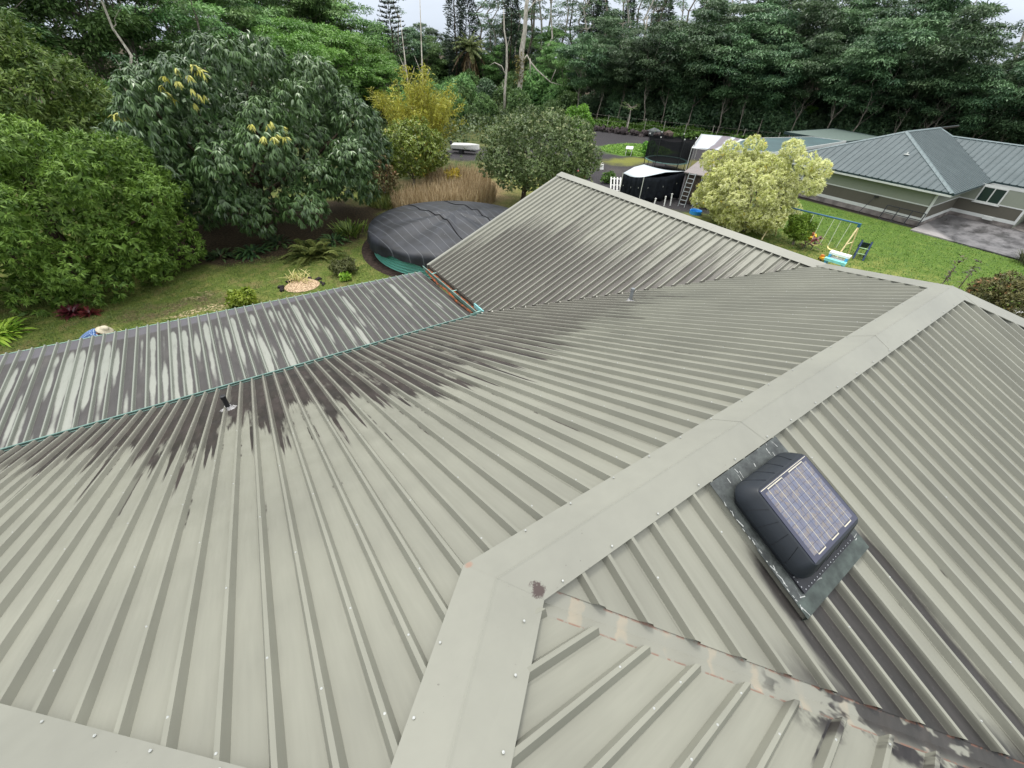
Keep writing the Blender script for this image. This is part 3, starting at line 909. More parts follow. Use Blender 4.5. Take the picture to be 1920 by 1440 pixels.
# --- vent pipes
mat_blackpipe = plain('black_vent_pipe', srgb(30, 31, 33), 0.5, 0.4)
mat_sealant = plain('white_sealant', srgb(150, 149, 149), 0.6, 0.3, 0.25, 20)
def vent_pipe(p, hh, mat, r=0.04):
    p = Vector(p)
    mb = MB(); mb.tube([p - up * 0.1, p + up * hh], r, 12)
    mb.lathe([(r * 1.12, hh - 0.06), (r * 1.12, hh + 0.005), (r * 0.8, hh + 0.005), (r * 0.8, hh - 0.1)], 12, p)
    o = mb.build('vent_pipe', mat, house, smooth=False)
    mb = MB()
    pr = [(0.135, 0.001), (0.11, 0.022), (0.07, 0.034), (r + 0.008, 0.07), (r, 0.09)]
    rr = random.Random(2)
    q = PL_L.n.to_track_quat('Z', 'Y').to_matrix()
    n2 = MB(); n2.lathe(pr, 14)
    n2.v = [tuple(p + q @ Vector((x * (1 + rr.uniform(-.14, .14)), y * (1 + rr.uniform(-.14, .14)), z))) for x, y, z in n2.v]
    n2.build('pipe_boot', mat_sealant, o)
vent_pipe(PL_L(-1.655, 6.34), 0.30, mat_blackpipe)
vent_pipe(PL_L(6.88, 4.74), 0.34, plain('grey_vent_pipe', srgb(120, 124, 126), 0.4))

# --- flat porch roof beyond the left gutter
porch = thing('porch_roof', 'low flat porch roof of heavily mildewed ribbed metal beyond the teal gutter', 'porch roof', (0, 0, 0))
PL_M = Plane((0, EAVE + 0.08, ZE - 0.17), (1, 0, 0), (0, 1, 0), 0.03)
def M_bot(u): return 12.81 - 0.0375 * (u + 6.25) - (EAVE + 0.08)
Mc = [(-11.5, 0), (VX - 0.2, 0), (VX - 0.2, M_bot(VX - 0.2)), (-11.5, M_bot(-11.5))]
dk = deck_slab(porch, PL_M, Mc, mat_deck, thick=0.12)
U_M, P_M = -0.21, 0.236
slope_panels(dk, PL_M, Mc, U_M, P_M, roof_mat('roof_sheet_porch', U_M, P_M, stain_M, 0.36), lambda u: 0.0, M_bot)
mb = MB()
a, b = PL_M(-11.5, M_bot(-11.5), 0.0), PL_M(VX - 0.2, M_bot(VX - 0.2), 0.0)
mb.slab([a + Vector((0, 0, .012)), b + Vector((0, 0, .012)), b + Vector((0, 0.018, .012)), a + Vector((0, 0.018, .012))], (0, 0, -0.16))
mb.build('drip_edge', plain('pale_teal_trim', srgb(140, 170, 158), 0.45), porch)
for x in (-11.2, -7.6, -4.0, -0.4, 3.2):
    MB().boxp((x, 12.25, 0), (x + 0.1, 12.35, 2.15)).build('post', mat_wall_main, porch)

# ================================================================== solar attic fan on the right slope
vent = thing('solar_roof_vent', 'dark plastic solar powered attic vent with blue panel on the right slope beside the ridge', 'roof vent', (0, 0, 0))
VD = PL_R.vd.normalized(); UD = PL_R.ud; NR = PL_R.n
def rp(u, v, h):                     # v = true metres down the slope
    return A0 + UD * u + VD * v + NR * h
def flash_mat():
    g = G('lead_flashing', 0.42, 0.5, 0.2); p = g.pos()
    n = g.noise(p, 9, 5, 0.7)
    c = g.mix(g.step(n, 0.3, 0.7), srgb(44, 47, 47), srgb(74, 79, 77))
    uv = g.coord('UV'); u, v, _ = g.sep(uv)
    wh = g.step(g.noise(g.vec(g.mul(u, 22), g.mul(v, 3)), 1.0, 4, 0.7), 0.60, 0.72)
    c = g.mix(g.mul(wh, 0.4), c, srgb(160, 165, 165))
    g.col(c); g.bump(n, 0.5, 0.01)
    return g.mat
mat_flash = flash_mat()
def rslab(pts, h0, h1, name, mat, parent):
    mb = MB(); P = [rp(u, v, h1) for u, v in pts]
    mb.slab(P, NR * (h0 - h1))
    k = 0
    uvs = []
    for f in mb.f:
        for i in f:
            q = Vector(mb.v[i]) - A0
            uvs.append((q.dot(UD), q.dot(VD)))
    mb.uv = uvs
    return mb.build(name, mat, parent)
fl = rslab([(2.84, 0.233), (1.86, 0.233), (1.86, 0.80), (2.84, 0.80)], 0.057, 0.061, 'upper_flashing', mat_flash, vent)
fl2 = rslab([(2.855, 0.79), (1.845, 0.79), (1.845, 1.20), (2.855, 1.20)], 0.058, 0.064, 'lower_flashing', mat_flash, vent)
mb = MB()
mb.slab([rp(2.855, 1.20, 0.064), rp(1.845, 1.20, 0.064), rp(1.845, 1.315, 0.059), rp(2.855, 1.315, 0.059)], NR * -0.005)
mb.slab([rp(2.855, 1.315, 0.059), rp(1.845, 1.315, 0.059), rp(1.845, 1.325, 0.004), rp(2.855, 1.325, 0.004)], VD * -0.004)
mat_apron = plain('green_tinged_lead', srgb(60, 68, 64), 0.45, 0.4, 0.4, 9, 0.1)
mb.build('apron', mat_apron, vent)
mb = MB()
rr = random.Random(5)
for i in range(46):
    e = rr.choice((0, 0, 1, 2, 2))
    if e == 0: q = (1.852 + rr.uniform(0, .02), rr.uniform(0.22, 1.3), .0625)
    elif e == 1: q = (rr.uniform(1.88, 2.8), 0.24 + rr.uniform(0, .12), .0615)
    else: q = (rr.uniform(1.9, 2.82), 1.2 + rr.uniform(-.02, .02), .0645)
    a = rp(*q); ang = rr.uniform(-.4, .4) + (0 if e == 2 else 1.57)
    d1 = (UD * math.cos(ang) + VD * math.sin(ang)) * rr.uniform(.006, .035); d2 = (UD * -math.sin(ang) + VD * math.cos(ang)) * rr.uniform(.002, .004)
    mb.slab([a - d1 - d2, a + d1 - d2, a + d1 + d2, a - d1 + d2], NR * 0.002)
o = mb.build('sealant_smears', plain('grey_sealant', srgb(150, 152, 150), .6, .3, .3, 20), vent); o['kind'] = 'stuff'
# perforated dark curb
mat_curb = plain('dark_curb', srgb(30, 31, 36), 0.5, 0.4)
curb = rslab([(2.76, 0.44), (1.95, 0.44), (1.95, 1.19), (2.76, 1.19)], 0.064, 0.080, 'curb', mat_curb, vent)
mb = MB()
for i in range(18):
    for q in ((1.962, 0.5 + i * 0.038), (1.985 + i * 0.042, 1.176)):
        a = rp(q[0], q[1], 0.0805)
        mb.slab([a + UD * .0035 + VD * .0035, a - UD * .0035 + VD * .0035, a - UD * .0035 - VD * .0035, a + UD * .0035 - VD * .0035], NR * 0.001)
o = mb.build('vent_holes', plain('bright_perforation', srgb(170, 172, 176), 0.4), curb); o['kind'] = 'stuff'
# hood lofted from rounded rectangles
def rrect(cu, cv, wu, wv, r, n=7):
    P = []
    for (sx, sy, a0) in ((1, 1, 0), (-1, 1, 90), (-1, -1, 180), (1, -1, 270)):
        for k in range(n):
            a = math.radians(a0 + 90 * k / (n - 1))
            P.append((cu + sx * (wu / 2 - r) + r * math.cos(a), cv + sy * (wv / 2 - r) + r * math.sin(a)))
    return P
mat_hood = plain('navy_plastic_hood', srgb(21, 27, 34), 0.42, 0.4, 0.06, 4)
cu, cvv = 2.345, 0.735
rings = [(rrect(cu, cvv, 0.78, 0.70, 0.12), 0.080), (rrect(cu, cvv, 0.82, 0.75, 0.13), 0.088), (rrect(cu, cvv, 0.84, 0.77, 0.13), 0.115), (rrect(cu, cvv, 0.83, 0.76, 0.13), 0.150),
         (rrect(cu + .005, cvv, 0.79, 0.71, 0.10), 0.195), (rrect(cu + .012, cvv + .002, 0.725, 0.63, 0.06), 0.258), (rrect(cu + .013, cvv + .002, 0.71, 0.615, 0.05), 0.264)]
mb = MB()
for (a, ha), (b, hb) in zip(rings[:-1], rings[1:]):
    for i in range(len(a)):
        j = (i + 1) % len(a)
        mb.face([rp(*a[j], ha), rp(*a[i], ha), rp(*b[i], hb), rp(*b[j], hb)])
mb.face([rp(*p, rings[-1][1]) for p in reversed(rings[-1][0])])
mb.face([rp(*p, rings[0][1]) for p in rings[0][0]])
hood = mb.build('hood', mat_hood, vent, smooth=True)
hood.data.polygons.foreach_set('use_smooth', [True] * len(hood.data.polygons))
e = hood.modifiers.new('split', 'EDGE_SPLIT'); e.split_angle = math.radians(24)
# moulded joints running over the sides of the hood
mat_groove = plain('hood_joint', srgb(16, 19, 25), 0.6, 0.3)
def hood_joint(side, f):
    pts = []
    for (P, hh), (wu, wv, c1, c2) in zip(rings[2:6], ((.84, .77, cu, cvv), (.83, .76, cu, cvv), (.79, .71, cu + .005, cvv), (.725, .63, cu + .012, cvv))):
        if side == 0: q = (c1 - wu / 2 - .0005, c2 + f * (wv - .3))
        elif side == 1: q = (c1 + wu / 2 + .0005, c2 + f * (wv - .3))
        elif side == 2: q = (c1 + f * (wu - .3), c2 - wv / 2 - .0005)
        else: q = (c1 + f * (wu - .3), c2 + wv / 2 + .0005)
        pts.append(rp(q[0], q[1], hh))
    mb = MB(); mb.tube(pts, 0.0022, 4)
    mb.build('joint', mat_groove, hood)
for f in (-.45, -.15, .15, .45):
    for sd_ in (0, 1, 2, 3):
        hood_joint(sd_, f)
# glass with cells
g = G('solar_backing', 0.12, 0.6); g.col(srgb(46, 48, 66))
pan_o = rslab([(2.70, 0.447), (2.02, 0.447), (2.02, 1.025), (2.70, 1.025)], 0.2642, 0.2685, 'solar_panel', g.mat, vent)
def cell_mat():
    g = G('solar_cell', 0.12, 0.7)
    p = g.pos()
    n = g.vor(p, 34); n2 = g.noise(p, 20, 3, 0.7)
    c = g.mix(g.step(n2, 0.42, 0.6), srgb(82, 83, 98), srgb(104, 97, 93))
    c = g.mix(g.step(n, 0.3, 0.8, 0, .7), c, srgb(84, 90, 110))
    g.col(c)
    return g.mat
mat_cell = cell_mat()
cols, rows = 6, 9
u_a, u_b, v_a, v_b = 2.055, 2.665, 0.485, 0.988
cell_me = None
for i in range(cols):
    for j in range(rows):
        ua, ub = u_a + (u_b - u_a) * i / cols + .0015, u_a + (u_b - u_a) * (i + 1) / cols - .0015
        va, vb = v_a + (v_b - v_a) * j / rows + .0012, v_a + (v_b - v_a) * (j + 1) / rows - .0012
        if cell_me is None:
            c0 = rslab([(ub, va), (ua, va), (ua, vb), (ub, vb)], 0.2685, 0.2693, 'cell', mat_cell, pan_o); cell_me = c0; cref = (ua, va)
        else:
            c1 = cell_me.copy(); COL.objects.link(c1); c1.location = UD * (ua - cref[0]) + VD * (va - cref[1])
mat_bus = plain('silver_busbar', srgb(178, 173, 156), 0.35, 0.5, 0.1)
def bus(a, b, w=0.0032):
    d = Vector((b[0] - a[0], b[1] - a[1])).normalized() * w / 2; nx = Vector((-d.y, d.x))
    rslab([(b[0] - nx.x, b[1] - nx.y), (b[0] + nx.x, b[1] + nx.y), (a[0] + nx.x, a[1] + nx.y), (a[0] - nx.x, a[1] - nx.y)], 0.2693, 0.27, 'busbar', mat_bus, pan_o)
bu = [u_a + (u_b - u_a) * (i + .5) / cols for i in range(cols)]
for x in bu: bus((x, 0.472), (x, 1.0))
for a, b in ((0, 1), (2, 3), (4, 5)): bus((bu[a] - .002, 1.0), (bu[b] + .002, 1.0), .008)
for a, b in ((0, 2), (3, 5)): bus((bu[a] - .002, 0.472), (bu[b] + .002, 0.472), .008)
bus((2.03, 0.457), (2.69, 0.457), .005)
# ================================================================== neighbour's house
nb = thing('bungalow', 'neighbouring bungalow with blue green hipped metal roof and taupe and sage siding', 'house', (0, 0, 0))
mat_nroof = roof_mat('blue_green_roof', 0.0, 0.43, lambda g, u, v, pid, t, dr, pan, rid, base, side: g.mix(g.step(g.noise(g.vec(g.mul(u, 2), g.mul(v, .6)), 1.0, 4), 0.3, 0.7), srgb(65, 76, 78), srgb(75, 86, 88)), 0.45)
mat_ncap = plain('pale_blue_green_cap', srgb(88, 102, 104), 0.45, 0.4)
mat_ngut = plain('dark_green_gutter', srgb(38, 56, 58), 0.45, 0.4)
mat_white = plain('white_trim', srgb(196, 198, 194), 0.6, 0.3, 0.06, 2)
def siding(name, c1, c2):
    g = G(name, 0.85, 0.2); p = g.pos(); x, y, z = g.sep(p)
    n = g.noise(p, 1.2, 4); st = g.noise(g.vec(g.mul(g.add(x, y), 9), g.mul(z, .5)), 1.0, 3)
    g.col(g.mix(g.add(g.mul(n, .6), g.mul(st, .4)), c1, c2)); return g.mat
mat_sage = siding('sage_siding', srgb(126, 131, 118), srgb(142, 147, 133))
mat_taupe = siding('taupe_siding', srgb(84, 81, 72), srgb(98, 95, 86))
mat_conc = plain('stained_concrete', srgb(122, 116, 112), 0.9, 0.15, 0.4, 1.5)
NX, NY = 41.5, 7.55
def nwall(a, b, out, parent, z0=0.36, z1=2.5, mid=1.36):
    """wall from a to b (xy), out = outward unit vector: lower and upper siding, trims, footing"""
    a, b, ov = Vector((a[0], a[1], 0)), Vector((b[0], b[1], 0)), Vector((out[0], out[1], 0))
    def strip(zlo, zhi, off, th, name, mat):
        mb = MB(); o0, o1 = ov * (off - th), ov * off
        mb.prism([(q.x, q.y) for q in (a + o0, b + o0, b + o1, a + o1)][::1], zlo, zhi)
        return mb.build(name, mat, parent)
    strip(0.0, z0, 0.03, 0.2, 'footing', mat_conc)
    strip(z0, mid, 0.0, 0.14, 'lower_siding', mat_taupe)
    strip(mid, z1, 0.0, 0.14, 'upper_siding', mat_sage)
    strip(z0 - 0.02, z0 + 0.2, 0.035, 0.03, 'base_trim', mat_white)
    strip(mid - 0.03, mid + 0.04, 0.025, 0.024, 'band_trim', mat_white)
    strip(z1 - 0.1, z1 + 0.02, 0.02, 0.019, 'top_trim', mat_white)
nwall((NX, NY), (NX, 18.4), (-1, 0), nb)
nwall((NX, NY), (47.7, NY), (0, -1), nb)
nwall((47.7, NY), (47.7, 3.7), (-1, 0), nb)
nwall((47.7, -2.2), (47.7, -11), (-1, 0), nb)
for x, y in ((NX, NY), (47.7, 3.7), (47.7, -2.2)):
    MB().boxp((x - 0.05, y - 0.05, 0.34), (x + 0.09, y + 0.09, 2.5)).build('corner_trim', mat_white, nb)
MB().boxp((47.68, -2.1, 2.15), (47.82, 3.65, 2.5)).build('garage_lintel', mat_white, nb)
MB().boxp((52.0, -2.2, 0.0), (52.1, 3.7, 2.5)).build('garage_back_wall', plain('dark_garage', srgb(40, 42, 42), 0.9, 0.1), nb)
MB().boxp((47.9, -2.2, 0.01), (52, 3.7, 0.03)).build('garage_floor', mat_conc, nb)
MB().boxp((47.9, -2.3, 0), (60, -2.2, 2.45)).build('wall', mat_sage, nb)
MB().boxp((47.9, 3.7, 0), (60, 3.8, 2.45)).build('wall', mat_sage, nb)
MB().boxp((NX, 18.3, 0), (60, 18.4, 2.45)).build('wall', mat_sage, nb)
MB().boxp((60, -11, 0), (60.1, 18.4, 2.45)).build('wall', mat_sage, nb)
g = G('dark_glass', 0.06, 0.6); g.col(srgb(34, 46, 50)); mat_glass = g.mat
def nwindow(c, w, h, axis, out, panes, parent):
    """window centre c on a wall along axis, out = outward"""
    c, ax, ov = Vector(c), Vector(axis), Vector(out)
    def b(c0, du, dz, d0, d1):
        mb = MB(); P = [c0 + ax * (s * du) + up * (t * dz) for s, t in ((-.5, -.5), (.5, -.5), (.5, .5), (-.5, .5))]
        P = [p + ov * d1 for p in P]
        if (P[1] - P[0]).cross(P[2] - P[0]).dot(ov) < 0: P.reverse()
        return mb.slab(P, ov * (d0 - d1))
    root = b(c, w, h, 0.0, 0.012).build('window', mat_glass if panes == 1 else mat_ngut, parent)
    fr = 0.09
    for s in (-1, 1):
        b(c + ax * s * (w / 2), fr, h + 0.16, 0.0, 0.05).build('frame', mat_white, root)
        b(c + up * s * (h / 2 + .045), w + 0.09, fr, 0.0, 0.047).build('frame', mat_white, root)
    if panes > 1:
        for i in range(panes):
            pw = w / panes
            b(c + ax * (-w / 2 + pw * (i + .5)), pw - 0.09, h - 0.04, 0.014, 0.022).build('pane', mat_glass, root)
        b(c, 0.07, h, 0.012, 0.04).build('mullion', mat_white, root)
    b(c - up * (h / 2 + .11), w + 0.26, 0.05, 0.0, 0.09).build('sill', mat_white, root)
nwindow((NX, 15.9, 1.85), 1.5, 1.0, (0, 1, 0), (-1, 0, 0), 1, nb)
nwindow((47.7, 5.9, 1.85), 1.35, 0.95, (0, 1, 0), (-1, 0, 0), 2, nb)
NS = 0.41
ZT = 2.5 + NS * 6.2
N1 = Plane((47.1, 0, ZT), (0, 1, 0), (-1, 0, 0), NS)
N2 = Plane((0, 12.95, ZT), (1, 0, 0), (0, -1, 0), NS)
N3 = Plane((54.7, 0, 2.5 + NS * 5), (0, 1, 0), (-1, 0, 0), NS)
N4 = Plane((0, 12.95, ZT), (1, 0, 0), (0, 1, 0), NS)
N5 = Plane((54.7, 0, 2.5 + NS * 5), (0, 1, 0), (1, 0, 0), NS)
yc = 12.95
ribn = (0.05, 0.015, 0.045)
for pl, cor, vt, vb in (
    (N1, [(6.75, 6.2), (yc, 0), (19.15, 6.2)], lambda u: abs(u - yc), lambda u: 6.2),
    (N2, [(40.9, 6.2), (47.1, 0), (54.7, 0), (54.7, 1.2), (49.7, 6.2)], lambda u: max(0.0, 47.1 - u), lambda u: 6.2 if u < 49.7 else 6.2 - (u - 49.7)),
    (N3, [(-11.6, 0), (11.75, 0), (6.75, 5), (-11.6, 5)], lambda u: 0.0, lambda u: 5.0 if u < 6.75 else 5 - (u - 6.75)),
    (N4, [(40.9, 6.2), (47.1, 0), (60, 0), (60, 6.2)], lambda u: max(0.0, 47.1 - u), lambda u: 6.2),
    (N5, [(-11.6, 0), (12.5, 0), (12.5, 5), (-11.6, 5)], lambda u: 0.0, lambda u: 5.0)):
    d = deck_slab(nb, pl, cor, mat_deck)
    slope_panels(d, pl, cor, 0.1, 0.43, mat_nroof, vt, vb, per=2, rib=ribn)
def ncap(a, b, w=0.17, name='ridge_cap'):
    a, b = Vector(a) + up * .05, Vector(b) + up * .05
    t = (b - a).normalized(); s = t.cross(up).normalized()
    dz = up * (-w * 0.36)
    mb = MB(); mb.slab([a, a + s * w + dz, b + s * w + dz, b], (0, 0, -.02)); mb.slab([b, b - s * w + dz, a - s * w + dz, a], (0, 0, -.02))
    mb.build(name, mat_ncap, nb)
ap = N1(yc, 0)
ncap(ap, N1(6.75, 6.2), name='hip_cap'); ncap(ap, N1(19.15, 6.2), name='hip_cap'); ncap(ap, (54.7, yc, ZT)); ncap((54.7, 11.75, 4.55), (54.7, -11.6, 4.55)); ncap((54.7, yc, ZT), (54.7, 11.75, 4.55))
def eave_run(pts):
    for a, b in zip(pts[:-1], pts[1:]):
        a, b = Vector(a), Vector(b); t = (b - a).normalized(); s = Vector((t.y, -t.x, 0))
        MB().slab([a, b, b + s * .12, a + s * .12] if True else [], (0, 0, -.13)).build('gutter', mat_ngut, nb)
        MB().slab([a - s * .02 - up * .12, b - s * .02 - up * .12, b + s * .004 - up * .12, a + s * .004 - up * .12], (0, 0, -.12)).build('fascia', mat_white, nb)
eave_run([(40.9, 19.15, 2.5), (40.9, 6.75, 2.5)][::-1]); eave_run([(49.7, 6.75, 2.5), (40.9, 6.75, 2.5)][::-1]); eave_run([(49.7, 6.75, 2.5), (49.7, -11.6, 2.5)][::-1])
MB().boxp((40.95, 6.8, 2.34), (49.8, 7.5, 2.36)).build('soffit', mat_white, nb)
MB().boxp((40.95, 7.5, 2.34), (41.5, 19.1, 2.36)).build('soffit', mat_white, nb)
for p in (N1(11.3, 2.9), N3(3.0, 2.2)):
    mb = MB(); mb.tube([p, p + up * .18], .05, 8); mb.box(p + Vector((0, 0, .02)), (.36, .3, .03)); mb.build('vent_pipe', mat_white, nb)
# small bracket light under the corner eave
MB().boxp((43.0, 7.40, 1.95), (43.25, 7.53, 2.2)).build('wall_lamp', mat_ngut, nb)
MB().boxp((47.55, 4.9, 0.3), (47.66, 5.5, 0.52)).build('outlet_box', mat_white, nb)

# driveway slab
def drive_mat():
    g = G('driveway_concrete', 0.35, 0.5); p = g.pos(); x, y, z = g.sep(p)
    n = g.noise(g.vec(g.mul(x, 0.55), g.mul(y, 0.9)), 1.0, 5, 0.6); f = g.noise(p, 4, 4)
    c = g.mix(g.step(g.add(g.mul(n, .8), g.mul(f, .2)), 0.38, 0.62), srgb(52, 50, 51), srgb(100, 98, 99))
    dry = g.inv(g.step(g.add(g.add(g.mul(g.sub(x, 40.5), .9), g.mul(g.sub(7.6, y), 1.3)), g.mul(n, 1.2)), 2.6, 3.4))
    c = g.mix(dry, c, srgb(140, 136, 135)); g.col(c)
    g.set('Roughness', g.step(n, .3, .7, .25, .7)); return g.mat
mb = MB(); mb.prism([(39.7, 7.45), (39.4, 1.2), (38.2, -12), (47.6, -12), (47.6, 7.45)], 0.0, 0.09)
tag(mb.build('driveway', drive_mat()), 'wet patchy grey concrete drive in front of the bungalow', kind='structure')

# ================================================================== roofs and yard things behind
def roof_on_posts(name, label, cat, poly, z, th, mat, fasc, posts, zs=None):
    t = thing(name, label, cat, (0, 0, 0))
    zs = zs or [z] * len(poly)
    mb = MB(); mb.slab([(p[0], p[1], zz) for p, zz in zip(poly, zs)], (0, 0, -th)); 
    mb.build('roof_sheet', mat, t)
    for i in range(len(poly)):
        a = Vector((*poly[i], zs[i])); b = Vector((*poly[(i + 1) % len(poly)], zs[(i + 1) % len(poly)])); d = (b - a).normalized(); s = Vector((d.y, -d.x, 0))
        MB().slab([a + up * .03 + s * .003, b + up * .03 + s * .003, b + up * .03 + s * .06, a + up * .03 + s * .06], (0, 0, -.24)).build('fascia', fasc, t)
    for x, y in posts:
        MB().boxp((x - .06, y - .06, 0), (x + .06, y + .06, z - th)).build('post', mat_white, t)
    return t
mat_tealroof = plain('teal_membrane', srgb(58, 80, 82), 0.6, 0.3, 0.12, .6)
carport = roof_on_posts('carport', 'low teal carport roof with white fascia between the pale bush and the bungalow', 'carport', [(37.2, 22.3), (40.7, 19.4), (54.5, 19.6), (53.0, 22.3), (44.6, 24.3)], 2.9, .1, mat_tealroof, mat_white, [(38, 22.2), (41, 19.9), (47, 19.9), (53, 20), (45, 23.6)], [2.85, 2.85, 3.0, 3.05, 3.0])
roof_on_posts('lean_to', 'thin grey green shed roof peeking over the far end of the teal carport', 'shed', [(53.6, 25.5), (54.8, 19.8), (64, 19.8), (64, 25)], 2.9, .08, plain('grey_green_sheet', srgb(84, 98, 92), .6), mat_ngut, [(54.5, 25), (63, 24.5), (63, 20.3)], [3.05, 2.9, 2.9, 3.05])
# striped tarp canopy
tc = thing('canopy_tent', 'long white and grey striped tarp canopy behind the trampoline', 'canopy', (0, 0, 0))
mb = MB()
a0, a1, b1, b0 = Vector((37.9, 25.6, 2.35)), Vector((45.6, 30.2, 2.5)), Vector((48.4, 25.4, 2.35)), Vector((40.3, 22.7, 2.2))
def cloth(p, q, r, s, nu, nv, sag, peak=0.0):
    mb = MB(); K = lambda i, j: (p.lerp(q, i / nu)).lerp(s.lerp(r, i / nu), j / nv) + up * (-sag * math.sin(math.pi * i / nu) * 1.0 + peak * (1 - abs(2 * j / nv - 1)))
    for i in range(nu):
        for j in range(nv):
            mb.face([K(i, j + 1), K(i + 1, j + 1), K(i + 1, j), K(i, j)], [(i / nu, (j + 1) / nv), ((i + 1) / nu, (j + 1) / nv), ((i + 1) / nu, j / nv), (i / nu, j / nv)])
    return mb
g = G('striped_tarp', 0.5, 0.3); u, v, _ = g.sep(g.coord('UV'))
w = g.add(v, g.mul(g.noise(g.coord('UV'), 3, 3), .12))
st = g.mx(g.mul(g.step(w, .42, .46), g.inv(g.step(w, .58, .62))), g.mul(g.step(w, .66, .68), g.inv(g.step(w, .76, .78))))
g.col(g.mix(st, srgb(176, 182, 187), srgb(112, 106, 112)))
o = cloth(a0, a1, b1, b0, 8, 8, .08, .14).build('tarp', g.mat, tc, smooth=True)
o.modifiers.new('thick', 'SOLIDIFY').thickness = .02
for p in (a0, a1, b1, b0, (a0 + a1) / 2, (b0 + b1) / 2):
    mb = MB(); mb.tube([(p.x, p.y, 0), (p.x, p.y, p.z)], .035, 6); mb.build('pole', mat_white, tc)
for p, q in ((a0, a1), (b0, b1), (a0, b0)):
    mb = MB(); mb.tube([p, q], .03, 6); mb.build('rail', mat_white, tc)

# trampoline
tr = thing('trampoline', 'round trampoline with tall dark safety net on the cinder lot', 'trampoline', (38.0, 28.1, 0))
R0 = 2.1
mat_net = G('dark_safety_net', 0.8, 0.1)
mat_net.col((0.008, 0.01, 0.011, 1)); mat_net.set('Alpha', 0.76); mat_net = mat_net.mat
mat_blackmetal = plain('black_steel', srgb(34, 36, 38), .5, .4)
mat_pad = plain('sea_green_pad', srgb(86, 116, 110), .6, .3)
mb = MB(); mb.lathe([(0, .86), (R0 - .25, .88)], 32); mb.build('mat', plain('black_jump_mat', srgb(20, 21, 22), .8, .2), tr)
mb = MB(); mb.lathe([(R0 - .28, .90), (R0 - .26, .93), (R0 + .02, .93), (R0 + .03, .88), (R0 - .26, .88), (R0 - .28, .90)], 32); mb.build('spring_pad', mat_pad, tr)
for k in range(4):
    a = math.pi / 2 * k + .35
    P = lambda da, r, z: (r * math.cos(a + da), r * math.sin(a + da), z)
    mb = MB(); mb.tube([P(-.3, R0, .9), P(-.28, R0, .04), P(.28, R0, .04), P(.3, R0, .9)], .03, 6); mb.build('leg', mat_blackmetal, tr)
tops = []
for k in range(6):
    a = 2 * math.pi * k / 6 + .15
    mb = MB(); mb.tube([(R0 * math.cos(a), R0 * math.sin(a), .3), (R0 * 1.02 * math.cos(a), R0 * 1.02 * math.sin(a), 2.95)], .04, 6); po = mb.build('net_pole', mat_blackmetal, tr)
    MB().box((R0 * 1.02 * math.cos(a), R0 * 1.02 * math.sin(a), 2.98), (.09, .09, .08)).build('pole_cap', mat_white, po)
    tops.append((R0 * .99 * math.cos(a), R0 * .99 * math.sin(a), 2.8))
mb = MB()
for k in range(6):
    p, q = Vector(tops[k]), Vector(tops[(k + 1) % 6])
    for s in range(5):
        K = lambda f, z: p.lerp(q, f) * (1 + .10 * math.sin(math.pi * f) * (1 if z < 1 else .2)) * 1.0
        a, b = K(s / 5, 0), K((s + 1) / 5, 0); c, d = K((s + 1) / 5, 2), K(s / 5, 2)
        sag = lambda f: .12 * math.sin(math.pi * f)
        mb.face([(a.x, a.y, .93), (b.x, b.y, .93), (c.x, c.y, 2.8 - sag((s + 1) / 5)), (d.x, d.y, 2.8 - sag(s / 5))])
mb.build('safety_net', mat_net, tr)

# tarp shelter with shade cloth sides
sh = thing('shade_shelter', 'slack white tarp shelter hung with black shade cloth beside the ladders', 'shelter', (0, 0, 0))
qa, qb, qc, qd = Vector((25.3, 22.1, 1.95)), Vector((28.4, 22.9, 2.15)), Vector((30.4, 20.4, 2.0)), Vector((26.1, 20.75, 1.9))
g = G('white_tarp', .45, .35); g.col(g.mix(g.noise(g.pos(), 1.2, 4), srgb(160, 170, 176), srgb(182, 189, 192)))
o = cloth(qa, qd, qc, qb, 10, 6, .13, .12).build('tarp_top', g.mat, sh, smooth=True); o.modifiers.new('thick', 'SOLIDIFY').thickness = .015
mat_shade = plain('black_shade_cloth', srgb(26, 30, 36), .85, .15, .3, 5)
def curtain(p, q, z0, seed, name='shade_side', trim=True):
    r = random.Random(seed); mb = MB(); n = 22; d = (q - p); d.z = 0; nn = Vector((-d.y, d.x, 0)).normalized()
    off = [nn * (.10 * math.sin(i * 1.3 + seed) + r.uniform(-.03, .03)) for i in range(n + 1)]
    zt = [p.lerp(q, i / n).z - .02 - .16 * math.sin(math.pi * i / n) for i in range(n + 1)]
    rows_ = 5
    def K(i, j):
        f = j / rows_; b = p.lerp(q, i / n); return Vector((b.x, b.y, zt[i] * (1 - f) + z0 * f)) + off[i] * (.3 + f)
    for i in range(n):
        for j in range(rows_):
            mb.face([K(i, j), K(i, j + 1), K(i + 1, j + 1), K(i + 1, j)])
    o = mb.build(name, mat_shade, sh, smooth=True); o.modifiers.new('thick', 'SOLIDIFY').thickness = .012
    for i in range(3, n, 8):
        MB().box(K(i, 2) - nn * 0.03, (.02, .02, .09)).build('tie_tag', mat_white, o)
curtain(qa, qd.lerp(qa, .02), .1, 1); curtain(qd, qc, .08, 2); curtain(qb, qa, .1, 3); curtain(qc, qb, .1, 4)
for q in (qa, qb, qc, qd):
    mb = MB(); mb.tube([(q.x, q.y, 0), (q.x, q.y, q.z + .02)], .03, 6); mb.build('pole', mat_white, sh)

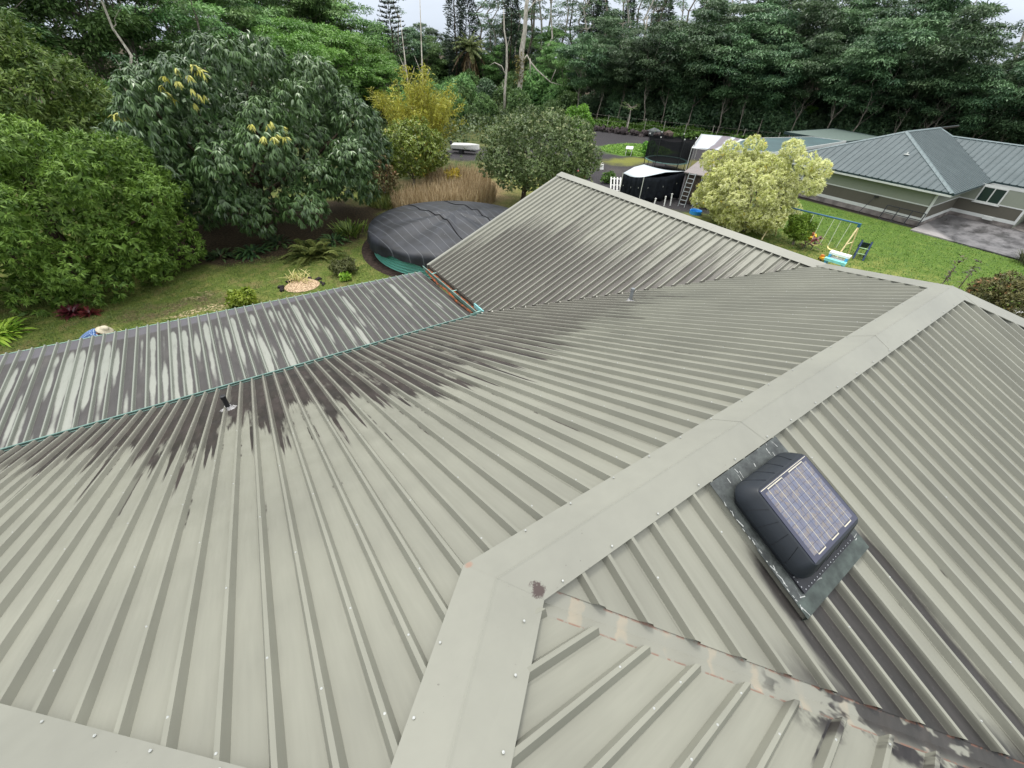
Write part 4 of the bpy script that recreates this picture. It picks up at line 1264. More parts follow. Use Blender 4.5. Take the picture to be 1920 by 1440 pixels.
# lean-to shed by the ladders
sd2 = thing('garden_shed', 'small shed with flat brown grey roof half hidden by the pale bush', 'shed', (0, 0, 0))
mat_board = plain('weathered_board', srgb(74, 66, 60), .9, .15, .35, 8)
poly = [(29.5, 19.9), (32.4, 20.9), (33.4, 17.6), (30.2, 16.7)]
mb = MB(); mb.slab([(p[0], p[1], z) for p, z in zip(poly, (2.15, 2.5, 2.5, 2.15))][::-1], (0, 0, -.07)); mb.build('roof_sheet', plain('brown_grey_sheet', srgb(118, 111, 109), .6, .3), sd2)
ins = [(29.75, 19.75), (32.2, 20.6), (33.1, 17.8), (30.35, 17.0)]
for i in range(4):
    a, b = Vector((*ins[i], 0)), Vector((*ins[(i + 1) % 4], 0)); n = 10
    for k in range(n):
        p, q = a.lerp(b, k / n), a.lerp(b, (k + .94) / n); t = (q - p).normalized(); s = Vector((-t.y, t.x, 0)) * .03
        mb = MB(); mb.prism([(w.x, w.y) for w in (p, q, q + s, p + s)], 0.05, 2.05); mb.build('board', mat_board, sd2)

# ladders
mat_alu = plain('dull_aluminium', srgb(170, 176, 176), .35, .5, .1, 5, .5)
def ladder(name, label, base, yaw, lean, w, L, rungs):
    t = thing(name, label, 'ladder', base, yaw, 'ladders leaning on the shed')
    for s in (-1, 1):
        m = Matrix.Rotation(lean, 3, 'X')
        mb = MB(); mb.box(m @ Vector((s * w / 2, 0, L / 2)), (.035, .07, L), m); mb.build('rail', mat_alu, t)
    for k in range(rungs):
        m = Matrix.Rotation(lean, 3, 'X'); z = L * (k + .6) / rungs
        c = m @ Vector((0, 0, z)); mb = MB(); mb.tube([c + Vector((-w / 2, 0, 0)), c + Vector((w / 2, 0, 0))], .018, 6); mb.build('rung', mat_alu, t)
    return t
ladder('ladder', 'aluminium ladder leaning beside the black shade cloth shelter', (28.75, 18.8, 0), math.radians(-72), math.radians(-13), .48, 2.35, 8)
ladder('ladder', 'second aluminium ladder closest to the pale variegated bush', (28.95, 17.75, 0), math.radians(-72), math.radians(-13), .48, 2.3, 8)

# swing set
sw = thing('swing_set', 'childrens swing set with blue top bar and cream legs on the lawn', 'swing set', (0, 0, 0))
mat_blue = plain('blue_swing_bar', srgb(34, 92, 122), .4, .5)
mat_cream = plain('cream_tube', srgb(226, 208, 160), .5, .4)
e1, e2 = Vector((29.05, 7.45, 2.0)), Vector((28.35, 11.6, 2.0))
mb = MB(); mb.tube([e1, e2], .045, 8); mb.build('top_bar', mat_blue, sw)
mb = MB(); mb.box(e1 - up * .08, (.16, .12, .2)); mb.build('corner_bracket', mat_blue, sw)
mb = MB(); mb.box(e2 - up * .08, (.16, .12, .2)); mb.build('corner_bracket', mat_blue, sw)
for e in (e1, e2):
    for s in (-.75, .9):
        mb = MB(); mb.tube([e - up * .1, (e.x + s, e.y, 0)], .04, 8); mb.build('leg', mat_cream, sw)
    mb = MB(); mb.tube([(e.x - .4, e.y, .9), (e.x + .48, e.y, .9)], .025, 6); mb.build('cross_brace', mat_cream, sw)
mat_chain = plain('pale_rope', srgb(214, 220, 200), .6, .3)
mat_seat = plain('yellow_seat', srgb(230, 216, 150), .5, .4)
for f0, f1 in ((.10, .22), (.30, .44)):
    pts = [e1.lerp(e2, f) for f in (f0, f1)]
    root = None
    d = (pts[1] - pts[0]); dn = d.normalized()
    seat = []
    for k in range(9):
        a = math.pi * k / 8
        seat.append(pts[0].lerp(pts[1], .5) - dn * (d.length * .42) * math.cos(a) - up * (1.48 + .16 * math.sin(a)) - Vector((.1, 0, 0)))
    mb = MB()
    for k in range(8):
        p, q = seat[k], seat[k + 1]; mb.slab([p + Vector((-.07, 0, 0)), q + Vector((-.07, 0, 0)), q + Vector((.07, 0, 0)), p + Vector((.07, 0, 0))], (0, 0, -.022))
    so = mb.build('swing_seat', mat_seat, sw)
    for p, s in ((pts[0], seat[0]), (pts[1], seat[-1])):
        mb = MB(); mb.tube([p - up * .03, s], .014, 5); mb.build('rope', mat_chain, so)
g1, g2 = e1.lerp(e2, .56), e1.lerp(e2, .80)
for p in (g1, g2):
    mb = MB(); mb.tube([p, p - up * 1.3], .016, 5); mb.build('glider_rod', mat_chain, sw)
mb = MB(); mb.box((g1 + g2) / 2 - up * 1.3, (.22, 1.0, .05)); mb.build('glider_seat', mat_seat, sw)

# toddler slide
ts = thing('toy_slide', 'small dark blue plastic play slide standing on the lawn by the swing leg', 'play slide', (30.3, 7.0, 0), math.radians(20))
mat_navy = plain('dark_blue_plastic', srgb(26, 50, 88), .4, .5)
for s in (-.24, .24):
    mb = MB(); mb.tube([(.05, s, .95), (-.5, s, .0)], .05, 8); mb.build('ladder_rail', mat_navy, ts)
    mb = MB(); mb.tube([(.05, s, .95), (.2, s, .02)], .035, 8); mb.build('leg', mat_navy, ts)
mb = MB()
prev = None
for k in range(9):
    f = k / 8; x = .05 + .85 * f; z = .86 - .72 * f + .12 * f * f
    row = [Vector((x, -.26, z + .17)), Vector((x, -.2, z)), Vector((x, .2, z)), Vector((x, .26, z + .17))]
    if prev:
        for i in range(3): mb.slab([prev[i], row[i], row[i + 1], prev[i + 1]][::-1], (0, 0, -.02))
    prev = row
mb.build('slide_bed', mat_navy, ts)
for z in (.3, .58):
    x = .05 - .55 * (1 - z / .95); mb = MB(); mb.box((x, 0, z), (.1, .48, .03)); mb.build('step', plain('pale_green_step', srgb(150, 180, 140), .5), ts)

# water table
wt = thing('water_table', 'white and aqua plastic play table behind the roof ridge on the lawn', 'play table', (27.25, 7.05, 0), math.radians(98))
mat_aqua = plain('aqua_plastic', srgb(130, 206, 204), .4, .5); mat_sky = plain('sky_blue_plastic', srgb(70, 158, 206), .4, .5); mat_wp = plain('white_plastic', srgb(232, 232, 228), .4, .5, .05)
bevel(MB().boxp((-.5, -.2, .66), (.5, .22, .78)).build('table_top', mat_wp, wt), .05)
bevel(MB().boxp((-.52, .28, .36), (.52, .56, .5)).build('tray', mat_aqua, wt), .05)
bevel(MB().boxp((-.44, -.16, .42), (.44, .2, .5)).build('shelf', mat_wp, wt), .02)
for x in (-.46, .36):
    bevel(MB().boxp((x, -.14, 0), (x + .1, .5, .36)).build('leg', mat_sky, wt), .02)
    bevel(MB().boxp((x, -.14, .36), (x + .1, .26, .66)).build('leg', mat_sky, wt), .02)
# ride-on toy
rt = thing('ride_on_toy', 'red and yellow ride-on toy lying on the grass near the red leaved plant', 'toy', (30.9, 10.2, 0), .6)
o = MB().lathe([(0, .0), (.34, .06), (.42, .2), (.36, .3), (.3, .3), (.3, .2), (0, .18)], 20).build('yellow_tub', plain('yellow_plastic', srgb(236, 190, 40), .4, .5), rt)
o.scale = (1.3, .8, 1)
mb = MB(); mb.box((0, 0, .32), (.5, .2, .16)); mb.box((.12, .0, .45), (.12, .3, .12)); bevel(mb.build('red_seat', plain('red_plastic', srgb(128, 40, 34), .45, .5), rt), .03)
ty = thing('toy_truck', 'tiny yellow toy vehicle at the foot of the white play table', 'toy', (27.6, 7.9, 0), .9)
bevel(MB().boxp((-.16, -.09, .07), (.16, .09, .2)).build('body', plain('toy_yellow', srgb(226, 172, 50), .45, .5), ty), .02)
bevel(MB().boxp((.02, -.08, .2), (.13, .08, .3)).build('cab', plain('toy_orange', srgb(210, 120, 50), .45, .5), ty), .02)
for x in (-.1, .1):
    for y in (-.1, .1):
        mb = MB(); mb.tube([(x, y - .02, .06), (x, y + .02, .06)], .06, 10); mb.build('wheel', mat_blackmetal, ty)
# steel gate frame against the wall
rk = thing('steel_gate_frame', 'black tubular steel frame leaning on the bungalow wall at the driveway', 'metal frame', (40.75, 8.6, 0), math.radians(-90))
for x in (-1.25, -.45, .35, 1.15):
    mb = MB(); mb.tube([(x, 0, 0), (x, .35, .95)], .035, 6); mb.build('upright', mat_blackmetal, rk)
for z, y in ((.03, .01), (.5, .18), (.95, .35)):
    mb = MB(); mb.tube([(-1.25, y, z), (1.15, y, z)], .03, 6); mb.build('rail', mat_blackmetal, rk)
hoe = thing('garden_hoe', 'dark long handled hoe propped against the taupe siding', 'hoe', (40.7, 11.3, 0))
mb = MB(); mb.tube([(0, 0, 0), (.68, -.35, 1.25)], .022, 6); mb.build('handle', mat_blackmetal, hoe)
MB().box((.7, -.4, 1.25), (.05, .3, .1)).build('blade', mat_blackmetal, hoe)
# garden hose dish etc
# small white table
wtb = thing('folding_table', 'small white folding table in the bright green weeds', 'table', (40.3, 35.2, 0), .7)
MB().boxp((-.9, -.38, .66), (.9, .38, .71)).build('tabletop', mat_wp, wtb)
for x in (-.78, .78):
    for y in (-.3, .3):
        mb = MB(); mb.tube([(x, y, 0), (x, y, .66)], .025, 6); mb.build('leg', mat_wp, wtb)
bk = thing('bucket', 'lone small white bucket on the black cinder lot', 'bucket', (31.9, 30.8, 0))
mb = MB(); mb.lathe([(.2, 0), (.14, .38), (.15, .4), (0, .4)], 16); mb.build('tub', mat_wp, bk)
mb = MB(); mb.tube([(-.17, 0, .1), (-.2, 0, .45), (0, 0, .6), (.2, 0, .45), (.17, 0, .1)], .012, 5); mb.build('bail_handle', mat_wp, bk)
# pallet and timber by the shelter
pt = thing('pallet', 'leaning white wooden pallet between the roof ridge and the shelter', 'pallet', (27.2, 23.9, 0), math.radians(-35))
ml = Matrix.Rotation(math.radians(-38), 3, 'X')
for k in range(6):
    MB().box(ml @ Vector((-.65 + .26 * k, .0, .6)), (.11, .025, 1.25), ml).build('slat', mat_wp, pt)
for z in (.15, .6, 1.1):
    MB().box(ml @ Vector((0, .06, z)), (1.4, .09, .05), ml).build('stringer', mat_wp, pt)
cr = thing('red_crate', 'faded red crate with black lid on the cinder lot edge', 'crate', (27.6, 29.2, 0), .4)
bevel(MB().boxp((-.5, -.4, 0), (.5, .4, .45)).build('box', plain('faded_red', srgb(150, 66, 56), .6), cr), .03)
MB().box((.25, -.5, .5), (1.0, .9, .05), Matrix.Rotation(.15, 3, 'Y')).build('lid', mat_blackmetal, cr)
MB().box((.9, -.2, .46), (.5, .22, .03), Matrix.Rotation(-.2, 3, 'Y')).build('white_board', mat_wp, cr)
pool2 = thing('paddling_pool', 'bright blue plastic paddling pool edge below the pale bush', 'paddling pool', (28.25, 17.15, 0)); pool2.scale = (.55, .55, .8)
mb = MB(); mb.lathe([(.0, .02), (.62, .03), (.70, .28), (.78, .3), (.76, .0)], 28); mb.build('tub', plain('bright_blue_plastic', srgb(56, 150, 220), .4, .5), pool2, smooth=False)
# odds and ends under the shelter
gt = thing('green_tub', 'small green plastic tub in front of the black shade cloth', 'tub', (26.3, 21.6, 0))
mb = MB(); mb.lathe([(0, .02), (.25, 0), (.32, .42), (.28, .42), (.22, .06), (0, .06)], 16); mb.build('tub', plain('green_plastic', srgb(40, 130, 70), .45, .5), gt)
for i, (x, y, a) in enumerate(((26.9, 19.9, .3), (27.6, 19.5, 1.2), (28.2, 19.4, 2.1))):
    t = thing('white_pipe', ('short upright white pipe in front of the black shade cloth', 'middle of three white pipes below the shade cloth', 'thick white pipe next to the ladder foot')[i], 'pipe', (x, y, 0), a, 'white pipes standing by the shelter')
    mb = MB(); mb.tube([(0, 0, 0), (.08, 0, .55 + .15 * i)], .05, 8); mb.build('pipe', mat_wp, t)
    mb = MB(); mb.lathe([(.065, .0), (.065, .06), (.0, .065)], 8, (.07, 0, .48 + .15 * i)); mb.build('end_fitting', mat_wp, t)
bl = thing('blue_tarp_bundle', 'blue tarp bundle on the ground beyond the trampoline', 'tarp', (41.0, 26.0, 0))
mb = MB(); mb.lathe([(1.0, 0), (.85, .3), (.5, .48), (0, .55)], 9); mb.build('folded_tarp', plain('blue_tarp', srgb(36, 74, 140), .6, .3, .3), bl)
# skiff
sk = thing('skiff', 'white skiff with outboard on a trailer behind the dark bushy tree', 'boat', (23.0, 42.0, 0), math.radians(-42)); sk.scale = (.72, .8, .75)
mb = MB(); N = 10; prev = None
for k in range(N + 1):
    f = k / N; x = -2 + 4 * f; w = .8 * (1 - max(0, f - .45) ** 2 * 3.0); w = max(w, .03); zk = .45 + .35 * max(0, f - .5) ** 2 * 2
    row = [Vector((x, -w, 1.05 + .15 * f)), Vector((x, -w * .75, .62)), Vector((x, 0, zk)), Vector((x, w * .75, .62)), Vector((x, w, 1.05 + .15 * f))]
    if prev:
        for i in range(4): mb.slab([prev[i], prev[i + 1], row[i + 1], row[i]], (0, 0, .04))
    prev = row
mb.slab([(-2, -.8, 1.05), (-2, .8, 1.05), (-2, .6, .6), (-2, -.6, .6)], (.05, 0, 0))
mb.build('hull', mat_wp, sk)
for x in (-1.0, .1): MB().boxp((x, -.66, .82), (x + .3, .66, .87)).build('thwart', plain('grey_thwart', srgb(150, 154, 156), .5), sk)
mb = MB(); mb.box((-2.15, 0, 1.2), (.3, .28, .45)); mb.box((-2.18, 0, .75), (.1, .12, .6)); bevel(mb.build('outboard_motor', mat_blackmetal, sk), .03)
MB().boxp((-1.9, -.5, .36), (1.6, .5, .42)).build('trailer_bed', mat_blackmetal, sk)
for y in (-.65, .65):
    mb = MB(); mb.tube([(-.6, y - .08, .28), (-.6, y + .08, .28)], .28, 14); mb.build('wheel', mat_blackmetal, sk)
sk2 = copy_tree(sk); sk2.location = (24.6, 39.6, 0); sk2.rotation_euler = (0, 0, 1.9); sk2.scale = (.42, .5, .45); sk2['label'] = 'smaller white dinghy peeking out left of the dark bushy tree'
# far white roofed shed
fs = thing('far_shed', 'distant white roofed shed seen beside the coconut palm', 'shed', (49.0, 80.5, 0), .3)
MB().boxp((-2, -1.5, 0), (2, 1.5, 2.3)).build('wall', mat_board, fs)
mb = MB(); mb.slab([(-2.4, -1.9, 2.3), (2.4, -1.9, 2.3), (2.4, 0, 3.2), (-2.4, 0, 3.2)], (0, 0, -.1)); mb.slab([(-2.4, 0, 3.2), (2.4, 0, 3.2), (2.4, 1.9, 2.3), (-2.4, 1.9, 2.3)], (0, 0, -.1)); mb.build('roof', mat_wp, fs)
# wire fence at the forest edge
fe = thing('wire_fence', 'wire fence of thin grey posts along the forest edge', 'fence', (0, 0, 0))
fp = [(50.6, 54.5), (51.8, 50.5), (53.2, 48.0), (54.6, 45.8), (56.0, 43.5), (57.6, 41.0), (59.5, 38.0), (61.6, 34.6), (63.8, 31.0)]
mat_post = plain('grey_fence_post', srgb(150, 146, 136), .8, .2, .25)
for x, y in fp:
    mb = MB(); mb.tube([(x, y, 0), (x, y, 1.85)], .045, 6); mb.build('post', mat_post, fe)
for z in (.5, 1.1, 1.7):
    mb = MB(); mb.tube([(x, y, z) for x, y in fp], .008, 4); mb.build('wire', mat_post, fe)
# lava rock wall
lw = thing('lava_rock_wall', 'long low heap of dark lava rocks in front of the wire fence', 'rock wall', (0, 0, 0))
mat_rock = plain('lava_rock', srgb(66, 60, 60), .95, .1, .45, 3)
def rock(r, seed):
    rr = random.Random(seed); mb = MB()
    import bmesh
    bm = bmesh.new(); bmesh.ops.create_icosphere(bm, subdivisions=1, radius=r)
    for v in bm.verts: v.co *= rr.uniform(.75, 1.2); v.co.z *= .75
    me = bpy.data.meshes.new('rock'); bm.to_mesh(me); bm.free(); me.materials.append(mat_rock); return me
RK = [rock(.4, i) for i in range(6)]
rr = random.Random(3)
line = [(47.0, 53.5), (49.3, 50), (50.6, 47.2), (52.4, 44.5), (54.5, 41.6)]
for i in range(90):
    f = rr.random() * (len(line) - 1.001); k = int(f); a, b = line[k], line[k + 1]; t = f - k
    o = bpy.data.objects.new('rock', RK[i % 6]); COL.objects.link(o); o.parent = lw
    o.location = (a[0] + (b[0] - a[0]) * t + rr.uniform(-.8, .8), a[1] + (b[1] - a[1]) * t + rr.uniform(-.6, .6), rr.uniform(0, .55)); o.rotation_euler = (rr.random() * 6, rr.random() * 6, rr.random() * 6); s = rr.uniform(.5, 1.25); o.scale = (s, s, s)
for i, (x, y, s, lab) in enumerate(((53.6, 43.2, 2.2, 'large rounded grey boulder in front of the forest fence'), (55.0, 41.8, 1.7, 'smaller brown boulder right of the large grey boulder'))):
    bd = link('boulder', RK[i].copy(), None); bd.location = (x, y, .5); bd.scale = (s * 1.2, s * 1.2, s); tag(bd, lab, 'boulder')
    bd.data.materials.clear(); bd.data.materials.append(plain('boulder_stone', (srgb(92, 96, 96), srgb(96, 84, 78))[i], .9, .1, .3, 3))

# ================================================================== covered above-ground pool
PC = Vector((9.9, 19.6, 0)); PR = 4.55
pool = thing('pool', 'round above ground pool with ribbed aqua wall under a dark tarp', 'pool', tuple(PC))
mat_poolwall = plain('aqua_corrugated_wall', srgb(88, 156, 140), .4, .5, .1, 2)
prof = []
for k in range(61):
    z = 1.15 * k / 60; prof.append((PR - .12 + .04 * math.cos(k * math.pi / 3.75), z))
mb = MB(); mb.lathe(prof, 72); mb.build('pool_wall', mat_poolwall, pool, smooth=True)
def cover_mat():
    g = G('dark_pool_cover', 0.55, 0.35); p = g.coord(); x, y, z = g.sep(p)
    n = g.noise(p, 1.2, 4); f = g.noise(p, 90, 2)
    c = g.mix(g.step(n, .3, .7), srgb(22, 24, 28), srgb(38, 41, 48))
    c = g.hsv(c, g.step(f, .2, .8, .93, 1.07))
    xx = g.add(x, g.mul(y, .03))
    q = g.m('FRACT', g.m('DIVIDE', xx, .46)); d = g.mul(g.m('ABSOLUTE', g.sub(q, .5)), .46)
    ln = g.step(d, .016, .008)
    c = g.mix(g.mul(ln, .8), c, srgb(84, 88, 92))
    g.col(c); g.bump(g.add(g.mul(n, 1), g.mul(f, .06)), .35, .04); return g.mat
mat_cover = cover_mat()
rng_p = np.random.default_rng(5)
NA, NR_ = 96, 14
skirt = [0.58 + 0.07 * math.sin(k * .55) + .05 * math.sin(k * 1.7 + 1) + .05 * rng_p.random() - (0.14 if 52 < k < 60 else 0) for k in range(NA)]
def cover_z(r, a):
    f = r / PR
    ang = (a * 8 / (2 * math.pi))
    fold = abs((ang % 1) - .5) * 2           # ridges over stretched seams
    z = 1.18 + .70 * (1 - f) ** 0.9 + 0.17 * fold * math.sin(math.pi * min(1, f)) - .06 * math.sin(math.pi * f) - .02
    return z
mb = MB(); ringsV = []
for j in range(NR_ + 1):
    r = PR * j / NR_
    ringsV.append([(r * math.cos(2 * math.pi * k / NA), r * math.sin(2 * math.pi * k / NA), cover_z(r, 2 * math.pi * k / NA)) for k in range(NA)])
for j in range(1, 5):
    row = []
    for k in range(NA):
        a = 2 * math.pi * k / NA; d = skirt[k] * j / 4
        rr_ = PR + .05 + .05 * math.sin(k * 1.9) * j / 4 + .03 * math.sin(k * .7) + (.02 * j)
        row.append((rr_ * math.cos(a), rr_ * math.sin(a), 1.2 - d))
    ringsV.append(row)
for j in range(len(ringsV) - 1):
    for k in range(NA):
        l = (k + 1) % NA
        q = [ringsV[j][k], ringsV[j + 1][k], ringsV[j + 1][l], ringsV[j][l]]
        mb.face(q if j else q[:3])
cov = mb.build('pool_cover', mat_cover, pool, smooth=True)
mat_strap = plain('black_strap', srgb(18, 18, 20), .7, .2)
for x0, ph in ((-.95, 0.4), (1.35, 1.4)):
    pts = []
    for k in range(41):
        y = (PR - .15) * (1 - 2 * k / 40) * math.sqrt(max(0.05, 1 - (x0 / PR) ** 2)); x = x0 + .09 * math.sin(k * .33 + ph); r = math.hypot(x, y); pts.append((x, y, cover_z(r, math.atan2(y, x) % (2 * math.pi)) + .012))
    mb = MB(); mb.tube(pts, .028, 5); mb.build('strap', mat_strap, cov)
tag(MB().lathe([(PR - .3, .012), (PR + .55, .010)], 64, tuple(PC)).build('pool_bed', plain('dark_soil_ring', srgb(52, 44, 40), .95, .1, .4, 6)), 'ring of dark bare soil round the covered pool', kind='structure')

# ================================================================== person bent over the flower bed
def person():
    root = thing('person', 'person in blue checked shirt and pale sun hat bending over behind the porch roof', 'person', (-5.8, 16.6, 0.0), math.radians(-14))
    J = {'pelvis': (0, 0, .48), 'waist': (.16, 0, .60), 'chest': (.40, 0, .70), 'neck': (.58, 0, .74), 'head': (.68, 0, .76), 'crown': (.76, 0, .80),
         'hipL': (.02, .11, .46), 'kneeL': (.38, .17, .42), 'ankL': (.08, .16, .09), 'toeL': (.30, .17, .04),
         'hipR': (.02, -.11, .46), 'kneeR': (.38, -.17, .42), 'ankR': (.06, -.15, .09), 'toeR': (.28, -.17, .04),
         'shL': (.48, .19, .70), 'elL': (.66, .26, .42), 'wrL': (.88, .18, .22), 'shR': (.48, -.19, .70), 'elR': (.66, -.26, .42), 'wrR': (.90, -.16, .22)}
    Rr = {'pelvis': .15, 'waist': .145, 'chest': .155, 'neck': .06, 'head': .095, 'crown': .085, 'hip': .095, 'knee': .065, 'ank': .045, 'toe': .035, 'sh': .075, 'el': .045, 'wr': .032}
    E = [('pelvis', 'waist'), ('waist', 'chest'), ('chest', 'neck'), ('neck', 'head'), ('head', 'crown')]
    for s in 'LR':
        E += [('pelvis', 'hip' + s), ('hip' + s, 'knee' + s), ('knee' + s, 'ank' + s), ('ank' + s, 'toe' + s), ('chest', 'sh' + s), ('sh' + s, 'el' + s), ('el' + s, 'wr' + s)]
    extraE = []
    for s, sg in (('L', 1), ('R', -1)):           # palm and five fingers
        wx, wy, wz = J['wr' + s]
        J['palm' + s] = (wx + .06, wy - sg * .01, wz - .06); Rr['palm'] = .03
        E.append(('wr' + s, 'palm' + s))
        for fi, (dy, ln) in enumerate(((.032, .075), (.011, .085), (-.011, .08), (-.032, .065))):
            J['f%d%s' % (fi, s)] = (wx + .10, wy - sg * .01 + sg * dy, wz - .09); J['g%d%s' % (fi, s)] = (wx + .10 + ln * .4, wy - sg * .01 + sg * dy * 1.1, wz - .09 - ln * .7)
            Rr['f%d' % fi] = .0095; Rr['g%d' % fi] = .008
            E += [('palm' + s, 'f%d%s' % (fi, s)), ('f%d%s' % (fi, s), 'g%d%s' % (fi, s))]
        J['th' + s] = (wx + .05, wy - sg * .06, wz - .07); Rr['th'] = .011; E.append(('palm' + s, 'th' + s))
    names = list(J); ix = {n: i for i, n in enumerate(names)}
    me = bpy.data.meshes.new('body'); me.from_pydata([J[n] for n in names], [(ix[a], ix[b]) for a, b in E], [])
    g = G('person_skin_and_clothes', .8, .2); x, y, z = g.sep(g.coord())
    skin = srgb(168, 118, 92)
    trous = srgb(62, 62, 70)
    c = g.mix(g.step(g.add(x, g.mul(z, .0)), .13, .15), trous, skin)
    c = g.mix(g.step(z, .40, .47), g.mix(g.step(x, .60, .62), trous, skin), c)
    g.col(c)
    o = link('body', me, g.mat, root)
    m = o.modifiers.new('skin', 'SKIN'); 
    lay = me.skin_vertices[0].data if me.skin_vertices else None
    if lay is None:
        bpy.context.view_layer.objects.active = o
        lay = me.skin_vertices[0].data
    for n in names:
        key = n.rstrip('LR') if n[:-1] in Rr or n.rstrip('LR') in Rr else n
        r = Rr.get(n, Rr.get(key, .03)); lay[ix[n]].radius = (r, r)
    lay[ix['pelvis']].use_root = True
    o.modifiers.new('sub', 'SUBSURF').render_levels = 2
    # shirt : checked cloth over the back and upper arms
    g = G('blue_checked_cloth', .85, .15); p = g.coord(); x, y, z = g.sep(p)
    s1 = g.m('PINGPONG', g.add(x, g.mul(z, .5)), .028); s2 = g.m('PINGPONG', y, .028)
    ck = g.mx(g.step(s1, .021, .025), g.step(s2, .021, .025))
    g.col(g.mix(ck, srgb(38, 70, 120), srgb(150, 168, 192)))
    mb = MB(); secs = [((-.03, .50), .155), ((.08, .57), .165), ((.20, .64), .172), ((.32, .69), .182), ((.44, .725), .185), ((.52, .735), .13), ((.57, .74), .07)]
    prev = None
    for (cx, cz), r in secs:
        t = 0.35
        ring = [Vector((cx - .5 * r * math.sin(a) * math.sin(t), 1.12 * r * math.cos(a), cz - .02 + .86 * r * math.sin(a))) for a in [2 * math.pi * k / 18 for k in range(18)]]
        if prev:
            for k in range(18):
                l = (k + 1) % 18; mb.face([prev[k], prev[l], ring[l], ring[k]])
        prev = ring
    for s, sg in (('L', 1), ('R', -1)):
        a, b = Vector(J['sh' + s]), Vector(J['el' + s]); mb.tube([a + Vector((-.06, -sg * .05, .01)), a, a.lerp(b, .5), a.lerp(b, .85)], [.10, .092, .078, .068], 12, False)
    so = mb.build('shirt', g.mat, root, smooth=True); so.modifiers.new('thick', 'SOLIDIFY').thickness = .006
    hat_m = plain('straw_hat', srgb(176, 168, 148), .85, .15, .12, 14)
    mb = MB(); mb.lathe([(.23, -.03), (.225, -.005), (.13, .015), (.115, .06), (.105, .10), (.07, .125), (0, .13)], 26)
    tm = Matrix.Translation((.72, 0, .80)) @ Matrix.Rotation(.45, 4, 'Y')
    mb.v = [tuple(tm @ Vector(v)) for v in mb.v]
    h = mb.build('hat', hat_m, root, smooth=True); h.modifiers.new('thick', 'SOLIDIFY').thickness = .008
    mb = MB(); mb.lathe([(.121, .022), (.119, .05)], 26); mb.v = [tuple(tm @ Vector(v)) for v in mb.v]; mb.build('hat_band', plain('brown_band', srgb(120, 92, 66), .8), h)
    mb = MB()
    for sy in (-.036, .036): mb.lathe([(0, .012), (.012, .006), (.012, -.006), (0, -.012)], 8, (.775, sy, .74))
    mb.build('eyes', plain('eye_white', srgb(60, 44, 38), .3), root)
    mb = MB(); mb.tube([(.765, 0, .745), (.80, 0, .715), (.78, 0, .70)], [.012, .016, .012], 6); mb.build('nose', plain('skin_tone', srgb(160, 110, 86), .7), root)
    mb = MB(); mb.lathe([(.10, -.07), (.106, 0), (.08, .06), (0, .08)], 14, (.66, 0, .785)); mb.build('hair', plain('dark_hair', srgb(40, 32, 28), .7), root)
person()
# ================================================================== vegetation
def leaf_mat(name, dark, light, accent=None, accent2=None, rough=0.5, spec=0.35, trans=0.22, vary=(.82, 1.2)):
    g = G(name, rough, spec)
    t = g.attr('tint')
    c = g.mix(g.step(t, 0.0, 1.0), dark, light)
    if accent is not None: c = g.mix(g.m('GREATER_THAN', t, 1.5), c, accent)
    if accent2 is not None: c = g.mix(g.m('GREATER_THAN', t, 2.5), c, accent2)
    oi = g.new('ShaderNodeObjectInfo')
    c = g.hsv(c, g.step(oi.outputs['Random'], 0, 1, *vary), 1.0, g.step(oi.outputs['Random'], 0, 1, .49, .51))
    g.col(c)
    tr_ = g.new('ShaderNodeBsdfTranslucent'); g.put(tr_.inputs['Color'], c)
    mx = g.new('ShaderNodeMixShader'); mx.inputs[0].default_value = trans
    g.nt.links.new(g.bsdf.outputs[0], mx.inputs[1]); g.nt.links.new(tr_.outputs[0], mx.inputs[2])
    g.nt.links.new(mx.outputs[0], g.out.inputs['Surface'])
    return g.mat
def bark_mat(name, a, b, sc=6):
    g = G(name, .9, .15); p = g.coord(); x, y, z = g.sep(p)
    n = g.noise(g.vec(g.mul(x, 3), g.mul(y, 3), g.mul(z, .6)), sc * .5, 4, .65)
    g.col(g.mix(g.step(n, .3, .7), a, b)); g.bump(n, .5, .03); return g.mat
bark_grey = bark_mat('grey_bark', srgb(96, 88, 78), srgb(150, 142, 130))
bark_pale = bark_mat('pale_bark', srgb(140, 132, 120), srgb(206, 200, 188))
bark_dark = bark_mat('dark_bark', srgb(52, 44, 36), srgb(92, 80, 66))

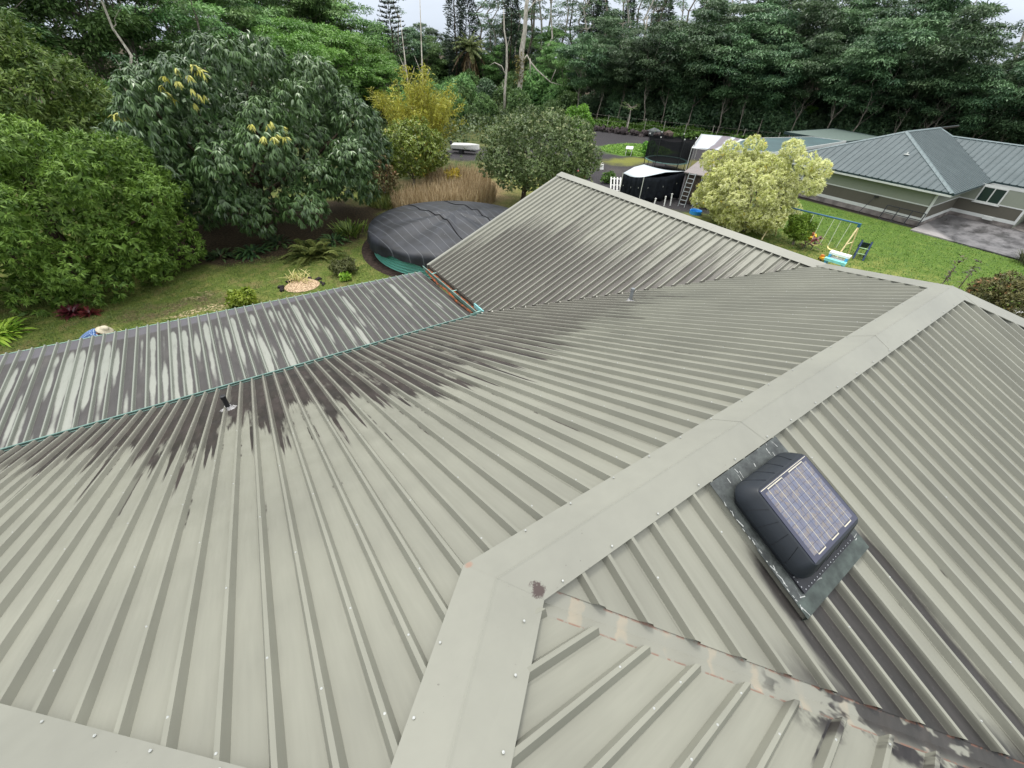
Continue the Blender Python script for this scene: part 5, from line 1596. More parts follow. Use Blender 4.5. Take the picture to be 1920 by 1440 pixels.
def unit(v): return v / np.maximum(np.linalg.norm(v, axis=-1, keepdims=True), 1e-9)
def rdir(rg, n): return unit(rg.normal(size=(n, 3)))
def leaves(P, D, U, L, W, tint, droop=0.12, fold=0.12):
    """diamond leaves folded along the midrib -> (vertices, tint)"""
    D = unit(D); Sx = unit(np.cross(D, U)); N = np.cross(Sx, D)
    L = L[:, None]; W = W[:, None]
    mid = P + D * L * .45 + N * W * fold
    tip = P + D * L - N * L * droop
    V = np.stack([P, mid + Sx * W * .5, tip, mid - Sx * W * .5], 1)
    return V.reshape(-1, 3), tint
def blades(P, D, L, W, tint, droop, rg, seg=3):
    """arching strap leaves made of seg quads, widest in the middle"""
    n = len(P); D = unit(D); Sx = unit(np.cross(D, np.tile([0, 0, 1.0], (n, 1)) + rg.normal(size=(n, 3)) * .15))
    fs = np.linspace(0, 1, seg + 1); wd = np.interp(fs, [0, .35, .8, 1], [.45, 1, .7, .05])
    pts = [P + D * (L * f)[:, None] - np.array([0, 0, 1.0]) * (droop * L * f * f)[:, None] for f in fs]
    Q = []
    for i in range(seg):
        a, b = Sx * (W * wd[i] * .5)[:, None], Sx * (W * wd[i + 1] * .5)[:, None]
        Q.append(np.stack([pts[i] - a, pts[i] + a, pts[i + 1] + b, pts[i + 1] - b], 1))
    V = np.concatenate(Q, 1).reshape(-1, 3)
    return V, np.repeat(tint, seg)

def auto_lobes(c, r, k, rg, f=(.30, .46), low=-0.35, push=.66):
    c, r = np.array(c, float), np.array(r, float)
    out = [(c, r * .72)]
    i = 0
    while len(out) < k + 1:
        a = i * 2.39996 + rg.uniform(-.3, .3); z = 1 - (1 - low) * (i + .5) / k
        d = np.array([math.sqrt(max(0, 1 - z * z)) * math.cos(a), math.sqrt(max(0, 1 - z * z)) * math.sin(a), z])
        s = rg.uniform(*f)
        out.append((c + d * r * push * rg.uniform(.9, 1.08), np.array([1, 1, .85]) * (r.mean() * s)))
        i += 1
    return out
def shell(lobes, n, rg, lo=.82, hi=1.03, zmin=None, up=0.0):
    C = np.array([l[0] for l in lobes]); R = np.array([l[1] for l in lobes])
    w = (R[:, 0] * R[:, 1] + R[:, 0] * R[:, 2]); w /= w.sum()
    P, O, I = [], [], []
    tot = 0
    for _ in range(12):
        m = n * 2
        i = rg.choice(len(lobes), m, p=w); d = rdir(rg, m); d[:, 2] += up; d = unit(d)
        p = C[i] + R[i] * d * rg.uniform(lo, hi, m)[:, None]
        ok = np.ones(m, bool)
        for j in range(len(lobes)):
            q = np.linalg.norm((p - C[j]) / R[j], axis=1); ok &= (q > .80) | (i == j)
        if zmin is not None: ok &= p[:, 2] > zmin
        P.append(p[ok]); O.append(unit(d[ok] / R[i][ok])); I.append(i[ok]); tot += ok.sum()
        if tot >= n: break
    return np.concatenate(P)[:n], np.concatenate(O)[:n], np.concatenate(I)[:n]
def sprays(P, O, I, rg, m, L, W, a=.5, b=.8, drop=.3, upb=.4, clump=.35, leafvar=.3, accents=None, droop=.12, spread=0.0):
    """m leaves from each point P heading outwards"""
    n = len(P); k = n * m
    ct = np.clip(rg.uniform(0, 1, n) * .6 + .4 * rg.uniform(0, 1, I.max() + 1)[I], 0, 1)
    o = np.repeat(O, m, 0); d = o * a + rdir(rg, k) * b + np.array([0, 0, -drop]); u = o + np.array([0, 0, upb]) + rg.normal(size=(k, 3)) * .35
    t = np.clip(np.repeat(ct, m) * (1 - leafvar) + rg.uniform(0, 1, k) * leafvar, 0, 1)
    if accents is not None: t = np.where(np.repeat(accents, m) > 0, np.where(rg.random(k) < .8, 1 + np.repeat(accents, m), t), t)
    PP = np.repeat(P, m, 0) + rg.normal(size=(k, 3)) * spread
    return leaves(PP, d, u, rg.uniform(.7, 1.2, k) * L, rg.uniform(.8, 1.2, k) * W, t, droop)
def joinV(*VT): return np.concatenate([v for v, _ in VT]), np.concatenate([t for _, t in VT])
def crown_obj(name, VT, mat, parent):
    return link(name, quad_mesh(name, VT[0], 4, VT[1]), mat, parent)
def limb(mb, rg, a, b, r0, r1, n=6, wig=.08, seg=5):
    a, b = np.array(a, float), np.array(b, float); ln = np.linalg.norm(b - a)
    pts = [a + (b - a) * i / seg + (rg.normal(size=3) * wig * ln * (0 if i in (0, seg) else 1)) * np.array([1, 1, .4]) for i in range(seg + 1)]
    mb.tube([tuple(p) for p in pts], [r0 + (r1 - r0) * i / seg for i in range(seg + 1)], n, cap=False)
    return pts
def trunk_obj(rg, top, r0, tips, mat, parent, r1=None, name='trunk'):
    mb = MB(); r1 = r1 or r0 * .55
    pts = limb(mb, rg, (0, 0, -.05), top, r0, r1, 8, .03)
    for t in tips:
        s = pts[int(rg.integers(2, len(pts)))]
        limb(mb, rg, s, t, r1 * .75, r1 * .16, 5, .07, 4)
    return mb.build(name, mat, parent, smooth=True)
def inner(lobes, n, rg, L, W):
    """bigger leaves deeper inside so that the crown closes"""
    P, O, I = shell(lobes, n, rg, .45, .8)
    return sprays(P, O, I, rg, 3, L, W, .3, 1.0, .2)

# ---- mango
rg = np.random.default_rng(11)
mango = thing('mango_tree', 'big rounded tree with drooping dark grey green leaves and yellow leaf tufts', 'tree', (1.2, 27.3, 0))
lob = [(np.array((1.2, .3, 4.0)), np.array((4.7, 3.8, 2.9)))]
lob += auto_lobes((1.3, .2, 4.15), (6.9, 5.7, 4.35), 52, rg, (.155, .235), -.75, .86)[1:]
P, O, I = shell(lob, 6600, rg, .86, 1.04, .45, .15)
acc = np.zeros(len(P)); 
for cx, cy, cz, rr_ in ((-1.9, -3.6, 7.2, .7), (-2.6, -3.0, 6.5, .55), (-.8, -4.9, 6.3, .55), (.6, -5.3, 5.6, .6), (-.3, -5.5, 3.0, .7), (-4.4, -3.0, 5.5, .5), (5.6, -3.0, 4.4, .35), (5.2, -3.6, 3.1, .35), (-2.9, -4.2, 4.3, .3)):
    acc = np.where((np.linalg.norm(P - np.array((cx + .6, cy + .4, cz)), axis=1) < rr_ * 1.25) & (rg.random(len(P)) < .45), 1, acc)
VT = joinV(sprays(P, O, I, rg, 16, .32, .064, .45, .55, .85, .5, accents=acc, droop=.25, leafvar=.45), inner(lob, 1600, rg, .5, .16))
crown_obj('crown', VT, leaf_mat('mango_leaf', (.018, .044, .014, 1), (.115, .19, .06, 1), (.38, .36, .07, 1), rough=.36, spec=.5, trans=.16), mango)
trunk_obj(rg, (.3, .2, 2.6), .36, [tuple(l[0]) for l in lob[1:26:3]], bark_dark, mango)
# ---- lychee
rg = np.random.default_rng(12)
ly = thing('lychee_tree', 'broad bright green bushy tree at the left edge beside the big drooping tree', 'tree', (-6.4, 22.6, 0))
lob = auto_lobes((-.1, .1, 2.75), (5.4, 3.7, 3.35), 50, rg, (.155, .235), -.85, .85)
P, O, I = shell(lob, 6500, rg, .86, 1.04, .15, .15)
VT = joinV(sprays(P, O, I, rg, 14, .21, .052, .5, .7, .35, .6, droop=.2, leafvar=.4), inner(lob, 1100, rg, .4, .14))
crown_obj('crown', VT, leaf_mat('lychee_leaf', (.045, .125, .014, 1), (.26, .45, .08, 1), rough=.5, spec=.3, trans=.28), ly)
trunk_obj(rg, (.0, .1, 1.6), .22, [tuple(l[0]) for l in lob[1:22:3]], bark_dark, ly)

def bush(name, label, cat, loc, c, r, mat, seed, n, m, L, W, k=14, f=(.26, .4), low=-.6, a=.5, b=.8, drop=.2, tr=.09, bark=bark_grey, zmin=.05, upb=.4, acc=0.0, group=None, inn=.25, push=.7, leafvar=.3):
    rg = np.random.default_rng(seed)
    t = thing(name, label, cat, loc, 0, group)
    lob = auto_lobes(c, r, k, rg, f, low, push)
    P, O, I = shell(lob, n, rg, .78, 1.08, zmin, .1)
    ac = (rg.random(len(P)) < acc) * 1.0 if acc else None
    VT = sprays(P, O, I, rg, m, L, W, a, b, drop, upb, accents=ac, leafvar=leafvar)
    if inn: VT = joinV(VT, inner(lob, int(n * inn), rg, L * 1.7, W * 2.2))
    crown_obj('crown', VT, mat, t)
    trunk_obj(rg, (c[0] * .3, c[1] * .3, max(.25, c[2] * .55)), tr, [tuple(l[0]) for l in lob[1:k:3]], bark, t)
    return t
m_yb = leaf_mat('olive_leaf', (.04, .09, .015, 1), (.20, .28, .06, 1), (.40, .06, .03, 1), trans=.25)
bush('olive_tree', 'yellow olive fine leaved tree behind the bright green bushy tree', 'tree', (-7.6, 34, 0), (0, 0, 5.6), (4.6, 3.4, 3.2), m_yb, 13, 2600, 8, .30, .08, 20, drop=.15, tr=.2, acc=.002)
# ---- golden bamboo
rg = np.random.default_rng(14)
bam = thing('bamboo', 'golden yellow bamboo clump with feathery arching canes', 'bamboo', (15.2, 35.4, 0))
mb = MB(); VTs = []
for i in range(84):
    a = rg.uniform(0, 6.28); rr_ = rg.uniform(0, .9); sp = rg.uniform(.3, 3.3); h = rg.uniform(4.8, 8.0) * (1 - sp * .04)
    b0 = np.array([rr_ * math.cos(a), rr_ * math.sin(a), 0]); tip = b0 + np.array([math.cos(a) * sp, math.sin(a) * sp, h])
    pts = [b0 + (tip - b0) * f * np.array([f ** .6, f ** .6, 1]) - np.array([0, 0, .9 * f ** 3 * sp / 3]) for f in np.linspace(0, 1, 8)]
    mb.tube([tuple(p) for p in pts], list(np.linspace(.035, .008, 8)), 5, cap=False)
    nn = 170; f = rg.uniform(.25, 1, nn) ** .8
    P = np.stack([np.interp(f, np.linspace(0, 1, 8), [p[j] for p in pts]) for j in range(3)], 1) + rg.normal(size=(nn, 3)) * .17
    D = rdir(rg, nn) + np.array([math.cos(a) * .4, math.sin(a) * .4, .15])
    VTs.append(leaves(P, D, rdir(rg, nn) + np.array([0, 0, .8]), rg.uniform(.22, .42, nn), rg.uniform(.045, .085, nn), np.clip(rg.uniform(0, 1, nn) * .5 + rg.random() * .5, 0, 1)))
mb.build('canes', bark_mat('bamboo_cane', srgb(150, 130, 50), srgb(190, 170, 80)), bam, smooth=True)
crown_obj('foliage', joinV(*VTs), leaf_mat('bamboo_leaf', (.18, .20, .02, 1), (.56, .58, .09, 1), trans=.3), bam)
bush('citrus_tree', 'light green rounded citrus tree in front of the golden bamboo', 'tree', (12.6, 31.6, 0), (0.2, 0, 2.5), (2.9, 2.3, 2.2), leaf_mat('citrus_leaf', (.08, .14, .018, 1), (.30, .40, .07, 1), (.46, .44, .08, 1), trans=.25, spec=.5, rough=.4), 15, 1700, 8, .17, .085, 18, acc=.08)
bush('croton_bush', 'cream variegated leafy shrub between the big drooping tree and the bamboo', 'shrub', (10.0, 33.0, 0), (-.6, .4, 2.9), (.9, .8, 2.0), leaf_mat('cream_leaf', (.25, .30, .08, 1), (.62, .62, .36, 1)), 16, 420, 7, .26, .09, 9)
bush('reddish_shrub', 'sparse shrub with reddish brown twiggy leaves left of the citrus tree', 'shrub', (9.6, 29.6, 0), (0, 0, 1.5), (1.1, .9, 1.5), leaf_mat('reddish_leaf', (.10, .09, .03, 1), (.25, .22, .09, 1), (.36, .16, .09, 1)), 17, 420, 6, .17, .07, 9, acc=.25, inn=.1)
m_dark = leaf_mat('dark_bush_leaf', (.042, .068, .02, 1), (.17, .22, .08, 1), (.30, .32, .16, 1), rough=.42, spec=.45)
bush('round_bush_tree', 'dark bushy round tree behind the covered pool', 'tree', (18.2, 25.0, 0), (.9, -.7, 3.1), (5.2, 3.9, 2.75), m_dark, 18, 4200, 8, .17, .075, 30, (.2, .32), drop=.1, tr=.2, bark=bark_dark, acc=.1, inn=.3)
bush('small_bright_tree', 'small vivid green upright tree right behind the dark bushy tree', 'tree', (31.6, 34.8, 0), (0, 0, 3.0), (1.6, 1.5, 2.1), leaf_mat('vivid_leaf', (.05, .13, .012, 1), (.20, .38, .05, 1), trans=.3), 19, 900, 8, .24, .11, 12, tr=.1)
# ---- pale variegated bush
rg = np.random.default_rng(20)
vb = thing('variegated_bush', 'large cream and yellow variegated bush beyond the roof ridge', 'bush', (28.1, 13.2, 0))
lob = [(np.array((0, .62, 2.2)), np.array((2.1, 2.75, 2.1)))] + auto_lobes((0, .62, 2.2), (2.5, 3.15, 2.4), 48, rg, (.15, .23), -.92, .86)[1:]
for q in ((-.2, -2.9, 3.5), (.3, -2.7, 4.2), (-.3, 1.2, 4.8), (.0, 2.8, 4.3), (.2, -.9, 4.9), (-.3, -2.2, 4.5), (-.6, 3.6, 3.6), (-.8, -2.0, 1.4), (-.8, 3.3, 1.3)):
    lob.append((np.array(q), np.array((.5, .6, .5))))
P, O, I = shell(lob, 4800, rg, .84, 1.08, .1, .1)
n3 = rg.random(len(P)); low = np.clip((2.4 - P[:, 2]) / 3.0, 0, 1) * .55
acc = np.where(n3 < .02, 1.0, 0)
VT = joinV(sprays(P, O, I, rg, 20, .17, .042, .55, .75, -.05, .3, accents=acc, leafvar=.6), inner(lob, 1600, rg, .3, .12))
crown_obj('crown', VT, leaf_mat('variegated_leaf', (.46, .52, .09, 1), (.98, .98, .62, 1), (.90, .80, .22, 1), rough=.5, trans=.25), vb)
trunk_obj(rg, (0, 0, 1.2), .12, [tuple(l[0]) for l in lob[1:30:3]], bark_grey, vb)
bush('lime_shrub', 'lime green fine leaved shrub beside the swing set', 'shrub', (28.7, 10.15, 0), (0, 0, 1.0), (.75, .85, .85), leaf_mat('lime_leaf', (.09, .20, .015, 1), (.32, .50, .07, 1), trans=.3), 21, 420, 7, .2, .06, 8, inn=.1)
# ti plants
def ti(name, label, loc, seed, cols, n, L, h):
    rg = np.random.default_rng(seed); t = thing(name, label, 'plant', loc)
    m = leaf_mat(name + '_leaf', *cols, rough=.35, spec=.5)
    P = np.tile([0, 0, h], (n, 1)) + rg.normal(size=(n, 3)) * np.array([.05, .05, h * .4]); P[:, 2] = np.clip(P[:, 2], .05, h * 1.3)
    a = rg.uniform(0, 6.28, n); D = np.stack([np.cos(a), np.sin(a), rg.uniform(.1, 1.3, n)], 1)
    V, T = blades(P, D, rg.uniform(.7, 1.1, n) * L, np.full(n, L * .24), rg.random(n), np.full(n, .45), rg, 4)
    link('leaf_rosette', quad_mesh('leaf_rosette', V, 4, T), m, t)
    mb = MB(); mb.tube([(0, 0, 0), (0, 0, h)], .025, 6); mb.build('stem', bark_grey, t)
    return t
ti('ti_plant', 'ti plant with dark red leaves in the lawn below the swing', (28.9, 9.1, 0), 22, ((.10, .01, .012, 1), (.30, .03, .03, 1)), 26, .55, .5)
ti('dark_ti_plant', 'dark green and maroon broad leaved plant nearest the roof ridge', (28.3, 9.35, 0), 23, ((.02, .03, .012, 1), (.09, .05, .03, 1)), 18, .5, .35)
# ---- plants along the left lawn
def rosette(name, label, cat, loc, seed, n, L, W, m, up=(.2, 1.2), droop=.6, spread=.1, seg=4, parts='fronds', group=None):
    rg = np.random.default_rng(seed); t = thing(name, label, cat, loc, 0, group)
    a = rg.uniform(0, 6.28, n); P = np.stack([np.cos(a) * spread * rg.random(n), np.sin(a) * spread * rg.random(n), rg.uniform(0, .1, n)], 1)
    D = np.stack([np.cos(a), np.sin(a), rg.uniform(*up, n)], 1)
    V, T = blades(P, D, rg.uniform(.6, 1.1, n) * L, np.full(n, W), rg.random(n), np.full(n, droop), rg, seg)
    link(parts, quad_mesh(parts, V, 4, T), m, t)
    mb = MB(); mb.lathe([(0.12 * L, 0), (.09 * L, .1 * L), (0, .14 * L)], 9); mb.build('crown_base', bark_dark, t)
    return t
# fern whose fronds carry leaflets
rg = np.random.default_rng(30)
fern = thing('fern', 'large spreading fern at the edge of the shade on the left lawn', 'fern', (2.75, 21.5, 0))
VTs = []; mbs = MB()
for k in range(62):
    a = rg.uniform(0, 6.28); el = rg.uniform(.15, 1.25); L = rg.uniform(1.1, 1.9)
    b = np.array([rg.uniform(-.35, .35), rg.uniform(-.3, .3), .05]); d = np.array([math.cos(a) * math.cos(el), math.sin(a) * math.cos(el), math.sin(el)])
    f = np.linspace(.12, 1, 22); pts = b + d * (L * f)[:, None] - np.array([0, 0, 1]) * (.55 * L * f ** 2.2)[:, None]
    mbs.tube([tuple(p) for p in pts[::3]], .008, 3, cap=False)
    sx = unit(np.cross(d, [0, 0, 1.0])[None])[0]; tt = rg.random()
    for sg in (-1, 1):
        wl = .20 * np.sin(np.pi * np.clip(f, .02, .98)) ** .6 + .02
        VTs.append(leaves(pts, sx * sg + d * .45 + rg.normal(size=(22, 3)) * .06, np.tile([0, 0, 1.0], (22, 1)), wl, np.full(22, .075), np.clip(tt + rg.uniform(-.2, .2, 22), 0, 1), .2))
crown_obj('fronds', joinV(*VTs), leaf_mat('fern_leaf', (.05, .085, .018, 1), (.20, .25, .07, 1), trans=.3), fern)
mbs.build('frond_stalks', bark_mat('fern_stalk', srgb(90, 96, 40), srgb(130, 130, 60)), fern)
rosette('understorey_fern', 'dark shaded ferns under the big drooping tree', 'fern', (.2, 23.4, 0), 31, 60, 1.1, .13, leaf_mat('shade_fern', (.015, .04, .015, 1), (.06, .11, .03, 1)), (.3, 1.4), .6, .5)
for k, (x, y, s_) in enumerate(((-1.2, 23.6, .9), (1.6, 24.2, 1.0), (4.2, 23.2, .95))):
    rosette('understorey_fern', ('left of the small dark fern clumps under the big drooping tree', 'dark fern clump deep in the shade behind the large spreading fern', 'dark fern clump right of the large spreading fern')[k], 'fern', (x, y, 0), 231 + k, 46, s_, .12, bpy.data.materials['shade_fern'], (.3, 1.6), .6, .5)
rosette('shade_fern', 'upright fern clump in the shade left of the covered pool', 'fern', (5.3, 23.9, 0), 32, 120, 1.1, .10, leaf_mat('pool_fern', (.05, .09, .015, 1), (.18, .24, .05, 1)), (.8, 3.0), .35, .9)
m_brom = leaf_mat('bromeliad_leaf', (.045, .006, .01, 1), (.20, .04, .05, 1), rough=.3, spec=.5)
rosette('bromeliad', 'larger dark red bromeliad on the lawn by the bright green bushy tree', 'bromeliad', (-6.6, 20.05, 0), 33, 70, .62, .09, m_brom, (.2, 1.6), .35, .08, group='dark red bromeliads on the lawn')
rosette('bromeliad', 'smaller dark red bromeliad close right of the larger one', 'bromeliad', (-6.05, 19.75, 0), 34, 44, .46, .075, m_brom, (.2, 1.4), .4, .08, group='dark red bromeliads on the lawn')
m_lim = leaf_mat('bright_lime_leaf', (.12, .24, .02, 1), (.34, .48, .06, 1), trans=.3)
rosette('bright_fern', 'bright lime green fern clump at the far left edge of the lawn', 'fern', (-8.6, 19.4, 0), 35, 150, .85, .11, m_lim, (.3, 1.8), .5, .6)
bush('lime_shrub', 'lime yellow low shrub right behind the porch roof edge', 'shrub', (-.95, 17.75, 0), (0, 0, .32), (.62, .45, .36), leaf_mat('lime_yellow_leaf', (.14, .25, .02, 1), (.42, .52, .08, 1), trans=.3), 36, 260, 7, .14, .07, 7, tr=.03, inn=.1)
bush('low_dark_shrub', 'low dark twiggy shrub on the lawn near the covered pool', 'shrub', (3.5, 18.9, 0), (0, 0, .34), (.72, .55, .36), leaf_mat('twiggy_leaf', (.04, .05, .015, 1), (.13, .14, .045, 1)), 37, 330, 6, .13, .04, 8, tr=.03, inn=.15)
bush('low_yellow_shrub', 'tiny yellow green plant at the foot of the low dark shrub', 'shrub', (3.35, 18.15, 0), (0, 0, .15), (.3, .25, .2), m_lim, 38, 80, 6, .1, .05, 5, tr=.02, inn=.1)
# mulched bed with dry mound
bed = thing('flower_bed', 'straw mulched flower bed with black edging and dry yellow strappy leaves', 'flower bed', (1.45, 18.45, 0))
mb = MB(); mb.lathe([(0, .20), (.35, .19), (.6, .12), (.75, .02)], 22); mb.v = [(x * 1.0, y * .85, z) for x, y, z in mb.v]
g = G('straw_mulch', .95, .1); p = g.coord(); n = g.noise(p, 22, 5, .75); g.col(g.mix(g.step(n, .38, .62), srgb(120, 92, 66), srgb(224, 200, 168))); g.bump(n, 1, .05)
mb.build('mulch_mound', g.mat, bed, smooth=True)
mb = MB()
rr = random.Random(4)
for k in range(22):
    a = 6.2832 * k / 22 + rr.uniform(-.2, .2)
    if math.sin(a) < -.4: continue
    qq = rr.uniform(.92, 1.15); mb.box((.86 * qq * math.cos(a), .74 * qq * math.sin(a), .02), (.2 + rr.uniform(-.1, .06), .13 + rr.uniform(-.06, .06), .08 + rr.uniform(0, .06)), Matrix.Rotation(a + 1.57 + rr.uniform(-.3, .3), 3, 'Z'))
o = mb.build('edging_rubble', plain('black_rubble', srgb(44, 40, 42), .95, .1, .4, 8), bed); o['kind'] = 'stuff'
rg = np.random.default_rng(40); n = 60
a = rg.uniform(0, 6.28, n); V, T = blades(np.stack([rg.normal(size=n) * .22, rg.normal(size=n) * .18 + .15, np.full(n, .15)], 1), np.stack([np.cos(a), np.sin(a), rg.uniform(.6, 2.4, n)], 1), rg.uniform(.45, .95, n), np.full(n, .035), rg.random(n), np.full(n, .4), rg, 4)
link('strap_leaves', quad_mesh('strap_leaves', V, 4, T), leaf_mat('dry_strap_leaf', (.30, .30, .08, 1), (.62, .52, .26, 1), trans=.3), bed)
# straw litter on the mound
# weeds pulled up round the person
rosette('dry_lily', 'dry yellowing lily leaves left of the bending person', 'plant', (-6.5, 16.2, 0), 41, 26, .75, .03, leaf_mat('dry_lily_leaf', (.32, .28, .10, 1), (.62, .52, .28, 1), trans=.3), (.5, 2.2), .4, .35)
rosette('dry_lily', 'dry yellowing lily leaves right of the bending person', 'plant', (-4.6, 16.6, 0), 42, 22, .75, .03, bpy.data.materials['dry_lily_leaf'], (.5, 2.2), .4, .4)
tag(MB().lathe([(0, .16), (.4, .12), (.75, .02), (.8, -.02)], 16, (-6.0, 16.9, 0)).build('soil_heap', plain('dug_soil', srgb(70, 54, 42), .95, .1, .4, 9)), 'heap of dug brown soil behind the bending person', 'soil heap')
# hedge beyond the right hip
m_hedge = leaf_mat('brown_hedge_leaf', (.05, .06, .02, 1), (.17, .15, .06, 1), (.24, .12, .06, 1))
bush('hedge', 'scruffy brownish hedge just beyond the right roof corner', 'hedge', (28.6, .2, 0), (0, -.6, .75), (1.1, 2.6, .85), m_hedge, 43, 1300, 7, .17, .06, 20, (.28, .42), tr=.05, acc=.1, inn=.2)
bush('hedge_shrub', 'lower twiggy brown shrub with white blossoms before the scruffy hedge', 'shrub', (26.8, -1.2, 0), (0, 0, .6), (.9, 1.3, .7), leaf_mat('twig_leaf', (.04, .05, .02, 1), (.14, .13, .06, 1), (.7, .7, .66, 1)), 44, 500, 6, .15, .05, 9, tr=.04, acc=.04)
for k, (x, y, h) in enumerate(((28.3, 2.6, 1.5), (28.6, 2.0, 1.45))):
    ti('upright_twig', ('left of two dark leafy shoots rising above the scruffy hedge', 'right of two dark leafy shoots rising above the scruffy hedge')[k], (x, y, 0), 45 + k, ((.03, .03, .012, 1), (.10, .07, .03, 1)), 34, .34, h)
rosette('grey_grass_shrub', 'grey green grassy shrub at the corner of the concrete drive', 'shrub', (39.0, 1.2, 0), 47, 240, 1.15, .05, leaf_mat('grey_grass', (.06, .075, .04, 1), (.19, .2, .12, 1)), (1.0, 4.0), .3, .4)
bush('round_weed_bush', 'small round vivid green bush beside the white folding table', 'bush', (41.2, 33.2, 0), (0, 0, .75), (.85, .85, .95), leaf_mat('weed_bush_leaf', (.05, .16, .01, 1), (.16, .34, .03, 1)), 48, 380, 7, .16, .08, 9, tr=.04, inn=.1)
bush('low_green_shrub', 'low green weed clump between the red crate and white pallet', 'shrub', (28.6, 26.6, 0), (0, 0, .4), (.7, .6, .5), leaf_mat('weed_leaf', (.04, .1, .015, 1), (.12, .22, .04, 1)), 49, 200, 6, .16, .09, 6, tr=.03, inn=.1)
bush('yellow_flower_shrub', 'low yellow flowering shrub in the dry grass before the citrus tree', 'shrub', (15.4, 30.4, 0), (0, 0, .8), (.8, .7, .7), leaf_mat('yellow_flower', (.25, .2, .02, 1), (.60, .46, .04, 1)), 50, 260, 6, .14, .07, 7, tr=.03, inn=.1)
# papaya tree by the fence
pp = thing('papaya_tree', 'young papaya with white trunk and umbrella of leaves before the fence', 'tree', (53.0, 47.6, 0))
mb = MB(); mb.tube([(0, 0, 0), (.05, 0, 1.6), (.02, .05, 3.1)], [.11, .09, .06], 8); mb.build('trunk', bark_pale, pp)
rg = np.random.default_rng(51); n = 26; a = rg.uniform(0, 6.28, n)
mb = MB(); VTs = []
for k in range(n):
    d = np.array([math.cos(a[k]), math.sin(a[k]), rg.uniform(-.2, .5)]); e = np.array([0, 0, 3.05]) + d * rg.uniform(.7, 1.25); mb.tube([(0, 0, 3.0), tuple(e)], .014, 4, cap=False)
    aa = np.linspace(-1.3, 1.3, 7); sx = np.array([-d[1], d[0], 0]); D = d[None] * np.cos(aa)[:, None] + sx[None] * np.sin(aa)[:, None]
    VTs.append(leaves(np.tile(e, (7, 1)), D, np.tile([0, 0, 1.0], (7, 1)), rg.uniform(.35, .5, 7), np.full(7, .16), rg.random(7), .25))
mb.build('leaf_stalks', bark_grey, pp); crown_obj('crown', joinV(*VTs), leaf_mat('papaya_leaf', (.05, .10, .03, 1), (.16, .24, .09, 1)), pp)

# ---- tall dry grass behind the pool
rg = np.random.default_rng(60)
def grass_field(name, label, n, xy, L, W, mat, up=(2.0, 6.0), seg=3, droop=.25):
    P = np.concatenate([xy(n), np.zeros((n, 1))], 1); a = rg.uniform(0, 6.28, n)
    D = np.stack([np.cos(a), np.sin(a), rg.uniform(*up, n)], 1)
    V, T = blades(P, D, rg.uniform(*L, n), rg.uniform(*W, n), rg.random(n), np.full(n, droop), rg, seg)
    return tag(link(name, quad_mesh(name, V, 4, T), mat), label, kind='stuff')
def ellxy(cx, cy, rx, ry):
    def f(n):
        a = rg.uniform(0, 6.28, n); r = np.sqrt(rg.random(n)); return np.stack([cx + rx * r * np.cos(a), cy + ry * r * np.sin(a)], 1)
    return f
m_dry = leaf_mat('dry_grass_blade', (.28, .21, .10, 1), (.64, .52, .32, 1), trans=.3)
def dryxy(n):
    k = rg.random(n); A = ellxy(13.0, 26.8, 3.9, 1.8)(n); B = ellxy(16.3, 31.0, 2.6, 2.4)(n); return np.where((k < .7)[:, None], A, B)
grass_field('dry_grass', 'tall dry straw grass behind the covered pool', 9000, dryxy, (.45, 2.0), (.025, .05), m_dry, (2.5, 9))
grass_field('wild_grass', 'green weeds at the foot of the citrus tree', 2500, ellxy(10.5, 29.0, 2.6, 2.0), (.4, 1.0), (.03, .07), leaf_mat('wild_grass_blade', (.06, .09, .02, 1), (.2, .22, .06, 1)), (1.5, 6))
m_lawn = leaf_mat('lawn_blade', (.05, .09, .015, 1), (.16, .20, .05, 1), trans=.25)
def lawnxy(n):
    q = np.stack([rg.uniform(-11, 7.5, n * 2), rg.uniform(15.2, 22.5, n * 2)], 1); ok = np.hypot(q[:, 0] - 9.9, q[:, 1] - 19.6) > 5.1; return q[ok][:n]
grass_field('lawn_grass', 'short mown grass on the left lawn', 26000, lawnxy, (.05, .13), (.012, .03), m_lawn, (.6, 3), 2, .3)
m_lawn2 = leaf_mat('right_lawn_blade', (.045, .10, .012, 1), (.14, .21, .04, 1), (.40, .36, .14, 1), trans=.25)
def lawn2xy(n): return np.stack([rg.uniform(23, 40, n), rg.uniform(-6, 15, n)], 1)
grass_field('lawn_grass', 'short bright mown grass on the lawn by the bungalow', 30000, lawn2xy, (.06, .15), (.02, .05), m_lawn2, (.6, 3), 2, .3)
def weedxy(n): return ellxy(43.5, 37.0, 4.6, 3.4)(n)
grass_field('weeds', 'vivid green weeds growing on the cinder lot', 5000, weedxy, (.15, .4), (.06, .13), leaf_mat('weed_blade', (.05, .14, .01, 1), (.2, .38, .04, 1)), (.3, 2), 2, .4)
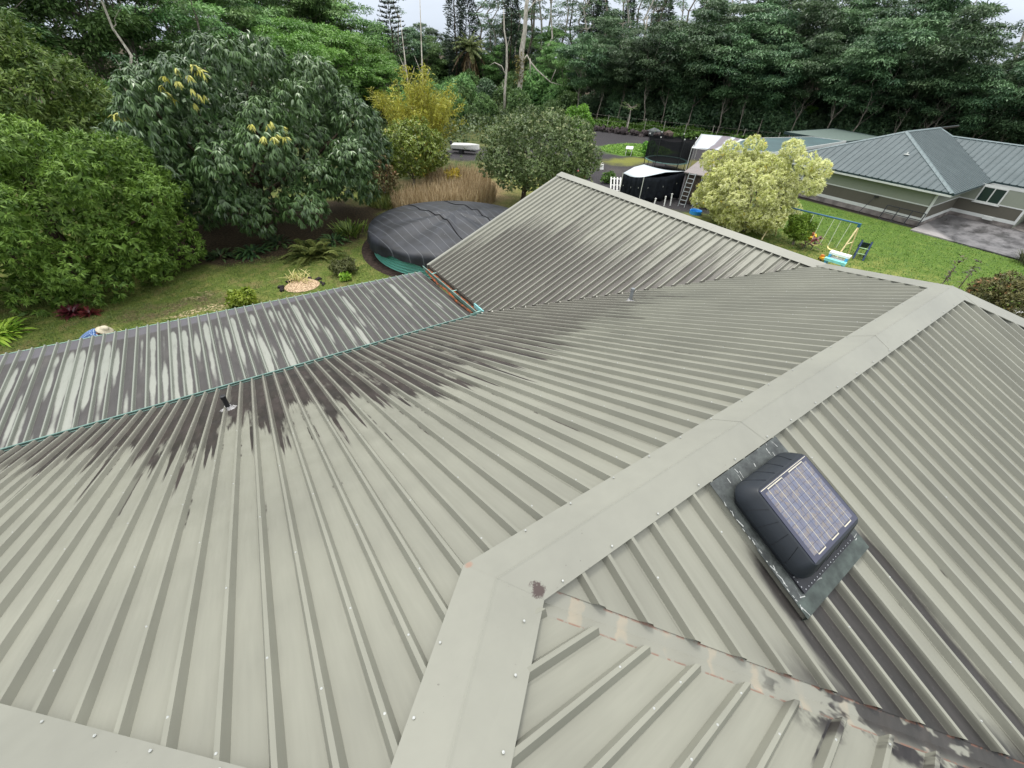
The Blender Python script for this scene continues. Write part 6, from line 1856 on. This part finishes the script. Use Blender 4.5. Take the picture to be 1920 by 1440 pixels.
# ================================================================== forest
def flat_pads(c, r, k, rg, pr, th=.34):
    out = []
    for i in range(k):
        d = rdir(rg, 1)[0]; q = rg.uniform(.45, 1.0) ** .6
        out.append((np.array(c) + d * np.array(r) * q, np.array((1, 1, th)) * rg.uniform(*pr)))
    return out
bark_forest = bark_mat('forest_bark', srgb(96, 90, 80), srgb(160, 152, 140))
def albizia(name, seed, H, rad, k, mat, bark, per=170, L=.40, W=.15, zc=.66, rz=.30, pr=(1.1, 2.0), lean=.6, tr=.2):
    """layered, flat topped crown on a thin pale trunk"""
    rg = np.random.default_rng(seed)
    t = thing(name, None, 'tree')
    lob = flat_pads((0, 0, H * zc), (rad, rad, H * rz), k, rg, pr)
    C = np.array([l[0] for l in lob]); R = np.array([l[1] for l in lob])
    n = per * k; i = rg.integers(0, k, n); d = rdir(rg, n); d[:, 2] = np.abs(d[:, 2]) * rg.choice([1, 1, 1, -1], n)
    P = C[i] + R[i] * d * rg.uniform(.6, 1.02, n)[:, None]
    ct = rg.uniform(0, 1, k)[i] * .55 + rg.uniform(0, 1, n) * .45
    D = np.stack([d[:, 0], d[:, 1], rg.uniform(-.35, .15, n)], 1) + rg.normal(size=(n, 3)) * .35
    U = np.tile([0, 0, 1.0], (n, 1)) + rg.normal(size=(n, 3)) * .3
    VT = leaves(P, D, U, rg.uniform(.6, 1.2, n) * L, rg.uniform(.7, 1.2, n) * W, ct, .15)
    crown_obj('crown', VT, mat, t)
    mb = MB(); top = (rg.uniform(-lean, lean), rg.uniform(-lean, lean), H * zc * .9)
    pts = limb(mb, rg, (0, 0, -.1), top, tr, tr * .5, 7, .012, 7)
    for l in lob[::2]:
        s = pts[int(rg.integers(3, 8))]
        limb(mb, rg, s, l[0] - np.array([0, 0, l[1][2] * .4]), tr * .36, tr * .08, 4, .08, 4)
    mb.build('trunk', bark, t, smooth=True)
    return t
m_fd = leaf_mat('forest_dark_leaf', (.028, .068, .034, 1), (.14, .23, .105, 1), trans=.22, rough=.45, spec=.4, vary=(.68, 1.4))
m_fm = leaf_mat('forest_mid_leaf', (.045, .11, .035, 1), (.21, .36, .11, 1), trans=.25, rough=.5, vary=(.7, 1.35))
m_fl = leaf_mat('forest_light_leaf', (.05, .12, .018, 1), (.17, .30, .06, 1), trans=.28, rough=.5)
dark_v = [albizia('forest_tree', 70 + i, H, rad, k, m_fd, bark_forest, per * 2, tr=.10, lean=1.2) for i, (H, rad, k, per) in enumerate(((14, 3.4, 34, 190), (15.5, 3.0, 30, 190), (12.5, 3.6, 34, 190), (16.5, 3.6, 38, 180)))]
mid_v = [albizia('forest_tree', 80 + i, H, rad, k, m_fm, bark_grey, int(per * 1.7), zc=.62, rz=.34, L=.4, tr=.14) for i, (H, rad, k, per) in enumerate(((13, 4.2, 40, 190), (15, 4.0, 40, 190), (11, 4.4, 40, 190)))]
light_v = [albizia('forest_tree', 90 + i, H, rad, k, m_fl, bark_grey, int(per * 1.6), zc=.64, rz=.32, L=.38, pr=(1.0, 1.8)) for i, (H, rad, k, per) in enumerate(((10.5, 4.6, 46, 190), (9.5, 4.0, 40, 190)))]
# open emergent trees: mostly trunk and limbs, sparse tufts
def emergent(seed, H, mat, tufts, per, L, pale):
    rg = np.random.default_rng(seed); t = thing('emergent_tree', None, 'tree')
    mb = MB(); pts = limb(mb, rg, (0, 0, 0), (rg.uniform(-1, 1), rg.uniform(-1, 1), H * .93), .30, .06, 7, .025, 9)
    VTs = []
    for k in range(tufts):
        s = pts[int(rg.integers(4, 10))]; a = rg.uniform(0, 6.28); rr_ = rg.uniform(1.0, 3.4)
        e = s + np.array([math.cos(a) * rr_, math.sin(a) * rr_, rg.uniform(.2, 2.4)]); limb(mb, rg, s, e, .07, .018, 4, .09, 4)
        n = per; d = rdir(rg, n); P = e + d * np.array([1.15, 1.15, .4]) * rg.uniform(.3, 1, n)[:, None]
        VTs.append(leaves(P, np.stack([d[:, 0], d[:, 1], rg.uniform(-.4, .2, n)], 1), np.tile([0, 0, 1.0], (n, 1)) + rg.normal(size=(n, 3)) * .3, rg.uniform(.6, 1.2, n) * L, np.full(n, L * .33), np.clip(rg.random() * .6 + rg.random(n) * .4, 0, 1)))
    mb.build('trunk', bark_pale if pale else bark_grey, t, smooth=True)
    crown_obj('crown', joinV(*VTs), mat, t)
    return t
emer_v = [emergent(100 + i, H, m_fd, tf, pr_, .5, pl_) for i, (H, tf, pr_, pl_) in enumerate(((24, 16, 70, True), (21, 14, 60, True), (26, 18, 60, False), (19, 20, 80, False)))]
# columnar ironwood
def ironwood(seed, H, rad, n):
    rg = np.random.default_rng(seed); t = thing('ironwood_tree', None, 'tree')
    z = rg.uniform(.12, 1, n); a = rg.uniform(0, 6.28, n); r = rad * np.interp(z, [.1, .3, .8, 1], [.5, 1, .75, .12]) * np.sqrt(rg.random(n)) * (1 + .3 * np.sin(z * 40 + a * 2))
    P = np.stack([r * np.cos(a), r * np.sin(a), z * H], 1); D = np.stack([np.cos(a), np.sin(a), rg.uniform(-.2, .9, n)], 1)
    crown_obj('crown', leaves(P, D, rdir(rg, n) + np.array([0, 0, .6]), rg.uniform(.4, .9, n), np.full(n, .16), np.clip(rg.random(n), 0, 1)), m_fi, t)
    mb = MB(); limb(mb, rg, (0, 0, 0), (0, 0, H * .97), .26, .03, 7, .01, 6); mb.build('trunk', bark_dark, t, smooth=True)
    return t
m_fi = leaf_mat('ironwood_needles', (.012, .024, .016, 1), (.05, .075, .048, 1), trans=.12)
iron_v = [ironwood(110, 22, 1.9, 3600), ironwood(111, 19, 2.6, 3800)]
# norfolk pine
def norfolk(seed, H):
    rg = np.random.default_rng(seed); t = thing('norfolk_pine', None, 'tree'); mb = MB(); limb(mb, rg, (0, 0, 0), (0, 0, H), .2, .02, 6, .004, 5); VTs = []
    for w in range(15):
        z = H * (.42 + .57 * w / 15); ln = (H - z) * .33 + .35
        for k in range(6):
            a = k * 1.047 + w * .5; e = np.array([math.cos(a) * ln, math.sin(a) * ln, z + ln * .22]); mb.tube([(0, 0, z), tuple(e)], .02, 3, cap=False)
            n = 26; f = rg.uniform(.2, 1.02, n); P = np.array([0, 0, z]) + (e - np.array([0, 0, z])) * f[:, None]; d = unit((e - np.array([0, 0, z]))[None]) * .7 + rdir(rg, n) * .5 + np.array([0, 0, .25])
            VTs.append(leaves(P, d, rdir(rg, n), rg.uniform(.25, .5, n), np.full(n, .13), rg.random(n)))
    mb.build('trunk', bark_dark, t); crown_obj('crown', joinV(*VTs), m_fi, t); return t
nor = norfolk(112, 16)

# dense understorey bushes with foliage to the ground
def understorey(seed, H, rad, mat):
    rg = np.random.default_rng(seed); t = thing('understorey_tree', None, 'tree')
    lob = auto_lobes((0, 0, H * .5), (rad, rad, H * .52), 20, rg, (.28, .42), -.8, .72)
    P, O, I = shell(lob, 1500, rg, .7, 1.1, .05)
    crown_obj('crown', sprays(P, O, I, rg, 4, .5, .2, .5, .8, .2, .6), mat, t)
    mb = MB(); limb(mb, rg, (0, 0, -.1), (rg.uniform(-.5, .5), rg.uniform(-.5, .5), H * .9), .12, .04, 6, .04)
    mb.build('trunk', bark_pale, t, smooth=True)
    return t
und_v = [understorey(115, 5.0, 2.4, m_fd), understorey(116, 6.5, 2.6, m_fd), understorey(117, 4.0, 2.2, m_fm), understorey(118, 6.0, 2.8, m_fm)]
rp_ = random.Random(77)
used = set()
def put(proto, x, y, label, group=None, s=1.0, rz=None, name=None):
    o = proto if proto.name not in used else copy_tree(proto)
    used.add(o.name)
    o.location = (x, y, 0); o.rotation_euler = (0, 0, rp_.uniform(0, 6.28) if rz is None else rz); o.scale = (s * rp_.uniform(.92, 1.08), s * rp_.uniform(.92, 1.08), s)
    o['label'] = label
    if group: o['group'] = group
    return o
def row(line, step, jit, protos, label, group, s=(.9, 1.1), off=0.0):
    P = [Vector(p) for p in line]; carry = off
    for a, b in zip(P[:-1], P[1:]):
        d = b - a; L = d.length; t = carry
        while t < L:
            q = a + d * (t / L); put(rp_.choice(protos), q.x + rp_.uniform(-jit, jit), q.y + rp_.uniform(-jit, jit), label, group, rp_.uniform(*s)); t += step * rp_.uniform(.8, 1.2)
        carry = t - L
GR = 'dark forest trees'
LR = 'dark layered thin trunked tree in the forest wall behind the bungalow and fence'
edge = [(52.5, 58.5), (55.5, 54.5), (58.5, 47.0), (61.5, 40.0), (66.0, 30.5), (69.5, 18.0), (72.5, 4.0), (74.5, -12.0)]
def shift(line, dx, dy): return [(x + dx, y + dy) for x, y in line]
row(edge[:4], 3.4, 1.0, dark_v, 'dark layered thin trunked tree, front row, behind the wire fence', GR + ', front row, behind the wire fence', (.70, .94))
row(edge[3:6], 3.6, 1.0, dark_v, 'dark layered thin trunked tree, front row, behind the carport and bungalow', GR + ', front row, behind the carport and bungalow', (.72, .98))
row(edge[5:], 3.8, 1.0, dark_v, 'dark layered thin trunked tree, front row, right of the bungalow roof ridge', GR + ', front row, right of the bungalow roof ridge', (.62, .85))
row(shift(edge[:4], 5.5, 2.0), 4.2, 1.4, dark_v, 'dark layered thin trunked tree, middle row, behind the wire fence', GR + ', middle row, behind the wire fence', (.84, 1.04), 2)
row(shift(edge[3:6], 5.5, 2.0), 4.2, 1.4, dark_v, 'dark layered thin trunked tree, middle row, behind the carport and bungalow', GR + ', middle row, behind the carport and bungalow', (.92, 1.14), 2)
row(shift(edge[5:], 5.5, 2.0), 4.6, 1.4, dark_v, 'dark layered thin trunked tree, middle row, right of the bungalow roof ridge', GR + ', middle row, right of the bungalow roof ridge', (.78, .98), 2)
row(shift(edge[:4], 12, 4.5), 5.2, 1.8, dark_v, 'dark layered thin trunked tree, rear rows, behind the wire fence', GR + ', rear rows, behind the wire fence', (.9, 1.1))
row(shift(edge[3:6], 12, 4.5), 5.2, 1.8, dark_v, 'dark layered thin trunked tree, rear rows, behind the carport and bungalow', GR + ', rear rows, behind the carport and bungalow', (1.02, 1.25))
row(shift(edge[5:], 12, 4.5), 5.6, 1.8, dark_v, 'dark layered thin trunked tree, rear rows, right of the bungalow roof ridge', GR + ', rear rows, right of the bungalow roof ridge', (.80, 1.0))
row(shift(edge[3:6], 20, 6), 6.0, 2.0, dark_v, 'dark layered thin trunked tree, rear rows, behind the carport and bungalow', GR + ', rear rows, behind the carport and bungalow', (1.1, 1.35), 2)
GU = 'dark understorey trees filling the forest foot'
LU = 'low dark leafy tree filling the shade at the foot of the forest'
row(shift(edge, 3.5, 1.5), 2.6, .8, und_v[:2], LU, GU, (.75, 1.15))
row(shift(edge, 9, 3), 3.0, 1.2, und_v[:2], LU, GU, (.9, 1.3), 1)
row(shift(edge, 16, 5), 4.0, 1.5, und_v[:2], LU, GU, (1.1, 1.6), 1)
GE = 'tall open trees rising above the forest'
LE = 'tall sparse tree with bare limbs rising above the forest wall'
for x, y, k, s in ((66, 74, 0, 1.0), (72, 66, 1, 1.05), (76, 60, 2, .95), (70, 78, 3, 1.0), (82, 56, 0, 1.0), (80, 70, 3, 1.1), (88, 50, 1, 1.1), (86, 44, 0, .95), (92, 40, 2, 1.0), (62, 80, 1, 1.0), (92, 30, 0, 1.0), (94, 20, 1, 1.05), (96, 8, 2, .8), (64, 66, 2, .85), (58, 84, 0, .9), (54, 92, 3, 1.0), (94, 34, 3, 1.1), (84, 62, 1, 1.2), (86, 12, 0, .72), (88, 4, 1, .75), (86, -4, 2, .6), (90, 16, 3, .85), (80, 68, 2, 1.0), (68, 82, 0, 1.0), (90, 46, 2, 1.0), (74, 72, 1, 1.05)):
    put(emer_v[k], x, y, LE, GE, s)
GM = 'mid green forest trees behind the bamboo and palm'
LM = 'rounded dark green tree in the woods behind the bamboo and palm'
mid_line = [(26, 88), (34, 91), (41, 95), (50, 98), (57, 90), (60, 78), (58, 66)]
row(mid_line, 5.0, 1.5, mid_v + dark_v[:1], LM, GM, (.62, .85))
row(shift(mid_line, 5, 10), 6, 2, mid_v + dark_v[:2], LM, GM, (.7, .9), 2)
GV = 'leafy understorey in the woods behind the bamboo'
LV = 'low leafy green tree in the woods behind the bamboo and dead trunks'
row(shift(mid_line, -3, -5), 3.6, 1.5, und_v[2:], LV, GV, (.6, 1.1))
row(shift(mid_line, 2, 3), 3.6, 1.5, und_v, LV, GV, (.9, 1.3), 1)
row([(-34, 38), (-20, 42), (-8, 46), (2, 50), (9, 54), (15, 60), (22, 70)], 4.0, 1.2, und_v[2:], LV.replace('bamboo and dead trunks', 'big drooping tree'), 'leafy understorey behind the big drooping tree', (.8, 1.3))
row([(22, 57), (30, 61), (38, 64), (44, 62), (49, 60)], 3.0, 1.3, und_v[2:], 'small rounded green tree in the thicket behind the dark bushy tree', 'thicket trees behind the dark bushy tree', (.45, .8))
row([(24, 68), (34, 74), (44, 78), (52, 76)], 3.4, 1.3, und_v, 'small rounded green tree in the thicket behind the dark bushy tree', 'thicket trees behind the dark bushy tree', (.6, .9), 1)
GL = 'layered green trees along the left skyline'
LL = 'tall layered green tree on the left skyline behind the big drooping tree'
row([(-30, 44), (-20, 48), (-11, 52), (-3, 57), (4, 62)], 4.5, 1.5, mid_v, LL, GL, (.95, 1.2))
row([(-36, 60), (-20, 64), (-6, 68), (4, 72), (14, 80)], 6.5, 2, mid_v, LL, GL, (1.0, 1.25), 2)
row([(-30, 84), (-8, 84), (8, 88), (20, 96)], 5, 2, emer_v, LL, GL, (.8, 1.0), 1)
GW = 'light green feathery trees right of the big drooping tree'
LW = 'light green feathery crowned tree between the big drooping tree and the bamboo'
for x, y, k, s in ((11.5, 57, 0, .95), (16.5, 61, 1, 1.05), (20.5, 67, 0, .95), (15, 66, 0, 1.08), (24, 74, 1, .9), (22, 62, 1, .72), (27, 80, 0, .85)):
    put(light_v[k], x, y, LW, GW, s)
row([(56, 92), (64, 88), (72, 83), (80, 76), (88, 66), (94, 54), (100, 40), (102, 24)], 4.6, 2.0, emer_v + iron_v, LE, GE, (.85, 1.15))
row([(60, 100), (74, 94), (88, 82), (100, 64)], 4.0, 2.0, emer_v + dark_v, LE, GE, (.95, 1.2), 2)
for x, y, k, s in ((-9, 46, 0, .62), (-3, 50, 1, .66), (-16, 43, 3, .66), (4, 57, 2, .6)):
    put(emer_v[k], x, y, 'thin tree with bare pale limbs among the left skyline trees', 'bare limbed trees on the left skyline', s)
for x, y, k, s in ((12, 86, 1, 1.15), (16.5, 89, 0, 1.3), (20.5, 87, 1, 1.12), (24, 90, 0, 1.22), (27.5, 88, 2, 1.25), (18, 96, 1, 1.3), (25, 98, 1, 1.2), (9, 80, 0, 1.25)):
    put(mid_v[k], x, y, 'tall green tree closing the skyline left of the norfolk pine', 'tall trees left of the norfolk pine', s)
put(nor, 33.5, 86, 'dark norfolk pine with tiered branches against the pale sky gap', None, 1.0, 0)
put(emer_v[1], 36.5, 89, 'thin airy tree immediately right of the norfolk pine', None, .78)
put(iron_v[0], 48.8, 92.0, 'left of the dark columnar ironwoods above the coconut palm', None, .98)
put(iron_v[1], 52.5, 93.5, 'right of the dark columnar ironwoods above the coconut palm', None, .92)
put(iron_v[0], 56.5, 84.0, 'slender ironwood between the palm and the dead pale trunk', None, .86)
put(iron_v[1], 72.0, 79.0, 'broad dark ironwood behind the two broken white snags', None, .98)
put(iron_v[0], 80.0, 77.0, 'narrow dark ironwood right of the two broken white snags', None, .80)
put(light_v[1], 69.5, 33.0, 'single lighter green small tree low in the dark forest behind the carport', None, .62)
# dead pale trunks
def snag(name, label, loc, pts, rad, arms, seed, vines=0):
    rg = np.random.default_rng(seed); t = thing(name, label, 'dead tree', loc); mb = MB(); mb.tube(pts, rad, 9, True); mb.build('trunk', bark_pale, t, smooth=True)
    for ap_, ar in arms:
        mb = MB(); mb.tube(ap_, ar, 6, True); mb.build('broken_branch', bark_pale, t, smooth=True)
    if vines:
        n = vines; P = np.stack([rg.normal(size=n) * .45, rg.normal(size=n) * .45, rg.uniform(4.2, 8.2, n)], 1); crown_obj('vine', leaves(P, rdir(rg, n) + np.array([0, 0, -.5]), rdir(rg, n), np.full(n, .4), np.full(n, .2), rg.random(n)), m_vine, t)
    return t
m_vine = leaf_mat('vine_leaf', (.08, .08, .02, 1), (.24, .22, .06, 1))
snag('dead_tree', 'tall thick dead pale trunk with a broken drooping limb', (49.2, 70.2, 0), [(0, 0, 0), (.1, 0, 3), (.35, -.1, 6.2), (.2, 0, 8.5), (.5, -.2, 11), (.55, -.2, 14), (1.0, -.5, 17.5)], [.48, .42, .36, .42, .34, .30, .24],
     [([(.3, -.1, 7.2), (1.0, -.5, 8.0), (1.5, -.8, 7.2), (2.4, -1.5, 6.2), (4.4, -3.0, 4.6), (6.5, -4.5, 4.2)], [.16, .15, .14, .12, .08, .03]), ([(4.4, -3.0, 4.6), (5.0, -3.4, 6.4)], [.07, .03]), ([(.5, -.2, 13), (1.6, -1, 14.6), (2.6, -1.7, 14.8)], [.12, .08, .04]), ([(1.4, -.8, 7.6), (1.6, -.9, 5.2)], [.12, .03])], 120, 260)
snag('thin_dead_tree', 'thin dead pale trunk left of the thick dead trunk', (45.6, 69.0, 0), [(0, 0, 0), (-.1, 0, 3), (.15, 0, 6.5), (.05, 0, 9), (-.4, .2, 11), (-.5, .3, 13.4)], [.24, .2, .18, .15, .12, .04],
     [([(-.05, 0, 5.4), (-.6, .3, 6.5), (-1.6, .9, 6.9), (-2.3, 1.3, 6.5)], [.1, .08, .06, .03]), ([(.05, 0, 8.6), (.5, -.2, 10.2)], [.06, .02]), ([(-.05, 0, 3.0), (-.5, .3, 4.3)], [.06, .02])], 121)
for k, (x, y, h, lab) in enumerate(((70.2, 66.5, 13.4, 'left of two broken white snags above the dark forest'), (72.6, 65.2, 14.2, 'right taller one of two broken white snags above the dark forest'))):
    snag('broken_snag', lab, (x, y, 0), [(0, 0, 0), (.1, 0, 6), (-.1, 0, 10), (-.35 + .1 * k, .1, h)], [.34, .30, .28, .08], [], 122 + k)
for k, (x, y, h) in enumerate(((16.4, 38.8, 10.2), (17.5, 38.3, 13.0))):
    snag('bare_sapling', ('shorter bare pale pole stem rising from the golden bamboo', 'taller bare pale pole stem rising from the golden bamboo')[k], (x, y, 0), [(0, 0, 0), (-.3, 0, 3), (-.45, .05, 6), (-.6 + .5 * k, 0, h)], [.09, .08, .06, .015], [([(-.45, 0, 6), (.1, -.3, 7.2)], [.04, .01]), ([(-.5, 0, 6.8), (-.9, .3, 8.0)], [.03, .008])], 130 + k)
# coconut palm
def palm():
    rg = np.random.default_rng(140); t = thing('coconut_palm', 'coconut palm with a skirt of hanging dead brown fronds', 'palm tree', (50.6, 90.0, 0))
    mb = MB(); mb.tube([(0, 0, 0), (.2, 0, 4), (.1, 0, 8.6)], [.30, .24, .22], 9); mb.build('trunk', bark_grey, t, smooth=True)
    for nm, N, el, Lr, cols, dr in (('frond', 46, (-.35, 1.35), (3.2, 4.6), ((.08, .12, .035, 1), (.28, .33, .13, 1)), .42), ('dead_frond', 11, (-1.1, -.2), (2.6, 4.4), ((.09, .06, .03, 1), (.30, .22, .12, 1)), .75)):
        m = leaf_mat(nm + '_leaf', *cols)
        for k in range(N):
            a = 6.2832 * k / N + rg.uniform(-.15, .15); e = rg.uniform(*el); L = rg.uniform(*Lr); d = np.array([math.cos(a) * math.cos(e), math.sin(a) * math.cos(e), math.sin(e)])
            f = np.linspace(.1, 1, 22); pts = np.array([.1, 0, 8.6]) + d * (L * f)[:, None] - np.array([0, 0, 1]) * (dr * L * f ** 2)[:, None]
            sx = unit(np.cross(d, [0, 0, 1.0])[None])[0]; VTs = []
            for sg in (-1, 1):
                VTs.append(leaves(pts, sx * sg * .8 + d * .5 + np.array([0, 0, -.55]) + rg.normal(size=(22, 3)) * .1, np.tile([0, 0, 1.0], (22, 1)), .85 * np.sin(np.pi * np.clip(f, .08, .95)) ** .5, np.full(22, .15), rg.random(22), .2))
            VTs.append(blades(np.array([[.1, 0, 8.6]]), d[None], np.array([L]), np.array([.08]), np.array([.5]), np.array([dr]), rg, 6))
            crown_obj(nm, joinV(*VTs), m, t)
palm()
# ground cover at the foot of the forest
rg = np.random.default_rng(150)
def covxy(n):
    E_ = np.array([(50.5, 57), (53.5, 52.8), (56.8, 45.6), (59.6, 39), (64, 30), (67.6, 18), (70, 4), (72, -12)]); k = rg.integers(0, 4, n); f = rg.random(n)[:, None]
    return E_[k] * (1 - f) + E_[k + 1] * f + rg.normal(size=(n, 2)) * np.array([1.5, 1.0]) + np.array([1.0, .3])
n = 16000; xy = covxy(n); h = .55 + .5 * np.sin(xy[:, 0] * .9) * np.sin(xy[:, 1] * .7)
P = np.stack([xy[:, 0], xy[:, 1], np.abs(h) * rg.random(n) ** .5 + .05], 1)
VT = leaves(P, rdir(rg, n) + np.array([-.2, 0, .3]), np.tile([0, 0, 1.0], (n, 1)) + rg.normal(size=(n, 3)) * .5, rg.uniform(.25, .5, n), rg.uniform(.15, .3, n), rg.random(n), .2)
tag(link('ground_cover', quad_mesh('ground_cover', VT[0], 4, VT[1]), m_fl), 'low green vines smothering the forest edge', kind='stuff')
n = 14000
xy = np.stack([rg.uniform(14, 52, n), rg.uniform(0, 1, n)], 1); xy[:, 1] = 52 + (xy[:, 0] - 14) * .55 + rg.normal(size=n) * 5.0
hh = .5 + .8 * np.abs(np.sin(xy[:, 0] * .5) * np.sin(xy[:, 1] * .4)); P = np.stack([xy[:, 0], xy[:, 1], hh * rg.random(n) ** .6], 1)
VT = leaves(P, rdir(rg, n) + np.array([0, 0, .4]), np.tile([0, 0, 1.0], (n, 1)) + rg.normal(size=(n, 3)) * .5, rg.uniform(.3, .7, n), rg.uniform(.15, .35, n), rg.random(n), .2)
tag(link('undergrowth', quad_mesh('undergrowth', VT[0], 4, VT[1]), leaf_mat('undergrowth_leaf', (.03, .055, .02, 1), (.11, .15, .05, 1))), 'tangled undergrowth behind the bamboo', kind='stuff')
# prototypes never placed
for p in dark_v + mid_v + light_v + emer_v + iron_v + [nor] + und_v:
    if p.name not in used:
        for c in list(p.children): bpy.data.objects.remove(c)
        bpy.data.objects.remove(p)
